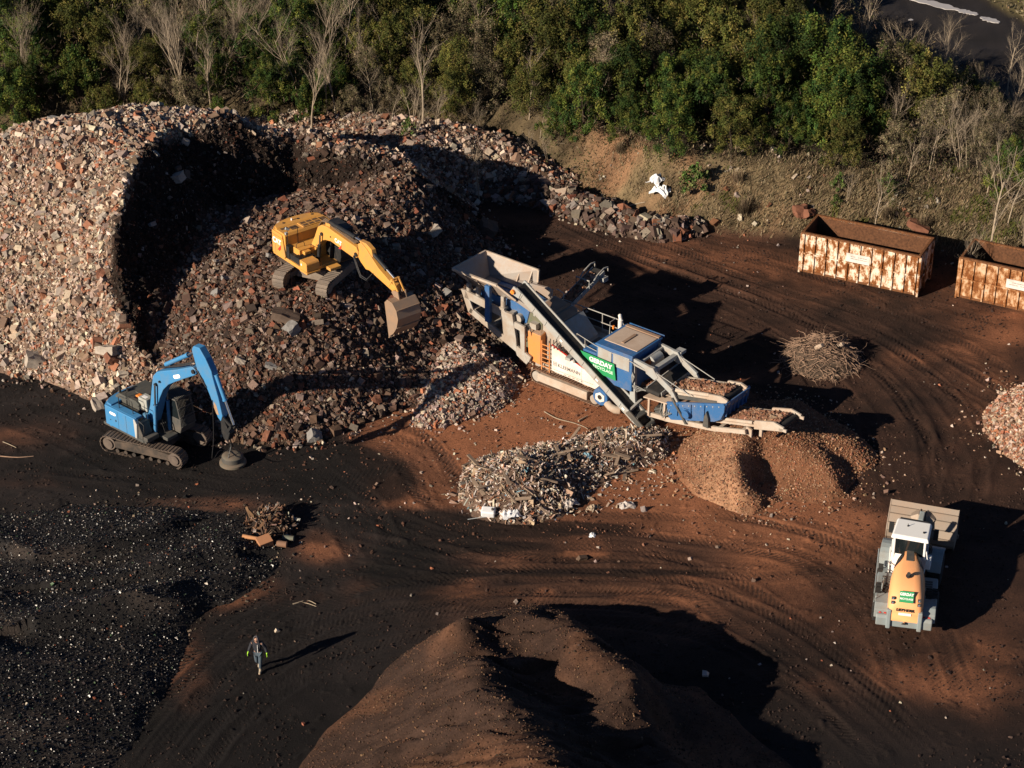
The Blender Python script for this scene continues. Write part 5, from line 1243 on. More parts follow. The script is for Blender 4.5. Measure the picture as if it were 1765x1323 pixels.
    for x in (-6.2, -5.4, -4.6, -3.9): rm.bar((x, yf + .05, zt), (x, .6, fl), .06, .1)
    for x in (-6.2, -5.4, -4.6): rm.bar((x, yn - .04, zt), (x, -.95, fl), .06, .1)
    rm.build('hopper_rim', mcr, ho)
    gz = MB(); gz.bx(-6.1, -2.7, -.55, -.35, fl - .16, fl + .04); gz.bx(-6.1, -2.7, -.02, .02, fl - .2, fl + .01)
    gz.build('feeder_bar', mst, root)
    MB().prism([(-5.6, 3.0), (-2.7, 2.7), (-2.5, 3.5), (-3.4, 3.72), (-5.6, 3.66)], -.95, .55).build('feeder', mbl, root, .02)
    mm = MB(); mm.cyl((-3.05, -1.2, 3.0), (-3.05, -.9, 3.0), .22).cyl((-2.6, -1.15, 2.65), (-2.6, -.75, 2.65), .16).bx(-2.9, -2.35, -1.25, -.7, 2.35, 2.6).bx(-2.3, -1.9, -1.2, -.75, 2.75, 3.05); mm.build('feeder_motor', mfr, root)
    MB().bx(-3.0, -1.75, -.9, -.2, 1.4, 3.4).build('generator', mol, root, .03)
    ht = MB()
    for k in range(6): ht.tube([(-3.6 + k * .25, -1.2, 2.9), (-3.4 + k * .25, -1.3, 2.2 + .1 * k), (-3.1 + k * .2, -1.15, 1.9), (-2.7 + k * .1, -.9, 2.2)], .025)
    for k in range(5): ht.tube([(-1.0 + k * .2, -1.2, 2.6), (-.9 + k * .2, -1.32, 2.2), (-.7 + k * .2, -1.2, 2.5), (-.5 + k * .2, -1.0, 2.9)], .025)
    ht.build('hydraulic_hoses', M_HOSE, root)
    # ---- crusher housing with sloping hood
    ch = MB(); ch.prism([(-2.1, 1.2), (1.7, 1.0), (1.7, 2.0), (.35, 2.45), (-.55, 3.4), (-1.2, 3.6), (-2.3, 3.75), (-2.3, 2.4)], -.85, .78); cho = ch.build('crusher_housing', mfr, root, .02)
    MB().add([(-.58, -.86, 3.42), (-.58, .8, 3.42), (.36, .8, 2.47), (.36, -.86, 2.47)], [(0, 1, 2, 3)]).build('hood_plate', mgr, cho).modifiers.new('s', 'SOLIDIFY').thickness = .05
    d = MB(); d.hexa([(-2.2, -.8, 3.74), (-1.15, -.8, 3.62), (-1.15, .72, 3.62), (-2.2, .72, 3.74), (-2.15, -.7, 3.80), (-1.3, -.7, 3.72), (-1.3, .62, 3.72), (-2.15, .62, 3.80)]); d.hexa([(-1.1, -.8, 3.6), (-.6, -.8, 3.44), (-.6, .72, 3.44), (-1.1, .72, 3.6), (-1.05, -.7, 3.64), (-.65, -.7, 3.5), (-.65, .62, 3.5), (-1.05, .62, 3.64)])
    d.build('dust_layer', mdu, cho, .03)
    MB().prism([(-3.6, 3.95), (-2.35, 3.6), (-2.35, 4.15), (-2.6, 4.2), (-3.6, 4.1)], .45, .62).prism([(-3.3, 3.8), (-2.3, 3.5), (-2.3, 3.75), (-3.2, 3.95)], -1.05, -.9).build('inlet_chute', mst, root, .02)
    bx = MB(); bx.prism([(.3, 1.8), (1.75, 1.6), (1.75, 2.15), (.5, 2.4)], -.7, .75).build('discharge_box', M_DGY, root)
    # ---- orange panel, ladder, white side
    T2 = Matrix.Translation((-.2, .25, -.165))
    o = MB(T2); o.hexa([(-2.1, -1.5, 1.2), (-1.36, -1.5, 1.1), (-1.36, -.75, 1.1), (-2.1, -.75, 1.2), (-2.22, -1.5, 2.75), (-1.36, -1.5, 2.72), (-1.36, -.6, 2.9), (-2.05, -.6, 3.1)]); oo = o.build('side_panel', mor, root, .02)
    oo['label'] = 'orange side panel'
    MB(T2).hexa([(-2.2, -1.48, 2.755), (-1.38, -1.48, 2.725), (-1.38, -.62, 2.905), (-2.05, -.62, 3.105), (-2.18, -1.4, 2.80), (-1.42, -1.4, 2.76), (-1.42, -.66, 2.94), (-2.03, -.66, 3.14)]).build('dust_layer', mdu, oo, .02)
    lad = MB(T2)
    for x in (-1.26, -.78): lad.bar((x, -1.52, .75), (x, -1.52, 2.55), .05, .05)
    for k in range(7): lad.bar((-1.26, -1.52, .9 + k * .24), (-.78, -1.52, .9 + k * .24), .04, .04)
    lad.build('ladder', mor, root)
    w_ = MB(T2); w_.prism([(-.66, 1.08), (2.0, .98), (2.25, 1.25), (2.1, 1.55), (1.31, 1.86), (-.66, 2.5)], -1.52, -1.40); wo = w_.build('side_panel', mwh, root, .015)
    wo['label'] = 'white side panel with lettering'
    tr = MB(T2); tr.bar((-.66, -1.5, 2.52), (1.31, -1.5, 1.88), .08, .04); tr.build('red_trim', M_RED, wo)
    sm = MB(T2); sm.bx(1.18, 1.19, -1.524, -1.519, 1.05, 1.85); sm.bx(-.6, 1.9, -1.524, -1.519, 1.19, 1.205)
    for k in range(5): sm.bx(.1 + k * .26, .25 + k * .26, -1.526, -1.519, 1.10, 1.13)
    sm.build('panel_seam', M_DGY, wo)
    lettering('lettering', 'KLEEMANN', mat('grey_lettering', (.09, .09, .09), .6, 0, (.4, .3, .22), .3, 4, 0), wo, T2 @ frame((.42, -1.526, 1.50), (1, 0, 0), (0, 0, 1)), .27, .003, .003, 1.0)
    lg = MB(T2 @ frame((-.44, -1.526, 1.52), (1, 0, 0), (0, 0, 1)))
    for x0, x1, y0, y1 in ((-.11, .11, .09, .11), (-.11, -.09, -.11, .09), (.09, .11, -.11, .09), (-.05, -.03, -.11, .05), (.03, .05, -.11, .05), (-.05, .05, .03, .05)): lg.bx(x0, x1, y0, y1, 0, .003)
    lg.build('emblem', MATS['grey_lettering'], wo)
    wf = MB(); wf.prism([(-.66, 1.08), (2.0, .98), (2.25, 1.25), (1.31, 1.86), (-.66, 2.4)], 1.02, 1.12).build('side_panel', mwh, root, .015)
    # ---- fan and duct behind the near track
    fn = MB().lathe([(0, -.18), (.42, -.18), (.46, -.1), (.46, .3), (0, .3)], (2.42, -1.5, .78), 28, 'y'); fno = fn.build('fan_housing', mbl, root)
    fp = MB(); fp.prism([(2.16, .62), (2.44, .52), (2.68, .66), (2.68, .94), (2.42, 1.06), (2.16, .9)], -1.705, -1.69); fp.build('fan_plate', mwh, fno)
    MB().cyl((2.42, -1.73, .8), (2.42, -1.70, .8), .12, n=18).build('fan_inlet', M_BLK, fno)
    MB().tube([(2.75, -1.55, .55), (3.0, -1.6, .42), (3.25, -1.58, .36), (3.45, -1.45, .34)], .2, 12).build('duct', mcr, root)
    # ---- power unit
    P0, P1, yn, yf = 1.95, 4.05, -1.42, .92
    pw = MB(); pw.bx(P0, P1, yn, yf, 1.55, 3.40); pw.hexa([(1.15, -1.42, 2.0), (1.95, -1.42, 1.7), (1.95, -.6, 1.7), (1.15, -.6, 2.0), (1.15, -1.42, 2.9), (1.95, -1.42, 2.9), (1.95, -.6, 2.9), (1.15, -.6, 2.9)]); pwo = pw.build('power_unit', mbl, root, .02)
    rf = MB(); rf.bx(P0 - .05, P1 + .05, yn - .05, yf + .05, 3.40, 3.50); rfo = rf.build('power_unit_roof', mbl, root, .02)
    MB().bx(P0 + .12, P1 - .05, yn + .45, yf - .25, 3.50, 3.54).build('roof_hatch', mtan, rfo, .015)
    MB().bx(P0 + .1, P1 - .02, yf - .18, yf + .02, 3.50, 3.57).bx(P0 + .95, P0 + 1.12, -.75, .3, 3.54, 3.59).build('roof_strip', mdu, rfo, .01)
    gr = MB()
    for k in range(10): gr.bx(P0 + .2 + k * .18, P0 + .3 + k * .18, yf + .12, yf + .26, 3.42, 3.46)
    gr.bx(P0, P1, yf + .26, yf + .3, 3.4, 3.5).bx(P0, P1, yf + .08, yf + .12, 3.4, 3.5); gr.build('walkway_grating', mbl, root)
    dr = MB(); dr.bx(2.05, 2.85, yn - .03, yn, 2.75, 3.3).bx(2.95, 3.9, yn - .03, yn, 2.6, 3.3); dr.build('door_panel', mgr, pwo, .01)
    sg = MB(); sg.add([(1.12, -1.56, 2.86), (3.12, -1.56, 2.80), (3.20, -1.50, 1.90), (1.75, -1.50, 1.98)], [(3, 2, 1, 0)]); sgo = sg.build('banner', mgn, root); sgo.modifiers.new('s', 'SOLIDIFY').thickness = .02
    Mx = frame((2.32, -1.575, 2.58), (1, 0, -.03), (0, -.06, .9))
    lettering('lettering', 'GERDAY', M_WHT, sgo, Mx, .34, .004, .014, 1.02)
    lettering('lettering', 'RECYCLAGE', mat('pale_green', (.55, .72, .6), .5, 0, (.3, .5, .4), .2, 4, 0), sgo, Mx @ Matrix.Translation((.14, -.30, .0)), .22, .004, .006, .98)
    MB().cyl((1.75, .75, 3.3), (1.75, .75, 3.75), .12, n=14).tube([(1.75, .75, 3.7), (1.7, .8, 3.85), (1.6, .9, 3.9)], .09, 10).build('exhaust', mwh, root)
    MB().cyl((1.2, .95, 3.0), (1.2, .95, 3.16), .06, n=12).build('warning_lamp', M_ORG, root)
    # ---- rails and walkway on the far side
    wk = MB(); wk.bx(-2.3, 1.7, .95, 1.45, 2.2, 2.26).bx(-2.3, 1.7, 1.43, 1.47, 2.2, 2.45); wk.build('walkway', mfr, root)
    rail(root, Matrix.Identity(4), [[(-2.3, 1.4, 2.25), (-2.3, 1.4, 3.25), (-2.2, 1.4, 3.3), (1.35, 1.4, 3.3), (1.6, 1.4, 3.0), (1.6, 1.4, 2.25)], [(-2.3, 1.4, 2.8), (1.6, 1.4, 2.8)], [(-1.0, 1.4, 2.25), (-1.0, 1.4, 3.3)], [(.2, 1.4, 2.25), (.2, 1.4, 3.3)], [(1.0, 1.4, 3.3), (1.0, .95, 3.3), (1.0, .9, 2.5)]], mgr, .025)
    rail(root, Matrix.Identity(4), [[(.45, -1.0, 2.5), (.45, -1.0, 3.3), (1.9, -1.45, 3.35), (4.0, -1.46, 3.2), (5.0, -1.3, 2.9)], [(.45, -1.0, 2.9), (1.95, -1.3, 2.95)], [(1.1, -1.2, 2.4), (1.1, -1.2, 3.32)]], mgr, .02)
    rail(root, Matrix.Identity(4), [[(-2.6, .9, 3.0), (-2.6, 1.0, 3.9), (-2.3, 1.0, 4.0), (-1.9, 1.0, 3.9), (-1.9, .95, 3.0)]], mgr, .025)
    # ---- return conveyor along the near side
    def conveyor(name, A, B, wdt, hgt, m, load=None, side=(0, 1, 0), thick=.05):
        A = Vector(A); B = Vector(B); u = (B - A).normalized(); sv = Vector(side); sv = (sv - u * sv.dot(u)).normalized(); n = u.cross(sv); 
        if n.z < 0: n = -n
        c = MB()
        c.bar(A + n * .0 + u * .1, B + n * .0 - u * .1, wdt * .8, .06, n)
        for s in (-1, 1): c.bar(A + sv * s * wdt / 2 + n * .05, B + sv * s * wdt / 2 + n * .05, thick, hgt, n)
        k = int((B - A).length / .9)
        for i in range(k + 1):
            p = A.lerp(B, (i + .5) / (k + 1)); c.bar(p - sv * wdt / 2 - n * hgt * .35, p + sv * wdt / 2 - n * hgt * .35, .07, .07)
            for s in (-1, 1): c.bar(p + sv * s * (wdt / 2 + .03) - n * hgt * .3, p + sv * s * (wdt / 2 + .03) + n * hgt * .5, .05, .04, u)
        o_ = c.build(name, m, root)
        b = MB(); b.bar(A + n * .12, B + n * .12, wdt * .82, .02, n).bar(A - n * .10, B - n * .10, wdt * .78, .02, n); bo_ = b.build('belt', M_RUB, o_)
        for p in (A, B): MB().cyl(p - sv * wdt * .46, p + sv * wdt * .46, .13, n=16).build('roller', M_RUB, o_)
        if load:
            rr_ = np.random.default_rng(len(name)); nst = int((B - A).length * wdt * load[1]); t = rr_.uniform(load[2], load[3], nst); q = rr_.uniform(-.38, .38, nst)
            Pp = np.array(A)[None] + np.outer(t, np.array(B - A)) + np.outer(q * wdt, np.array(sv)) + np.outer(.14 + .10 * (1 - (q / .38) ** 2), np.array(n))
            szz = np.exp(rr_.normal(-2.45, .35, nst))
            so_ = stones('belt_load', Pp, szz, pick(nst, [(50, (.23, .11, .065)), (25, (.30, .19, .13)), (25, (.13, .07, .045))], 3), STONE, o_); so_['kind'] = 'stuff'
            lm = MB(); lm.bar(A.lerp(B, load[2]) + n * .15, A.lerp(B, load[3]) + n * .15, wdt * .74, .06, n); lm.build('load_bed', mdu, o_)
        return o_, u, sv, n
    o_, u, sv, n = conveyor('return_conveyor', (4.95, -1.62, .28), (-2.75, -1.38, 4.88), .74, .34, mgr)
    hb = MB(); A = Vector((-2.75, -1.38, 4.88)); hb.prism([(-3.05, 4.72), (-2.5, 4.55), (-2.35, 4.9), (-2.8, 5.12)], -1.82, -1.76).prism([(-3.05, 4.72), (-2.5, 4.55), (-2.35, 4.9), (-2.8, 5.12)], -1.0, -.94); hb.build('conveyor_head', mgr, o_)
    MB().cyl((-2.8, -1.95, 4.85), (-2.8, -1.8, 4.85), .11, n=14).build('orange_motor', M_ORG, o_)
    MB().bx(.55, .85, -2.05, -1.0, 2.35, 2.5).bar((.6, -1.35, 1.9), (.3, -1.4, 3.0), .1, .1).build('conveyor_bracket', mgr, o_)
    for a_, b_, t_ in (((-1.9, -1.3, 3.6), (-1.9, -1.3, 4.25), .1), ((4.3, -2.05, .78), (4.3, -.9, .98), .12), ((3.2, -1.3, 1.3), (3.2, -1.4, 1.1), .1)): MB().bar(a_, b_, t_, t_).build('conveyor_bracket', mgr, o_)
    tl = MB(); tl.bx(4.55, 5.25, -2.02, -1.18, .05, .16); tl.prism([(4.2, .75), (5.2, .1), (5.3, .35), (4.4, .95)], -2.06, -2.0).prism([(4.2, .75), (5.2, .1), (5.3, .35), (4.4, .95)], -1.22, -1.16).bx(4.6, 4.9, -2.0, -1.2, .62, .7); tl.cyl((5.25, -1.95, .18), (5.25, -1.25, .18), .17, n=16); tl.build('conveyor_tail', M_DGY, o_)
    ls = MB()
    for t in (.05, .12, .33, .62): p = Vector((4.95, -1.62, .28)).lerp(Vector((-2.75, -1.38, 4.88)), t); ls.box(p + Vector((0, -.415, .05)), (.16, .004, .1), ry=31)
    ls.build('label_plate', M_WHT, o_)
    # ---- far side conveyor for the pre-screened fines
    o2, u, sv, n = conveyor('side_conveyor', (-2.95, .75, 1.75), (-3.0, 5.35, 3.05), .72, .24, mgr, (1, 60, .1, .9), (1, 0, 0))
    gd = MB()
    for x in (-3.42, -2.58): gd.tube([(x, 4.3, 2.95), (x, 4.6, 3.2), (x, 5.2, 3.4), (x, 5.55, 3.35), (x, 5.6, 3.1)], .04)
    gd.tube([(-3.42, 4.0, 2.7), (-3.42, 4.0, 3.15), (-2.58, 4.0, 3.15), (-2.58, 4.0, 2.7)], .04).bx(-2.6, -2.35, 4.9, 5.3, 2.75, 3.0); gd.build('belt_guard', mgr, o2)
    MB().bar((-3.3, 2.6, 2.2), (-3.3, 1.1, 2.7), .07, .07).bar((-2.7, 2.6, 2.2), (-2.7, 1.1, 2.7), .07, .07).build('conveyor_strut', mgr, o2)
    # ---- gantry that carries the screen
    for y, nm in ((-1.25, 'n'), (.75, 'f')):
        g = MB()
        g.bar((3.75, y, 3.18), (5.05, y, 3.02), .16, .34); g.bar((4.95, y, 3.08), (6.25, y, 2.32), .14, .30); g.bar((6.15, y, 2.42), (7.2, y, .95), .13, .22)
        g.prism([(4.7, 3.2), (5.2, 3.2), (5.5, 2.8), (5.3, 2.6), (4.8, 2.8)], y - .1, y + .1)
        g.build('gantry_arm', mgr, root, .015)
        MB().cyl((6.35, y - .12, 2.05), (7.2, y - .12, .95), .06).build('gantry_strut', M_DGY, root)
        MB().tube([(5.45, y, 2.95), (7.3, y, 2.45)], .022).build('tie_rod', mgr, root)
    cr = MB(); cr.bx(4.95, 5.2, -1.2, .72, 2.88, 3.08).bx(3.72, 3.9, -1.2, .72, 3.05, 3.2).bar((4.3, .75, 3.15), (4.3, -1.25, 3.1), .12, .12).bx(4.9, 5.3, .8, 1.25, 3.0, 3.16)
    cr.build('gantry_beam', mgr, root, .01)
    for ya, yb in ((-1.28, -1.1), (.6, .78)): MB().prism([(3.85, .8), (4.2, .8), (4.1, 3.1), (3.9, 3.1)], ya, yb).build('gantry_post', mgr, root, .01)
    MB().bx(3.7, 3.8, -1.42, -1.28, 3.05, 3.25).build('reflector', M_RED, root)
    mo = MB(); mo.cyl((4.35, -.45, 2.85), (4.35, .35, 2.85), .32, n=20).bx(4.1, 4.6, -.4, .3, 2.3, 2.8); mo.build('overband_magnet', mgr, root, .02)
    MB().cyl((4.35, -.62, 2.9), (4.35, -.45, 2.9), .14, n=14).build('magnet_motor', mat('rusty_cap', (.35, .12, .04), .8, 0, (.15, .06, .03), .5, 5, 0), root)
    cable = MB()
    for k in range(4): cable.tube([(4.0, -1.3, 2.9 - .1 * k), (4.05 + .05 * k, -1.42, 2.4), (4.0, -1.35, 1.9), (4.3, -1.3, 1.6 + .1 * k), (4.5 + .1 * k, -1.1, 1.7)], .02)
    cable.build('cables', mat('pale_cable', (.3, .3, .28), .6, 0, (.1, .1, .1), .5, 8, 0), root); cable = MB()
    for k in range(5): cable.tube([(5.7 + k * .12, -1.25, 1.5), (5.75 + k * .12, -1.42, 1.1), (5.9 + k * .1, -1.45, .85 + .08 * k), (6.1 + k * .06, -1.3, 1.2)], .018)
    cable.build('cables', mat('pale_cable', (.3, .3, .28), .6, 0, (.1, .1, .1), .5, 8, 0), root)
    # cross belt that takes the oversize back to the return conveyor
    conveyor('cross_conveyor', (5.35, 1.15, 2.15), (5.25, -1.25, 1.9), .85, .2, mgr, None, (1, 0, 0))
    # main belt feeding the screen
    conveyor('main_conveyor', (1.4, -.25, .75), (6.2, -.25, 1.9), .95, .2, M_DGY, (1, 60, .5, 1.0))
    # ---- platform and hydraulics ahead of the screen
    pf = MB(); pf.hexa([(4.75, -1.4, 1.5), (6.1, -1.4, 1.62), (6.3, -.8, 1.66), (4.8, -.8, 1.5), (4.75, -1.4, 1.56), (6.1, -1.4, 1.68), (6.3, -.8, 1.72), (4.8, -.8, 1.56)]); pf.bx(5.0, 5.1, -1.38, -1.3, .6, 1.5).bx(5.9, 6.0, -1.38, -1.3, .8, 1.62); pf.build('platform', mtan, root)
    vb = MB(); vb.bx(5.75, 6.0, -1.3, -1.05, .8, 1.3).bx(5.3, 5.6, -1.2, -.9, .8, 1.1).cyl((5.3, -1.2, .95), (5.75, -1.2, 1.2), .06); vb.build('valve_block', M_DGY, root)
    # ---- screen box
    yn, yf = -1.28, .72
    def par(x0, x1, z0, hh): return None
    sl = (2.74 - 1.63) / (9.28 - 6.0)
    for y in (yn, yf):
        s = MB(); s.prism([(6.02, 1.70), (9.25, 2.78), (9.22, 2.3), (9.05, 1.85), (8.72, 1.62), (6.3, .82), (6.1, 1.0)], y - .04, y + .04)
        so_ = s.build('screen_side', mbl, root, .012)
        k = MB(); sg_ = -1 if y < 0 else 1
        for t in (.18, .42, .66): x = 6.1 + 3.1 * t; z = 1.0 + sl * (x - 6.1); k.bx(x - .03, x + .03, min(y + sg_ * .04, y + sg_ * .1), max(y + sg_ * .04, y + sg_ * .1), z, z + .72)
        k.bar((6.05, y + sg_ * .06, 1.66), (9.22, y + sg_ * .06, 2.74), .06, .08)
        k.build('stiffener', mbl, so_)
        bt = MB()
        for t in range(9): x = 6.3 + t * .33; z = 1.63 + sl * (x - 6.0) - .12; bt.cyl((x, y + sg_ * .03, z), (x, y + sg_ * .065, z), .03, n=8)
        bt.build('bolts', mgr, so_)
    en = MB(); en.add([(9.24, yn, 2.76), (9.24, yf, 2.76), (9.05, yf, 1.85), (9.05, yn, 1.85)], [(0, 1, 2, 3)]); en.bar((9.27, yn, 2.74), (9.27, yf, 2.74), .06, .08)
    for k in range(6): en.bx(9.10, 9.24, yn + .15 + k * .33, yn + .2 + k * .33, 2.0, 2.6)
    eo = en.build('screen_end', mbl, root); eo.modifiers.new('s', 'SOLIDIFY').thickness = .03
    dk = MB(); dk.add([(6.1, yn, 1.35), (6.1, yf, 1.35), (9.22, yf, 2.42), (9.22, yn, 2.42)], [(0, 1, 2, 3)]); dk.build('screen_deck', mdu, root).modifiers.new('s', 'SOLIDIFY').thickness = .06
    ex = MB(); ex.cyl((7.25, yn - .28, 1.55), (7.25, yn - .04, 1.55), .2, n=18).bx(7.05, 7.45, yn - .12, yn - .04, 1.35, 1.75); ex.build('exciter_motor', mbl, root, .01)
    bk_ = MB()
    for x in (8.35,): bk_.prism([(x - .16, 1.25), (x + .16, 1.25), (x + .12, 1.75), (x, 2.1), (x - .12, 1.75)], yn - .2, yn - .05)
    bk_.build('screen_bracket', M_DGY, root, .01)
    # top belt over the screen, loaded with crushed brick
    o3, u, sv, n = conveyor('upper_conveyor', (5.95, -.28, 2.05), (8.95, -.28, 2.72), 1.45, .26, mcr, (1, 230, .08, .98), (0, 1, 0), .10)
    pz = MB()
    for s in (-1, 1):
        pz.prism([(8.1, 2.42), (9.2, 2.68), (9.25, 2.85), (8.9, 2.95), (8.2, 2.82)], -.28 + s * .80 - .05, -.28 + s * .80 + .05); pz.bx(8.9, 9.3, -.28 + s * .72 - .06, -.28 + s * .72 + .06, 2.62, 2.74)
    pz.build('conveyor_head', mcr, o3)
    MB().cyl((6.2, -1.05, 2.30), (8.2, -1.05, 2.74), .10, n=10).build('rounded_cover', mcr, o3)
    sk = MB(); sk.bar((6.2, -1.12, 2.0), (8.7, -1.12, 2.56), .03, .18); sk.build('rubber_skirt', M_DGY, o3)
    # ---- chassis beams and discharge belt
    for y in (-1.22, .66):
        b = MB(); b.bar((4.4, y, .55), (6.0, y, .72), .14, .22).bar((5.9, y, .70), (8.8, y, 1.22), .14, .24).bar((8.7, y, 1.2), (10.4, y, 1.68), .13, .22); b.build('chassis_beam', mcr, root, .01)
    cb = MB()
    for x, z in ((6.3, .75), (7.6, 1.0), (8.9, 1.22), (10.2, 1.62)): cb.bx(x - .08, x + .08, -1.2, .64, z - .08, z + .08)
    cb.build('chassis_crossbar', mcr, root)
    o4, u, sv, n = conveyor('discharge_conveyor', (6.6, -.25, .95), (12.0, -.25, 2.35), 1.35, .24, mcr, (1, 260, .35, .97), (0, 1, 0), .10)
    hd = MB()
    for s in (-1, 1):
        y = -.25 + s * .74
        hd.prism([(10.7, 1.85), (12.2, 2.28), (12.25, 2.5), (11.7, 2.6), (10.7, 2.3)], y - .05, y + .05); hd.bx(12.0, 12.4, y - .05, y + .05, 2.28, 2.42).bx(11.0, 11.15, y - .07, y + .07, 1.6, 1.95)
        hd.prism([(10.25, 1.45), (10.6, 1.3), (10.6, 1.75), (10.3, 1.85)], y - .06, y + .06)
    hd.build('conveyor_head', mcr, o4, .01)
    MB().cyl((8.9, -.99, 1.7), (10.6, -.99, 2.14), .09, n=10).build('rounded_cover', mcr, o4)
crusher()
# ================================================================== VEGETATION
LEAF = attr_mat('leaves', .8, 3, .3, 0, .15, objrand=.4)
BARK = mat('pale_bark', (.36, .29, .21), .9, 0, (.15, .12, .09), .5, 2, .01, .15)
BARKD = mat('dark_bark', (.10, .075, .055), .9, 0, (.05, .04, .03), .5, 2, .01, .15)
def quads(name, C, N, size, asp, col, m, parent=None, rs=1):
    """small leaf or blade quads centred at C, facing N"""
    n = len(C); r = np.random.default_rng(rs)
    N = N / (np.linalg.norm(N, axis=1)[:, None] + 1e-9)
    t = np.cross(N, r.normal(size=(n, 3))); t /= np.linalg.norm(t, axis=1)[:, None] + 1e-9
    b = np.cross(N, t); s = np.asarray(size)[:, None]
    V = np.stack([C - t * s, C - b * s * asp, C + t * s, C + b * s * asp], 1).reshape(-1, 3)
    F = np.arange(4 * n).reshape(-1, 4)
    return np_mesh(name, V, F, np.repeat(col, 4, axis=0))
def crown_mesh(seed, H, Rr, ncl, nl, pal, size=.085, open_=.0, twig=None):
    r = np.random.default_rng(seed); Cs = []; Ns = []; cols = []
    for k in range(ncl):
        t = (k + .5) / ncl; z = H * (.18 + .78 * t ** .8)
        rad = Rr * (1.05 - .75 * max(0, (z / H - .45) / .55) ** 1.5) * math.sqrt(r.uniform(.05, 1))
        a = k * 2.4 + r.uniform(-.5, .5)
        c = np.array([rad * math.cos(a), rad * math.sin(a), z + r.uniform(-.2, .2) * H * .3]); c[2] = min(c[2], H * .97)
        cr = r.uniform(.34, .62) * (Rr / 1.7) * (1 - open_ * .3)
        # sub-sprays on each clump, so the outline stays ragged
        ns = 11
        for j in range(ns):
            d = r.normal(size=3); d[2] = d[2] * .7 + .25; d /= np.linalg.norm(d)
            sc = c + d * cr * r.uniform(.45, 1.35); m_ = nl // ns
            q = r.normal(size=(m_, 3)) * cr * r.uniform(.14, .26); q[:, 2] *= r.uniform(1.1, 2.0)
            P = sc + q; Cs.append(P)
            Ns.append((P - c) * .6 + r.normal(size=(m_, 3)) * .35 + np.array([0, 0, .25]))
            base = np.array(pal[r.integers(len(pal))]) * r.uniform(.55, 1.45)
            cols.append(np.clip(base * r.uniform(.7, 1.35, (m_, 1)) * r.uniform(.9, 1.1, (m_, 3)), .003, .5))
    C = np.concatenate(Cs); k = C[:, 2] > .1; C = C[k]
    return quads('crown', C, np.concatenate(Ns)[k], r.uniform(.6, 1.4, len(C)) * size, .55, np.concatenate(cols)[k], LEAF, rs=seed)
def branchy(seed, H, spread, levels=4, twigs=1.0, multi=1, lean=(0, 0)):
    """trunk and limb skeletons: returns (trunk MB, branch MB)"""
    r = random.Random(seed); tr = MB(); br = MB()
    def grow(p, d, L, rad, lev):
        n = 4 if lev <= 1 else 3; pts = [p]; q = p.copy(); dd = d.copy()
        for i in range(n):
            dd = (dd + Vector((r.uniform(-1, 1), r.uniform(-1, 1), r.uniform(-.3, .7))) * (.13 if lev == 0 else .2)).normalized()
            q = q + dd * L / n; pts.append(q.copy())
        (tr if lev == 0 else br).tube(pts, rad, 6 if lev == 0 else (4 if lev < 3 else 3), rad * (.45 if lev < 3 else .3))
        if lev >= levels: return
        k = {0: r.randint(7, 9), 1: r.randint(5, 6), 2: r.randint(4, 6), 3: 3}[min(lev, 3)]
        k = max(2, int(k * (twigs if lev >= 2 else 1)))
        for j in range(k):
            t = r.uniform(.30 if lev == 0 else .2, 1.0); i = min(int(t * n), n - 1); f = t * n - i
            s = pts[i].lerp(pts[i + 1], f)
            a = r.uniform(0, 6.28); tilt = r.uniform(.35, .95) * spread
            base = (pts[i + 1] - pts[i]).normalized()
            x = base.orthogonal().normalized(); y = base.cross(x)
            nd = (base * math.cos(tilt) + (x * math.cos(a) + y * math.sin(a)) * math.sin(tilt) + Vector((0, 0, .18))).normalized()
            grow(s, nd, L * r.uniform(.38, .62) * (1 if lev else .85), rad * (1 - t * .5) * r.uniform(.4, .6), lev + 1)
    for m_ in range(multi):
        a = r.uniform(0, 6.28)
        d = Vector((lean[0] + math.cos(a) * .25 * (multi > 1), lean[1] + math.sin(a) * .25 * (multi > 1), 1)).normalized()
        grow(Vector((math.cos(a) * .15 * (multi > 1), math.sin(a) * .15 * (multi > 1), -.15)), d, H * r.uniform(.6, .72), .066 * H / 8 * (1.1 if multi == 1 else .8), 0)
    return tr, br
GREEN = [(.034, .060, .011), (.056, .076, .013), (.022, .046, .011), (.085, .090, .018)]
OLIVE = [(.092, .090, .020), (.070, .076, .018), (.125, .108, .030), (.045, .056, .013)]
GREYG = [(.14, .115, .066), (.105, .09, .048), (.165, .13, .085), (.065, .058, .03)]
TREES = {}
def proto_tree(key, seed, H, Rr, ncl, nl, pal, size):
    me = crown_mesh(seed, H, Rr, ncl, nl, pal, size); me.materials.append(LEAF)
    tr, br = branchy(seed, H * .95, .8, 2)
    # wood meshes are built once and shared by every copy of the tree
    o1 = tr.build('trunk', BARKD); o2 = br.build('limb', BARKD); m1, m2 = o1.data, o2.data
    bpy.data.objects.remove(o1); bpy.data.objects.remove(o2)
    TREES.setdefault(key, []).append((me, m1, m2))
for s in range(4): proto_tree('green', 200 + s, 4.4 + .7 * (s % 3), 1.6 + .15 * s, 26, 620, GREEN, .062)
for s in range(4): proto_tree('olive', 220 + s, 4.2 + .8 * (s % 3), 1.55 + .15 * s, 24, 560, OLIVE, .060)
for s in range(3): proto_tree('grey', 240 + s, 4.2 + .5 * (s % 3), 1.6, 20, 360, GREYG, .048)
TL = {'green': ('dark green bushy tree', 'leafy_tree'), 'olive': ('olive yellow bushy tree', 'leafy_tree'), 'grey': ('greyish half bare bush', 'twiggy_bush')}
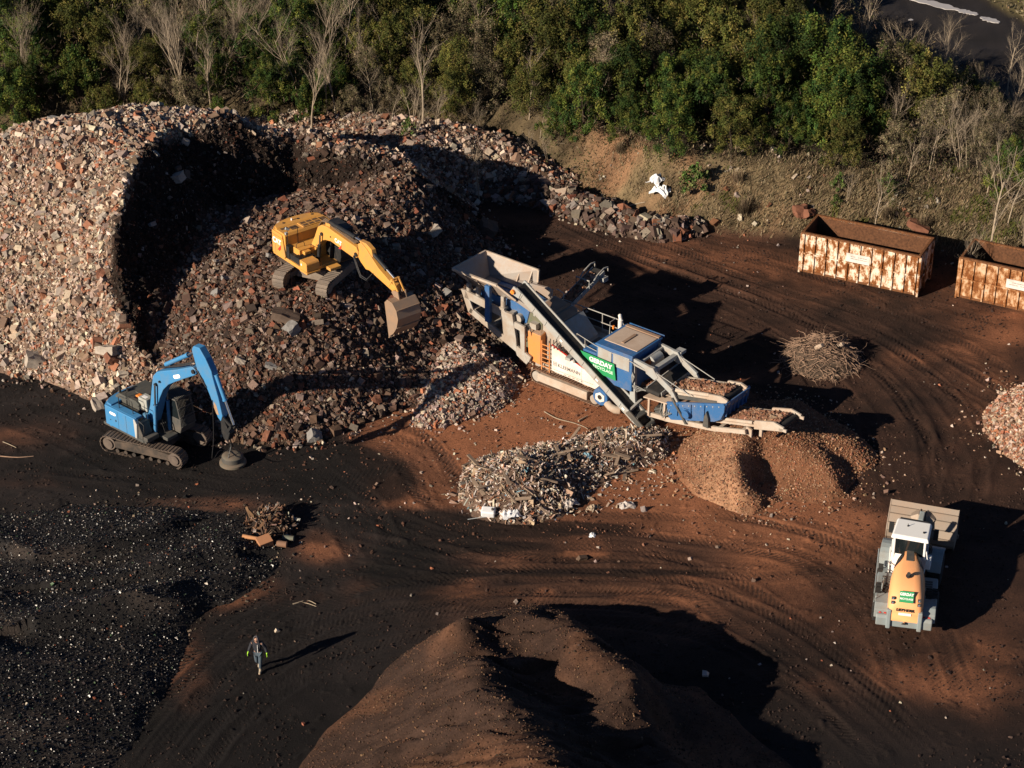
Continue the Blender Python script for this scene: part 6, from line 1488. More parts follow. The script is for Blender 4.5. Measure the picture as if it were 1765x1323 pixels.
def zone(x, y, px, py):
    if px < 230: return 'in the thicket at the top left, left of the heap crest'
    if px < 640: return 'among bare trees behind the rubble heap crest'
    if px < 1060: return 'in the dense thicket above the low rubble ridge'
    if px < 1430: return 'in the dense thicket above the grassy bank'
    return 'in the thicket between the containers and the far track'
def plant(kind, i, x, y, sc, rz, label, group, cat=None, name=None):
    me, m1, m2 = TREES[kind][i % len(TREES[kind])]
    z = zat(x, y)
    t = thing(name or TL[kind][1], label, cat or ('bush' if kind == 'grey' else 'tree'), (x, y, z - .05), rz, group)
    t.scale = (sc, sc, sc * random.uniform(.9, 1.15))
    for nm, m_ in (('trunk', m1), ('limb', m2), ('crown', me)):
        o = bpy.data.objects.new(nm, m_); COL.objects.link(o); o.parent = t
    return t
r = random.Random(5); spots = []
roadP = ROAD
yy = 16.0; row = 0
while yy < 50:
    xx = -36 + (row % 2) * 1.3
    while xx < 36:
        x = xx + r.uniform(-.95, .95); y = yy + r.uniform(-.9, .9)
        f = np.interp(x, FX, FY)
        lowline = (2.0 if x > 20.5 else 3.6) if x > 5.5 else (1.2 if x > 1 else .2)
        if y > f + lowline + r.uniform(-.3, .5):
            px, py = px_of(x, y, 6); rd = seg_dist(np.array([x]), np.array([y]), roadP); on_meadow = rd[2][0] < 0
            if -70 < px < 1835 and py > -150 and rd[0][0] > 5.0 and not on_meadow and not (zat(x, y) > 4.3):
                spots.append((x, y, px, py))
        xx += 2.55
    yy += 2.35; row += 1
spots.sort(key=lambda q: q[1]); spots = spots[:290]; print('trees', len(spots), spots[-1])
for i, (x, y, px, py) in enumerate(spots):
    n = fbm(np.array([x]), np.array([y]), 8, 2, 300)[0] + r.uniform(-.25, .25)
    left = px < 620
    pb, pyb = px_of(x, y, 3)
    if left: kind = 'green' if (px < 230 and r.random() < .7) or n > .25 else ('olive' if r.random() < .5 else 'grey')
    elif px > 1480: kind = 'grey' if r.random() < .7 else ('olive' if n < .1 else 'green')
    else: kind = 'green' if n > .0 else ('olive' if r.random() < .8 else 'grey')
    f = np.interp(x, FX, FY); edge = y - f < 6.2
    sc = r.uniform(.8, 1.12) * (.72 if edge else 1) * (.82 if left and px > 240 else 1)
    if px > 1330:   # keep the far track in view over the bushes
        lim = np.interp(px, [1330, 1420, 1520, 1620, 1700, 1765, 1830], [-60, 0, 55, 75, 105, 165, 230])
        for _ in range(8):
            if px_of(x, y, 3.2 + 4.9 * sc)[1] < lim + r.uniform(-10, 25): sc *= .85
        if sc < .28: continue
    lab = TL[kind][0] + ' ' + zone(x, y, px, py)
    plant(kind, r.randrange(12), x, y, sc, r.uniform(0, 6.28), lab, TL[kind][0] + 's ' + zone(x, y, px, py))
# ---- bare winter trees
BARE = []
for s, (H, sp, mu, ln) in enumerate([(8.0, .62, 1, (0, 0)), (8.5, .5, 3, (-.12, 0)), (7.0, .8, 1, (.12, 0)), (6.5, 1.0, 1, (0, 0)), (8.0, .7, 2, (.1, 0)), (5.5, .9, 2, (0, 0))]):
    tr, br = branchy(400 + s, H, sp, 4, 1.0, mu, ln)
    o1 = tr.build('trunk', BARK); o2 = br.build('crown', BARK); BARE.append((o1.data, o2.data, H)); bpy.data.objects.remove(o1); bpy.data.objects.remove(o2)
def bare(i, px, py, h, label, rz=0., group=None, base=3.1):
    x, y = gp(px, py, base); z = zat(x, y); m1, m2, H = BARE[i]
    t = thing('bare_tree', label, 'tree', (x, y, z - .05), rz, group); t.scale = (h / H,) * 3
    for nm, m_ in (('trunk', m1), ('crown', m2)):
        o = bpy.data.objects.new(nm, m_); COL.objects.link(o); o.parent = t
for i, px, py, h, lab, rz in [
    (1, 335, 172, 8.5, 'bare fan shaped tree of several leaning stems just behind the heap crest', 0.3),
    (4, 478, 105, 9.0, 'tall bare forked tree behind the heap, reaching the top edge of the photo', 1.0),
    (2, 590, 130, 8.6, 'bare tree with long curving side branches behind the right end of the heap crest', 0.0),
    (0, 372, 105, 7.5, 'slim bare tree, left of two slim ones behind the fan shaped tree', 2.0),
    (0, 413, 112, 7.0, 'slim bare tree, right of two slim ones behind the fan shaped tree', 4.0),
    (0, 536, 200, 6.3, 'crooked pale bare tree standing right behind the heap crest', 5.1),
    (0, 728, 212, 7.2, 'straight pale bare tree standing alone in front of the green thicket', 0.6),
    (3, 676, 128, 5.0, 'small bare tree with a brushy reddish top left of the straight pale tree', 1.9),
    (0, 826, 262, 4.8, 'thin bare tree leaning at the edge of the low rubble ridge', 3.0),
    (3, 1713, 384, 8.4, 'large bare tree with wide spreading crown above the cut off container', 0.5),
    (4, 1306, 70, 5.6, 'reddish bare tree rising above the thicket at top right of centre', 2.2),
    (2, 1481, 95, 5.2, 'bare tree bent to the right in front of the far dark track', 0.2),
    (5, 1638, 160, 5.0, 'grey bare bush with upright twigs in front of the far track', 1.2),
    (5, 1740, 215, 5.5, 'grey bare tree at the right edge above the large spreading one', 4.2),
    (3, 200, 95, 6.5, 'bare tree with fine twigs above the green bushes at top left', 0.9),
    (0, 105, 80, 6.5, 'thin bare tree among dark bushes in the top left corner', 2.5),
    (4, 15, 110, 7.0, 'bare tree cut off by the left edge of the photo', 3.6),
    (1, 255, 70, 6.5, 'dense twiggy bare tree behind the fan shaped tree', 5.0),
    (5, 640, 60, 6.5, 'bare tree beside the top edge right of the curved branch tree', 2.8),
    (3, 1590, 255, 4.5, 'pinkish bare bush in the gap left of the large spreading tree', 1.6),
    (5, 1690, 300, 4.6, 'twiggy bare bush just above the large spreading tree base', 3.3)]: bare(i, px, py, h, lab, rz)
rb = random.Random(9)
for k in range(46):
    px = rb.uniform(20, 660); py = rb.uniform(30, 185)
    bare(rb.choice([0, 3, 5, 4]), px, py, rb.uniform(4.5, 7), 'young bare tree with fine pale twigs in the thicket behind the heap crest', rb.uniform(0, 6.28), 'young bare trees behind the heap')
for k in range(22):
    px = rb.uniform(640, 1480); py = rb.uniform(70, 215)
    bare(rb.choice([0, 3, 5, 2]), px, py, rb.uniform(4.2, 5.8), 'bare twiggy tree poking out of the evergreen thicket above the bank', rb.uniform(0, 6.28), 'bare trees in the green thicket')
for k in range(12):
    px = rb.uniform(640, 1040); py = rb.uniform(225, 300)
    bare(rb.choice([3, 5]), px, py, rb.uniform(1.8, 3.2), 'low bare bush at the edge of the thicket behind the rubble ridge', rb.uniform(0, 6.28), 'bare bushes behind the rubble ridge', 1.8)
for k in range(34):
    px = rb.uniform(1490, 1775); py = rb.uniform(150, 425)
    if py > 300 + (1640 - px) * .5 and px < 1640: py -= 110
    bare(rb.choice([3, 5, 2, 3]), px, py, rb.uniform(3.2, 5.2), 'low bare bush with tangled pinkish twigs in the right hand thicket', rb.uniform(0, 6.28), 'bare bushes on the right')
bare(5, 1460, 330, 2.2, 'dead broken stem standing on the grassy bank above the container', .4, None, 2.6)
# ---- undergrowth and dry grass: nobody could count it
def ug():
    r = np.random.default_rng(31); n = 210000
    X = r.uniform(-36, 36, n); Y = r.uniform(12, 50, n); f = np.interp(X, FX, FY)
    d = seg_dist(X, Y, ROAD); k = (Y > f + np.where(X > 5.5, np.where(X > 20, 1.2, 3.2), .2)) & ~((d[0] < 4.6) | (d[2] < 0)); X, Y = X[k], Y[k]
    cl_ = fbm(X, Y, 2.4, 3, 310); k = r.uniform(0, 1, len(X)) < .5 + cl_; X, Y = X[k], Y[k]; n = len(X)
    Z = h_ground(X, Y); hgt = r.uniform(0, 1, n) ** 1.7 * (1.1 + .9 * fbm(X, Y, 1.8, 2, 311))
    C = np.stack([X, Y, Z + hgt + .05], -1); N = r.normal(size=(n, 3)) + np.array([0, -.3, .6])
    col = pick(n, [(30, (.05, .05, .018)), (35, (.085, .065, .035)), (20, (.03, .04, .012)), (15, (.14, .11, .075))], 32)
    me = quads('undergrowth', C, N, r.uniform(.035, .12, n), .35, col, LEAF, rs=33)
    tag(mesh_obj('undergrowth', me, LEAF), kind='stuff')
ug()
def brush():
    r = np.random.default_rng(35); n = 95000
    X = r.uniform(-36, 36, n); Y = r.uniform(15, 50, n); f = np.interp(X, FX, FY); d = seg_dist(X, Y, ROAD)
    px, py = px_of(X, Y, 0 * X + 6); k = (Y > f + np.where(X > 5.5, np.where(X > 20, 1.8, 3.9), .5)) & (d[0] > 6.5) & (d[2] >= 0) & (px > -60) & (px < 1830); X, Y, px = X[k], Y[k], px[k]
    k = r.uniform(0, 1, len(X)) < .25 + .8 * fbm(X, Y, 2.6, 3, 330) + .35 * (px < 640) + .25 * (px > 1450); X, Y, px = X[k], Y[k], px[k]; n = len(X)
    top = np.where(px > 1400, 2.6, 4.6) * (.75 + .35 * fbm(X, Y, 2.2, 2, 331)); Z = h_ground(X, Y) + top * r.uniform(0, 1, n) ** .8
    L = r.uniform(.12, .45, n); w_ = r.uniform(.006, .014, n); D = np.stack([r.normal(0, .5, n), r.normal(0, .5, n), r.uniform(.2, 1, n)], -1); D /= np.linalg.norm(D, axis=1)[:, None]
    S = np.cross(D, r.normal(size=(n, 3))); S /= np.linalg.norm(S, axis=1)[:, None] + 1e-9; B = np.stack([X, Y, Z], -1)
    V = np.stack([B - S * w_[:, None], B + S * w_[:, None], B + D * L[:, None] + S * w_[:, None] * .5, B + D * L[:, None] - S * w_[:, None] * .5], 1).reshape(-1, 3)
    col = pick(n, [(45, (.24, .19, .13)), (35, (.15, .115, .08)), (20, (.20, .12, .085))], 36)
    tag(mesh_obj('brushwood', np_mesh('brushwood', V, np.arange(4 * n).reshape(-1, 4), np.repeat(col, 4, 0)), LEAF), kind='stuff')
brush()
def grass():
    r = np.random.default_rng(41); n = 150000
    X = r.uniform(2, 30, n); Y = r.uniform(6, 27, n); f = np.interp(X, FX, FY); t = (Y - f) / 4.6
    dens = sstep(.0, .35, t) * sstep(1.35, 1.0, t) * sstep(-.35, .35, fbm(X, Y, 1.9, 4, 320) + (X - 10) * .06)
    k = r.uniform(0, 1, n) < dens; X, Y = X[k], Y[k]; n = len(X); Z = h_ground(X, Y)
    L = r.uniform(.10, .34, n) * (1 + .6 * fbm(X, Y, 1.2, 2, 321)); th = r.uniform(0, 6.28, n)
    dx, dy = np.cos(th) * L * .55, np.sin(th) * L * .55; w_ = r.uniform(.012, .03, n)
    B = np.stack([X, Y, Z - .02], -1); T = B + np.stack([dx, dy - .3 * L, L], -1); s = np.stack([-np.sin(th) * w_, np.cos(th) * w_, 0 * w_], -1)
    V = np.stack([B - s, B + s, T + s * .3, T - s * .3], 1).reshape(-1, 3)
    g = fbm(X, Y, 1.3, 3, 322)
    col = np.where((g > .38)[:, None], pick(n, [(60, (.09, .11, .022)), (40, (.13, .13, .03))], 42), pick(n, [(45, (.29, .22, .135)), (30, (.19, .145, .085)), (25, (.12, .10, .055))], 43))
    tag(mesh_obj('dry_grass', np_mesh('dry_grass', V, np.arange(4 * n).reshape(-1, 4), np.repeat(col, 4, 0)), LEAF), kind='stuff')
    # stones lying on the bank
    m = 900; X = r.uniform(5, 25, m); Y = r.uniform(9, 24, m); f = np.interp(X, FX, FY); t = (Y - f) / 4.6; k = (t > -.1) & (t < 1.15) & (r.uniform(0, 1, m) < .3 + fbm(X, Y, 1.5, 3, 323)); X, Y = X[k], Y[k]
    s_ = np.clip(np.exp(r.normal(-2.1, .5, len(X))), .05, .4)
    tag(stones('bank_stones', np.stack([X, Y, h_ground(X, Y) + s_ * .15], -1), s_, pick(len(X), [(50, (.36, .30, .24)), (25, (.24, .2, .17)), (25, (.2, .09, .05))], 44), STONE), kind='stuff')
    # meadow beyond the track
    m = 16000; X = r.uniform(24, 60, m); Y = r.uniform(36, 70, m); d = seg_dist(X, Y, ROAD); k = (d[2] < 0) & (d[0] > 4.3) & (X < 50); X, Y = X[k], Y[k]; m = len(X); Z = h_ground(X, Y)
    C = np.stack([X, Y, Z + r.uniform(.02, .3, m)], -1); g = fbm(X, Y, 2.5, 3, 324)
    col = np.where((g > .1)[:, None], pick(m, [(60, (.12, .12, .03)), (40, (.16, .14, .05))], 45), pick(m, [(50, (.19, .15, .09)), (50, (.12, .10, .06))], 46))
    tag(mesh_obj('meadow_grass', quads('meadow_grass', C, r.normal(size=(m, 3)) + np.array([0, -.4, .5]), r.uniform(.08, .24, m), .3, col, LEAF, rs=47), LEAF), kind='stuff')
grass()
def puddles():
    r = np.random.default_rng(51); m = mat('pale_wet', (.42, .40, .39), .35, 0, (.3, .27, .25), .2, .8, .01)  # pale grey strips along the far track
    for k, (x0, y0, x1, y1, wd) in enumerate([(1562, -4, 1655, 18, .5), (1650, 18, 1685, 27, .38), (1690, 31, 1722, 41, .36), (1566, 33, 1574, 34, .2)]):
        A = gp(x0, y0, 3.2); B = gp(x1, y1, 3.2); pts = []; n = 14
        for s, rng_ in ((1, range(n + 1)), (-1, range(n, -1, -1))):
            for i in rng_:
                t = i / n; x = A[0] + (B[0] - A[0]) * t; y = A[1] + (B[1] - A[1]) * t
                w_ = wd * math.sin(math.pi * min(max(t, .02), .98)) ** .5 * r.uniform(.55, 1.25); dx, dy = B[0] - A[0], B[1] - A[1]; L = math.hypot(dx, dy)
                pts.append((x - dy / L * w_ * s, y + dx / L * w_ * s))
        z = max(h_ground(np.array([p[0] for p in pts]), np.array([p[1] for p in pts]))) + .01
        o = MB().prism(pts, z - .05, z, 'z').build('puddle', m); tag(o, kind='structure')
puddles()
# small plants on the bank
TREES['sprig'] = []
me = crown_mesh(300, 1.5, .6, 10, 150, [(.05, .085, .02), (.08, .09, .03)], .06); me.materials.append(LEAF)
tr, br = branchy(301, 1.4, .7, 2); o1 = tr.build('trunk', BARK); o2 = br.build('limb', BARK); TREES['sprig'].append((me, o1.data, o2.data)); bpy.data.objects.remove(o1); bpy.data.objects.remove(o2)
TL['sprig'] = ('green shrub', 'shrub')
for px, py, sc, lab in [(1196, 335, 1.3, 'upright green shrub on the bank right of the white bags'), (1238, 245, .6, 'small green shrub at the top edge of the bank'), (1312, 248, .5, 'bright green shrub on the bank top left of the reddish rocks'),
                        (1445, 330, .7, 'low green shrub on the bank behind the container'), (1530, 335, .8, 'leafy green shrub at the right end of the grassy bank'), (1440, 357, .5, 'smallest green shrub just behind the container rim'), (704, 235, .7, 'small green shrub at the back edge of the heap')]:
    X, Y, Z = on_site(px, py, h0=2)
    plant('sprig', 0, X, Y, sc, r.uniform(0, 6), lab, None, 'shrub')
tf = MB(); 
def tuft(px, py, h, lab):
    X, Y, Z = on_site(px, py, h0=2); q = np.random.default_rng(int(px)); n = 500; th = q.uniform(0, 6.28, n); L = q.uniform(.5, 1, n) * h; lean = q.uniform(.1, .8, n)
    B = np.stack([q.normal(0, .12, n), q.normal(0, .12, n), 0 * L], -1); T = B + np.stack([np.cos(th) * L * lean, np.sin(th) * L * lean, L * (1 - .4 * lean)], -1); s = np.stack([-np.sin(th) * .012, np.cos(th) * .012, 0 * th], -1)
    V = np.stack([B - s, B + s, T + s * .4, T - s * .4], 1).reshape(-1, 3)
    o = mesh_obj('grass_tuft', np_mesh('grass_tuft', V, np.arange(4 * n).reshape(-1, 4), np.repeat(pick(n, [(60, (.24, .18, .11)), (40, (.15, .11, .07))], int(px)), 4, 0)), LEAF); o.location = (X, Y, Z)
    tag(o, lab, 'grass tuft')
for px, py, h, lab in [(1281, 368, 1.15, 'large dry grass tuft on the bank left of the container'), (1272, 312, .8, 'grey dry grass tuft higher up on the bank'), (1530, 375, .9, 'pale dry grass tuft behind the right end of the container'), (1590, 390, .8, 'dry grass tuft on the bank between the two containers'), (1070, 262, .7, 'dry grass tuft at the left end of the bank top')]: tuft(px, py, h, lab)

# ================================================================== HEAPS OF WASTE
SCR = attr_mat('scrap_pieces', .8, 6, .3, .01, .25)
deb = tag(pile_mesh('waste_pile', z_debris, -4, 9, -14, -3, .08, lambda X, Y, Z: np.array([.10, .065, .048]) * (1 + .6 * fbm(X, Y, .4, 3, 80)[..., None]), HEAPM), 'long pile of splintered wood and plastic waste on the red soil before the crusher', 'pile')
PALW = [(28, (.32, .225, .16)), (32, (.46, .38, .31)), (12, (.14, .09, .065)), (6, (.24, .10, .05)), (12, (.52, .48, .44)), (8, (.06, .05, .045)), (1.5, (.12, .22, .28))]
P = scatter(z_debris, 15000, -4, 9, -14, -3, .02, seed=81); n = len(P); q = np.random.default_rng(82)
pl_ = q.uniform(0, 1, n) < .42
dims = np.where(pl_[:, None], np.stack([q.uniform(.9, 1.4, n), q.uniform(.07, .18, n), q.uniform(.04, .09, n)], -1), np.stack([q.uniform(.7, 1.2, n), q.uniform(.5, .9, n), q.uniform(.05, .3, n)], -1))
sz = np.where(pl_, np.exp(q.normal(-1.62, .42, n)), np.exp(q.normal(-2.2, .4, n))); P[:, 2] += .03
tag(stones('waste_pieces', P, sz, pick(n, PALW, 83), SCR, deb, jit=.12, dims=dims), kind='stuff')
# scraps lying about round the pile
q = np.random.default_rng(84); n = 700; ang = q.uniform(0, 6.28, n); rad = np.sqrt(q.uniform(0, 1, n)) * 2.3
X = 2.6 + np.cos(ang) * rad * 2.5; Y = -8.4 + np.sin(ang) * rad * 1.5 - (X - 2.6) * -.28; ok = z_debris(X, Y) < 0; X, Y = X[ok], Y[ok]; n = len(X)
dims = np.stack([q.uniform(.7, 1.2, n), q.uniform(.2, .9, n), q.uniform(.08, .3, n)], -1)
tag(stones('litter', np.stack([X, Y, h_ground(X, Y) + .03], -1), np.exp(q.normal(-2.2, .45, n)), pick(n, PALW, 85), SCR, flat=.6, dims=dims), kind='stuff')
WOOD = mat('weathered_wood', (.27, .20, .145), .85, 0, (.14, .1, .075), .5, 4, .006, .2)
PLA = mat('white_plastic', (.70, .71, .72), .45, 0, (.4, .34, .28), .25, 3, .003)
rw = random.Random(3)
pm = MB().box((0, 0, 0), (1, .11, .045)).build('plank', WOOD); plank_me = pm.data; bpy.data.objects.remove(pm)
for k in range(34):
    px, py = rw.choice([(rw.uniform(810, 960), rw.uniform(785, 880)), (rw.uniform(960, 1130), rw.uniform(750, 820))]); X, Y, Z = on_site(px, py, h0=.6)
    o = bpy.data.objects.new('plank', plank_me); COL.objects.link(o); o.location = (X, Y, Z + .08); s = rw.uniform(.7, 1.9); o.scale = (s, rw.uniform(.7, 1.6), 1)
    o.rotation_euler = (rw.uniform(-.3, .3), rw.uniform(-.4, .4), rw.uniform(0, 3.14)); tag(o, 'weathered board lying loose on top of the long waste pile', 'board', 'boards on the waste pile')
def crumple(px, py, s, name, lab, m, cat, seed, h=.35, h0=.3):
    q = np.random.default_rng(seed); X, Y, Z = on_site(px, py, h0=h0); n = 9; vs = []; fs = []
    for i in range(n):
        for j in range(n):
            u, v = i / (n - 1) - .5, j / (n - 1) - .5; vs.append((u * s * (1 + q.uniform(-.15, .15)), v * s * .8 * (1 + q.uniform(-.2, .2)), h * s * q.uniform(.05, .9) * (1 - 3 * (u * u + v * v)) + .03))
    for i in range(n - 1):
        for j in range(n - 1): fs.append((i * n + j, (i + 1) * n + j, (i + 1) * n + j + 1, i * n + j + 1))
    o = MB().add(vs, fs).build(name, m); o.modifiers.new('s', 'SOLIDIFY').thickness = .012; o.location = (X, Y, Z); o.rotation_euler = (0, 0, q.uniform(0, 6)); tag(o, lab, cat); return o
X, Y, Z = on_site(842, 887, h0=0)
cb = MB().box((0, 0, .19), (.62, .42, .34)).build('canister', PLA, None, .07, 3); cb.location = (X, Y, Z); cb.rotation_euler = (.25, 0, -.15); tag(cb, 'pale blue white plastic canister at the lower left foot of the waste pile', 'canister')
MB().cyl((.2, 0, .36), (.2, 0, .43), .06, n=12).build('cap', M_DGY, cb)
crumple(880, 886, .85, 'plastic_sheet', 'crumpled white plastic sheet beside the canister at the waste pile', PLA, 'sheet', 1)
crumple(980, 868, .8, 'plastic_sheet', 'pale grey crumpled sheet at the lower right foot of the waste pile', mat('grey_film', (.42, .38, .35), .6, 0, (.3, .22, .17), .4, 3, .003), 'sheet', 2)
crumple(1020, 876, .5, 'plastic_sheet', 'small tan rag lying right of the pale grey sheet', mat('tan_rag', (.36, .28, .2), .8, 0, (.2, .13, .09), .4, 3, .003), 'rag', 3)
crumple(1080, 872, .7, 'plastic_sheet', 'long crumpled film on bare red soil right of the waste pile', MATS['grey_film'], 'sheet', 4)
crumple(1012, 785, .5, 'plastic_sheet', 'pale blue film caught in the middle of the waste pile', mat('blue_film', (.16, .30, .38), .6, 0, (.2, .2, .2), .3, 3, .003), 'sheet', 5, h0=.6)
crumple(1021, 923, .35, 'plastic_sheet', 'white scrap on the dark wheel track below the waste pile', PLA, 'scrap', 6)
crumple(1133, 312, 1.0, 'bag', 'white crumpled bag lying high on the earth bank, upper of two', PLA, 'bag', 7, .6, 1.8)
crumple(1140, 330, 1.1, 'bag', 'white crumpled bag lying on the earth bank, lower of two', PLA, 'bag', 8, .6, 1.5)
# ---- root and brush heap
ro = tag(pile_mesh('brush_heap', z_root, 12.5, 19, -1, 6, .1, lambda X, Y, Z: np.array([.07, .05, .036]) * (1 + .5 * fbm(X, Y, .4, 3, 86)[..., None]), HEAPM), 'round heap of tangled roots and brushwood on dark ground behind the crusher', 'heap')
q = random.Random(12); tw = MB()
for k in range(1000):
    a = q.uniform(0, 6.28); d = math.sqrt(q.random()) * 1.12; x = 15.55 + math.cos(a) * d * 1.85; y = 2.4 + math.sin(a) * d * 2.0
    z = max(0.02, float(z_root(np.array([x]), np.array([y]))[0])) + q.uniform(-.05, .22); th = q.uniform(0, 6.28); L = q.uniform(.3, 1.0); pts = [Vector((x, y, z))]; dr = Vector((math.cos(th), math.sin(th), q.uniform(-.4, .15)))
    for i in range(5):
        dr = (dr + Vector((q.uniform(-1, 1), q.uniform(-1, 1), q.uniform(-.8, .4))) * .55).normalized(); p = pts[-1] + dr * L / 5; p.z = max(p.z, .03); pts.append(p)
    tw.tube(pts, q.uniform(.008, .026), 4, .004)
to = tw.build('roots', mat('root_wood', (.33, .215, .15), .9, 0, (.13, .09, .065), .5, 5, .006, .15), ro); to['kind'] = 'stuff'
for (x, y, z, s) in ((15.2, 2.1, .95, .25), (16.3, 2.5, .8, .25)): MB().cyl((x, y, z - .1), (x + .25, y - .2, z + .2), s * .6, s * .4, 8).build('stump', mat('pale_stump', (.42, .33, .25), .9, 0, (.2, .14, .1), .4, 4, .008), ro)
# ---- scrap heap with cardboard
sc_ = tag(pile_mesh('scrap_heap', z_scrap, -12.5, -8.8, -14.5, -10.5, .08, lambda X, Y, Z: np.array([.03, .022, .018]) * (1 + .5 * fbm(X, Y, .4, 3, 87)[..., None]), HEAPM), 'small heap of rusty pipes and wood scraps beside the dark gravel pile', 'heap')
P = scatter(z_scrap, 900, -12.5, -8.8, -14.5, -10.5, .03, seed=88)[:420]; n = len(P); q2 = np.random.default_rng(89)
dims = np.stack([q2.uniform(.9, 1.6, n), q2.uniform(.05, .25, n), q2.uniform(.04, .12, n)], -1); P[:, 2] += .04
tag(stones('scrap_pieces', P, np.exp(q2.normal(-1.2, .45, n)), pick(n, [(40, (.16, .085, .05)), (30, (.09, .06, .045)), (20, (.26, .17, .11)), (10, (.30, .28, .25))], 90), SCR, sc_, jit=.1, dims=dims), kind='stuff')
X, Y, Z = on_site(456, 936, h0=.3)
bxo = MB().box((0, 0, .18), (.62, .5, .32)).build('cardboard_box', mat('cardboard', (.36, .17, .085), .9, 0, (.22, .11, .06), .3, 3, .002), None, .01); bxo.location = (X, Y, Z - .05); bxo.rotation_euler = (.25, -.1, .5); tag(bxo, 'flattened brown cardboard box at the foot of the small scrap heap', 'box')
X, Y, Z = on_site(432, 930, h0=.3); lg_ = MB().cyl((-.35, .1, .12), (.3, -.05, .1), .1, .08, 10).build('log', mat('orange_wood', (.45, .22, .10), .85, 0, (.2, .1, .06), .4, 4, .01)); lg_.location = (X, Y, Z); tag(lg_, 'short orange brown log left of the cardboard box', 'log')
X, Y, Z = on_site(484, 942, h0=.1); dr_ = MB().cyl((-.15, .05, .15), (.25, -.05, .15), .14, n=14).cyl((.24, -.05, .15), (.27, -.055, .15), .15, n=14).build('pipe_piece', mat('rusty_pipe', (.2, .12, .08), .8, .2, (.25, .12, .06), .5, 5, .005)); dr_.location = (X, Y, Z); tag(dr_, 'short rusty pipe piece right of the cardboard box', 'pipe')
X, Y, Z = on_site(497, 932, h0=.2); dr_ = MB().cyl((-.22, .05, .13), (.24, -.02, .13), .13, n=14).cyl((-.24, .05, .13), (-.2, .05, .13), .14, n=14).build('drum', mat('dull_green_drum', (.12, .14, .11), .6, .1, (.15, .1, .07), .5, 5, .005)); dr_.location = (X, Y, Z); tag(dr_, 'grey green drum lying at the right edge of the scrap heap', 'drum')
# ---- loose sticks and roots on the yard
def stick(pts, rad, lab, m=None, name='branch'):
    w_ = []
    for px, py in pts: X, Y, Z = on_site(px, py, it=6); w_.append((X, Y, Z + rad * 1.2))
    tag(MB().tube(smooth_line(w_, 5), rad, 6, rad * .5).build(name, m or MATS['root_wood']), lab, 'branch')
stick([(505, 1042), (530, 1036), (545, 1042)], .03, 'pale curved branch lying on dark soil above the walking person', BARK)
stick([(510, 1040), (528, 1040), (548, 1047)], .022, 'thinner stick beside the curved branch above the walking person', BARK)
stick([(938, 710), (960, 722), (990, 730), (1010, 738), (1018, 748)], .028, 'long thin root on the red soil before the crusher tracks', BARK)
stick([(997, 727), (1013, 718)], .05, 'short pale log on the red soil before the crusher tracks', BARK)
stick([(0, 787), (30, 789), (58, 787)], .03, 'long stick on the ground at the left edge of the photo')
stick([(5, 762), (15, 766), (28, 772)], .025, 'short stick above the long one at the left edge', BARK)
stick([(806, 896), (825, 893), (850, 890)], .025, 'thin pipe lying at the lower left end of the waste pile', M_GRY)
stick([(700, 410), (718, 425), (740, 438)], .03, 'pale bent rod in the shaded rubble right of the yellow boom', M_WHT)
stick([(1085, 356), (1100, 352), (1112, 350)], .05, 'pale board lying across the low rubble ridge', BARK)

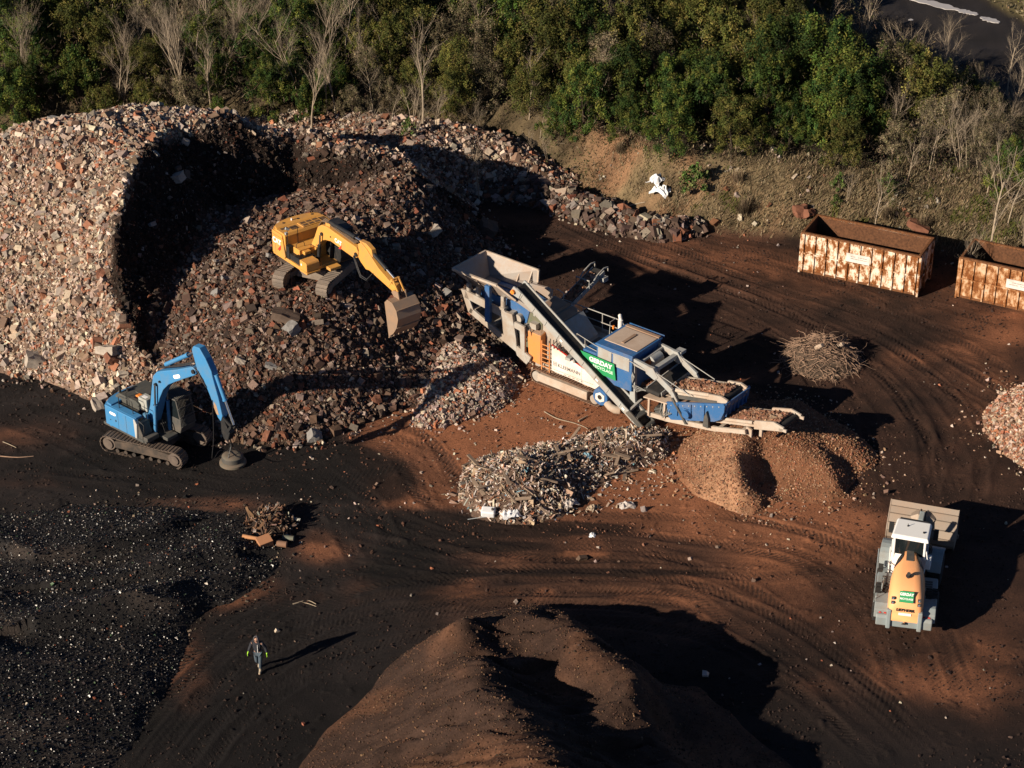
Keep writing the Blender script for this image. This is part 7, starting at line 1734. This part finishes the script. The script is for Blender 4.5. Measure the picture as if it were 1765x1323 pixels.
# ================================================================== PERSON
def person():
    X, Y = gp(447, 1156); z = zat(X, Y)
    root = thing('person', 'person in a dark hooded jacket, jeans and bright green gloves walking on the dirt', 'person', (X, Y, z), R(-100))
    skin_m = mat('skin', (.42, .24, .17), .6, 0, (.36, .2, .14), .2, 8, 0); jk = mat('dark_jacket', (.018, .020, .028), .8, 0, (.03, .03, .035), .3, 6, .003); hd_ = mat('grey_hood', (.10, .095, .105), .85, 0, (.07, .07, .08), .3, 6, .003)
    jn = mat('blue_jeans', (.05, .075, .10), .85, 0, (.09, .09, .09), .4, 6, .003); bt = mat('tan_boots', (.36, .30, .22), .8, 0, (.2, .15, .1), .4, 8, .003); gl = mat('green_gloves', (.32, .62, .03), .6, 0, (.25, .4, .05), .2, 8, 0)
    def skinned(name, verts, edges, rad, m, rootv=0, sub=2):
        me = bpy.data.meshes.new(name); me.from_pydata(verts, edges, []); o = mesh_obj(name, me, m, root)
        sk = o.modifiers.new('skin', 'SKIN'); sk.use_smooth_shade = True
        for i, r_ in enumerate(rad): d = me.skin_vertices[0].data[i]; d.radius = (r_, r_) if not isinstance(r_, tuple) else r_; d.use_root = (i == rootv)
        o.modifiers.new('sub', 'SUBSURF').levels = sub; o.modifiers['sub'].render_levels = sub
        dg = bpy.context.evaluated_depsgraph_get(); ne = bpy.data.meshes.new_from_object(o.evaluated_get(dg)); o.modifiers.clear(); o.data = ne
        if not ne.materials: ne.materials.append(m)
        return o
    # facing +x, left is +y; the left leg strides forward, the right trails
    V = {'pel': (0, 0, .95), 'waist': (.0, 0, 1.1), 'chest': (.03, 0, 1.33), 'neck': (.06, 0, 1.50), 'skull': (.11, 0, 1.60), 'crown': (.12, 0, 1.72),
         'shL': (.03, .19, 1.42), 'elL': (-.06, .30, 1.17), 'wrL': (.02, .37, .95), 'shR': (.03, -.19, 1.42), 'elR': (-.02, -.30, 1.17), 'wrR': (.10, -.36, .97),
         'hipL': (.0, .1, .90), 'knL': (.12, .10, .50), 'anL': (.10, .08, .10), 'toL': (.30, .09, .05), 'hipR': (0, -.1, .90), 'knR': (.02, -.08, .50), 'anR': (-.26, -.06, .18), 'toR': (-.14, -.06, .04)}
    E_ = [('pel', 'waist'), ('waist', 'chest'), ('chest', 'neck'), ('neck', 'skull'), ('skull', 'crown'), ('chest', 'shL'), ('shL', 'elL'), ('elL', 'wrL'), ('chest', 'shR'), ('shR', 'elR'), ('elR', 'wrR'),
          ('pel', 'hipL'), ('hipL', 'knL'), ('knL', 'anL'), ('anL', 'toL'), ('pel', 'hipR'), ('hipR', 'knR'), ('knR', 'anR'), ('anR', 'toR')]
    Rd = {'pel': .12, 'waist': .12, 'chest': .14, 'neck': .055, 'skull': .09, 'crown': .07, 'shL': .06, 'elL': .045, 'wrL': .03, 'shR': .06, 'elR': .045, 'wrR': .03, 'hipL': .085, 'knL': .058, 'anL': .04, 'toL': .035, 'hipR': .085, 'knR': .058, 'anR': .04, 'toR': .035}
    ks = list(V); skinned('body', [V[k] for k in ks], [(ks.index(a), ks.index(b)) for a, b in E_], [Rd[k] for k in ks], skin_m)
    def sub(name, keys, edges, f, m, extra=0.012):
        return skinned(name, [V[k] for k in keys], [(keys.index(a), keys.index(b)) for a, b in edges], [Rd[k] * f + extra for k in keys], m)
    jacket = sub('jacket', ['chest', 'waist', 'pel', 'shL', 'elL', 'wrL', 'shR', 'elR', 'wrR', 'neck'], [('chest', 'waist'), ('waist', 'pel'), ('chest', 'shL'), ('shL', 'elL'), ('elL', 'wrL'), ('chest', 'shR'), ('shR', 'elR'), ('elR', 'wrR'), ('chest', 'neck')], 1.12, jk, .02)
    sub('trousers', ['pel', 'hipL', 'knL', 'anL', 'hipR', 'knR', 'anR'], [('pel', 'hipL'), ('hipL', 'knL'), ('knL', 'anL'), ('pel', 'hipR'), ('hipR', 'knR'), ('knR', 'anR')], 1.05, jn)
    for s in 'LR':
        a = Vector(V['an' + s]); t = Vector(V['to' + s]); k = Vector(V['kn' + s])
        skinned('boot', [tuple(a.lerp(k, .45)), tuple(a), tuple(t)], [(0, 1), (1, 2)], [.068, .058, .05], bt)
        # glove with palm, four bent fingers and a thumb
        wv = Vector(V['wr' + s]); el = Vector(V['el' + s]); d = (wv - el).normalized(); sg = 1 if s == 'L' else -1
        side = Vector((1, 0, 0)); side = (side - d * side.dot(d)).normalized(); pn = d.cross(side) * sg
        vs = [tuple(wv - d * .04), tuple(wv + d * .05)]; ed = [(0, 1)]; rd = [.034, (.036)]
        for j, L in enumerate((.075, .085, .08, .06)):
            b0 = wv + d * .09 + side * (.03 - .02 * j); i0 = len(vs)
            vs += [tuple(b0), tuple(b0 + d * L * .55 + pn * .012), tuple(b0 + d * L * .9 + pn * .04)]; ed += [(1, i0), (i0, i0 + 1), (i0 + 1, i0 + 2)]; rd += [.013, .011, .009]
        i0 = len(vs); vs += [tuple(wv + d * .04 + side * .045), tuple(wv + d * .085 + side * .06 + pn * .01)]; ed += [(1, i0), (i0, i0 + 1)]; rd += [.014, .011]
        skinned('glove', vs, ed, rd, gl, 0, 1)
    # hood drawn over the head, open in front
    h = MB(); n = 14; vs = []; fs = []
    for i, (zz, rx, cx) in enumerate([(1.46, .13, .03), (1.52, .14, .06), (1.60, .135, .09), (1.67, .125, .10), (1.73, .10, .10), (1.775, .05, .09)]):
        for k in range(n): a = R(55 + 250 * k / (n - 1)); vs.append((cx + math.cos(a) * rx * 1.02, math.sin(a) * rx * .9, zz))
    for i in range(5):
        for k in range(n - 1): fs.append((i * n + k, i * n + k + 1, (i + 1) * n + k + 1, (i + 1) * n + k))
    fs.append(tuple(5 * n + k for k in range(n)))
    ho = h.add(vs, fs, True).build('hood', hd_, root); ho.modifiers.new('s', 'SOLIDIFY').thickness = .02
    f = MB(); f.cyl((.20, 0, 1.62), (.225, 0, 1.595), .016, .012, 8); f.build('nose', skin_m, root)
    e = MB()
    for y in (.035, -.035): e.cyl((.192, y, 1.635), (.2, y, 1.635), .011, n=8)
    e.build('eyes', M_BLK, root)
    MB().box((.198, 0, 1.56), (.01, .05, .012)).build('mouth', mat('lips', (.3, .1, .08), .6, 0, (.3, .1, .08), .1, 8, 0), root)
    MB().box((.165, .05, 1.22), (.02, .014, .34), ry=-3).build('zip', M_WHT, jacket)
person()
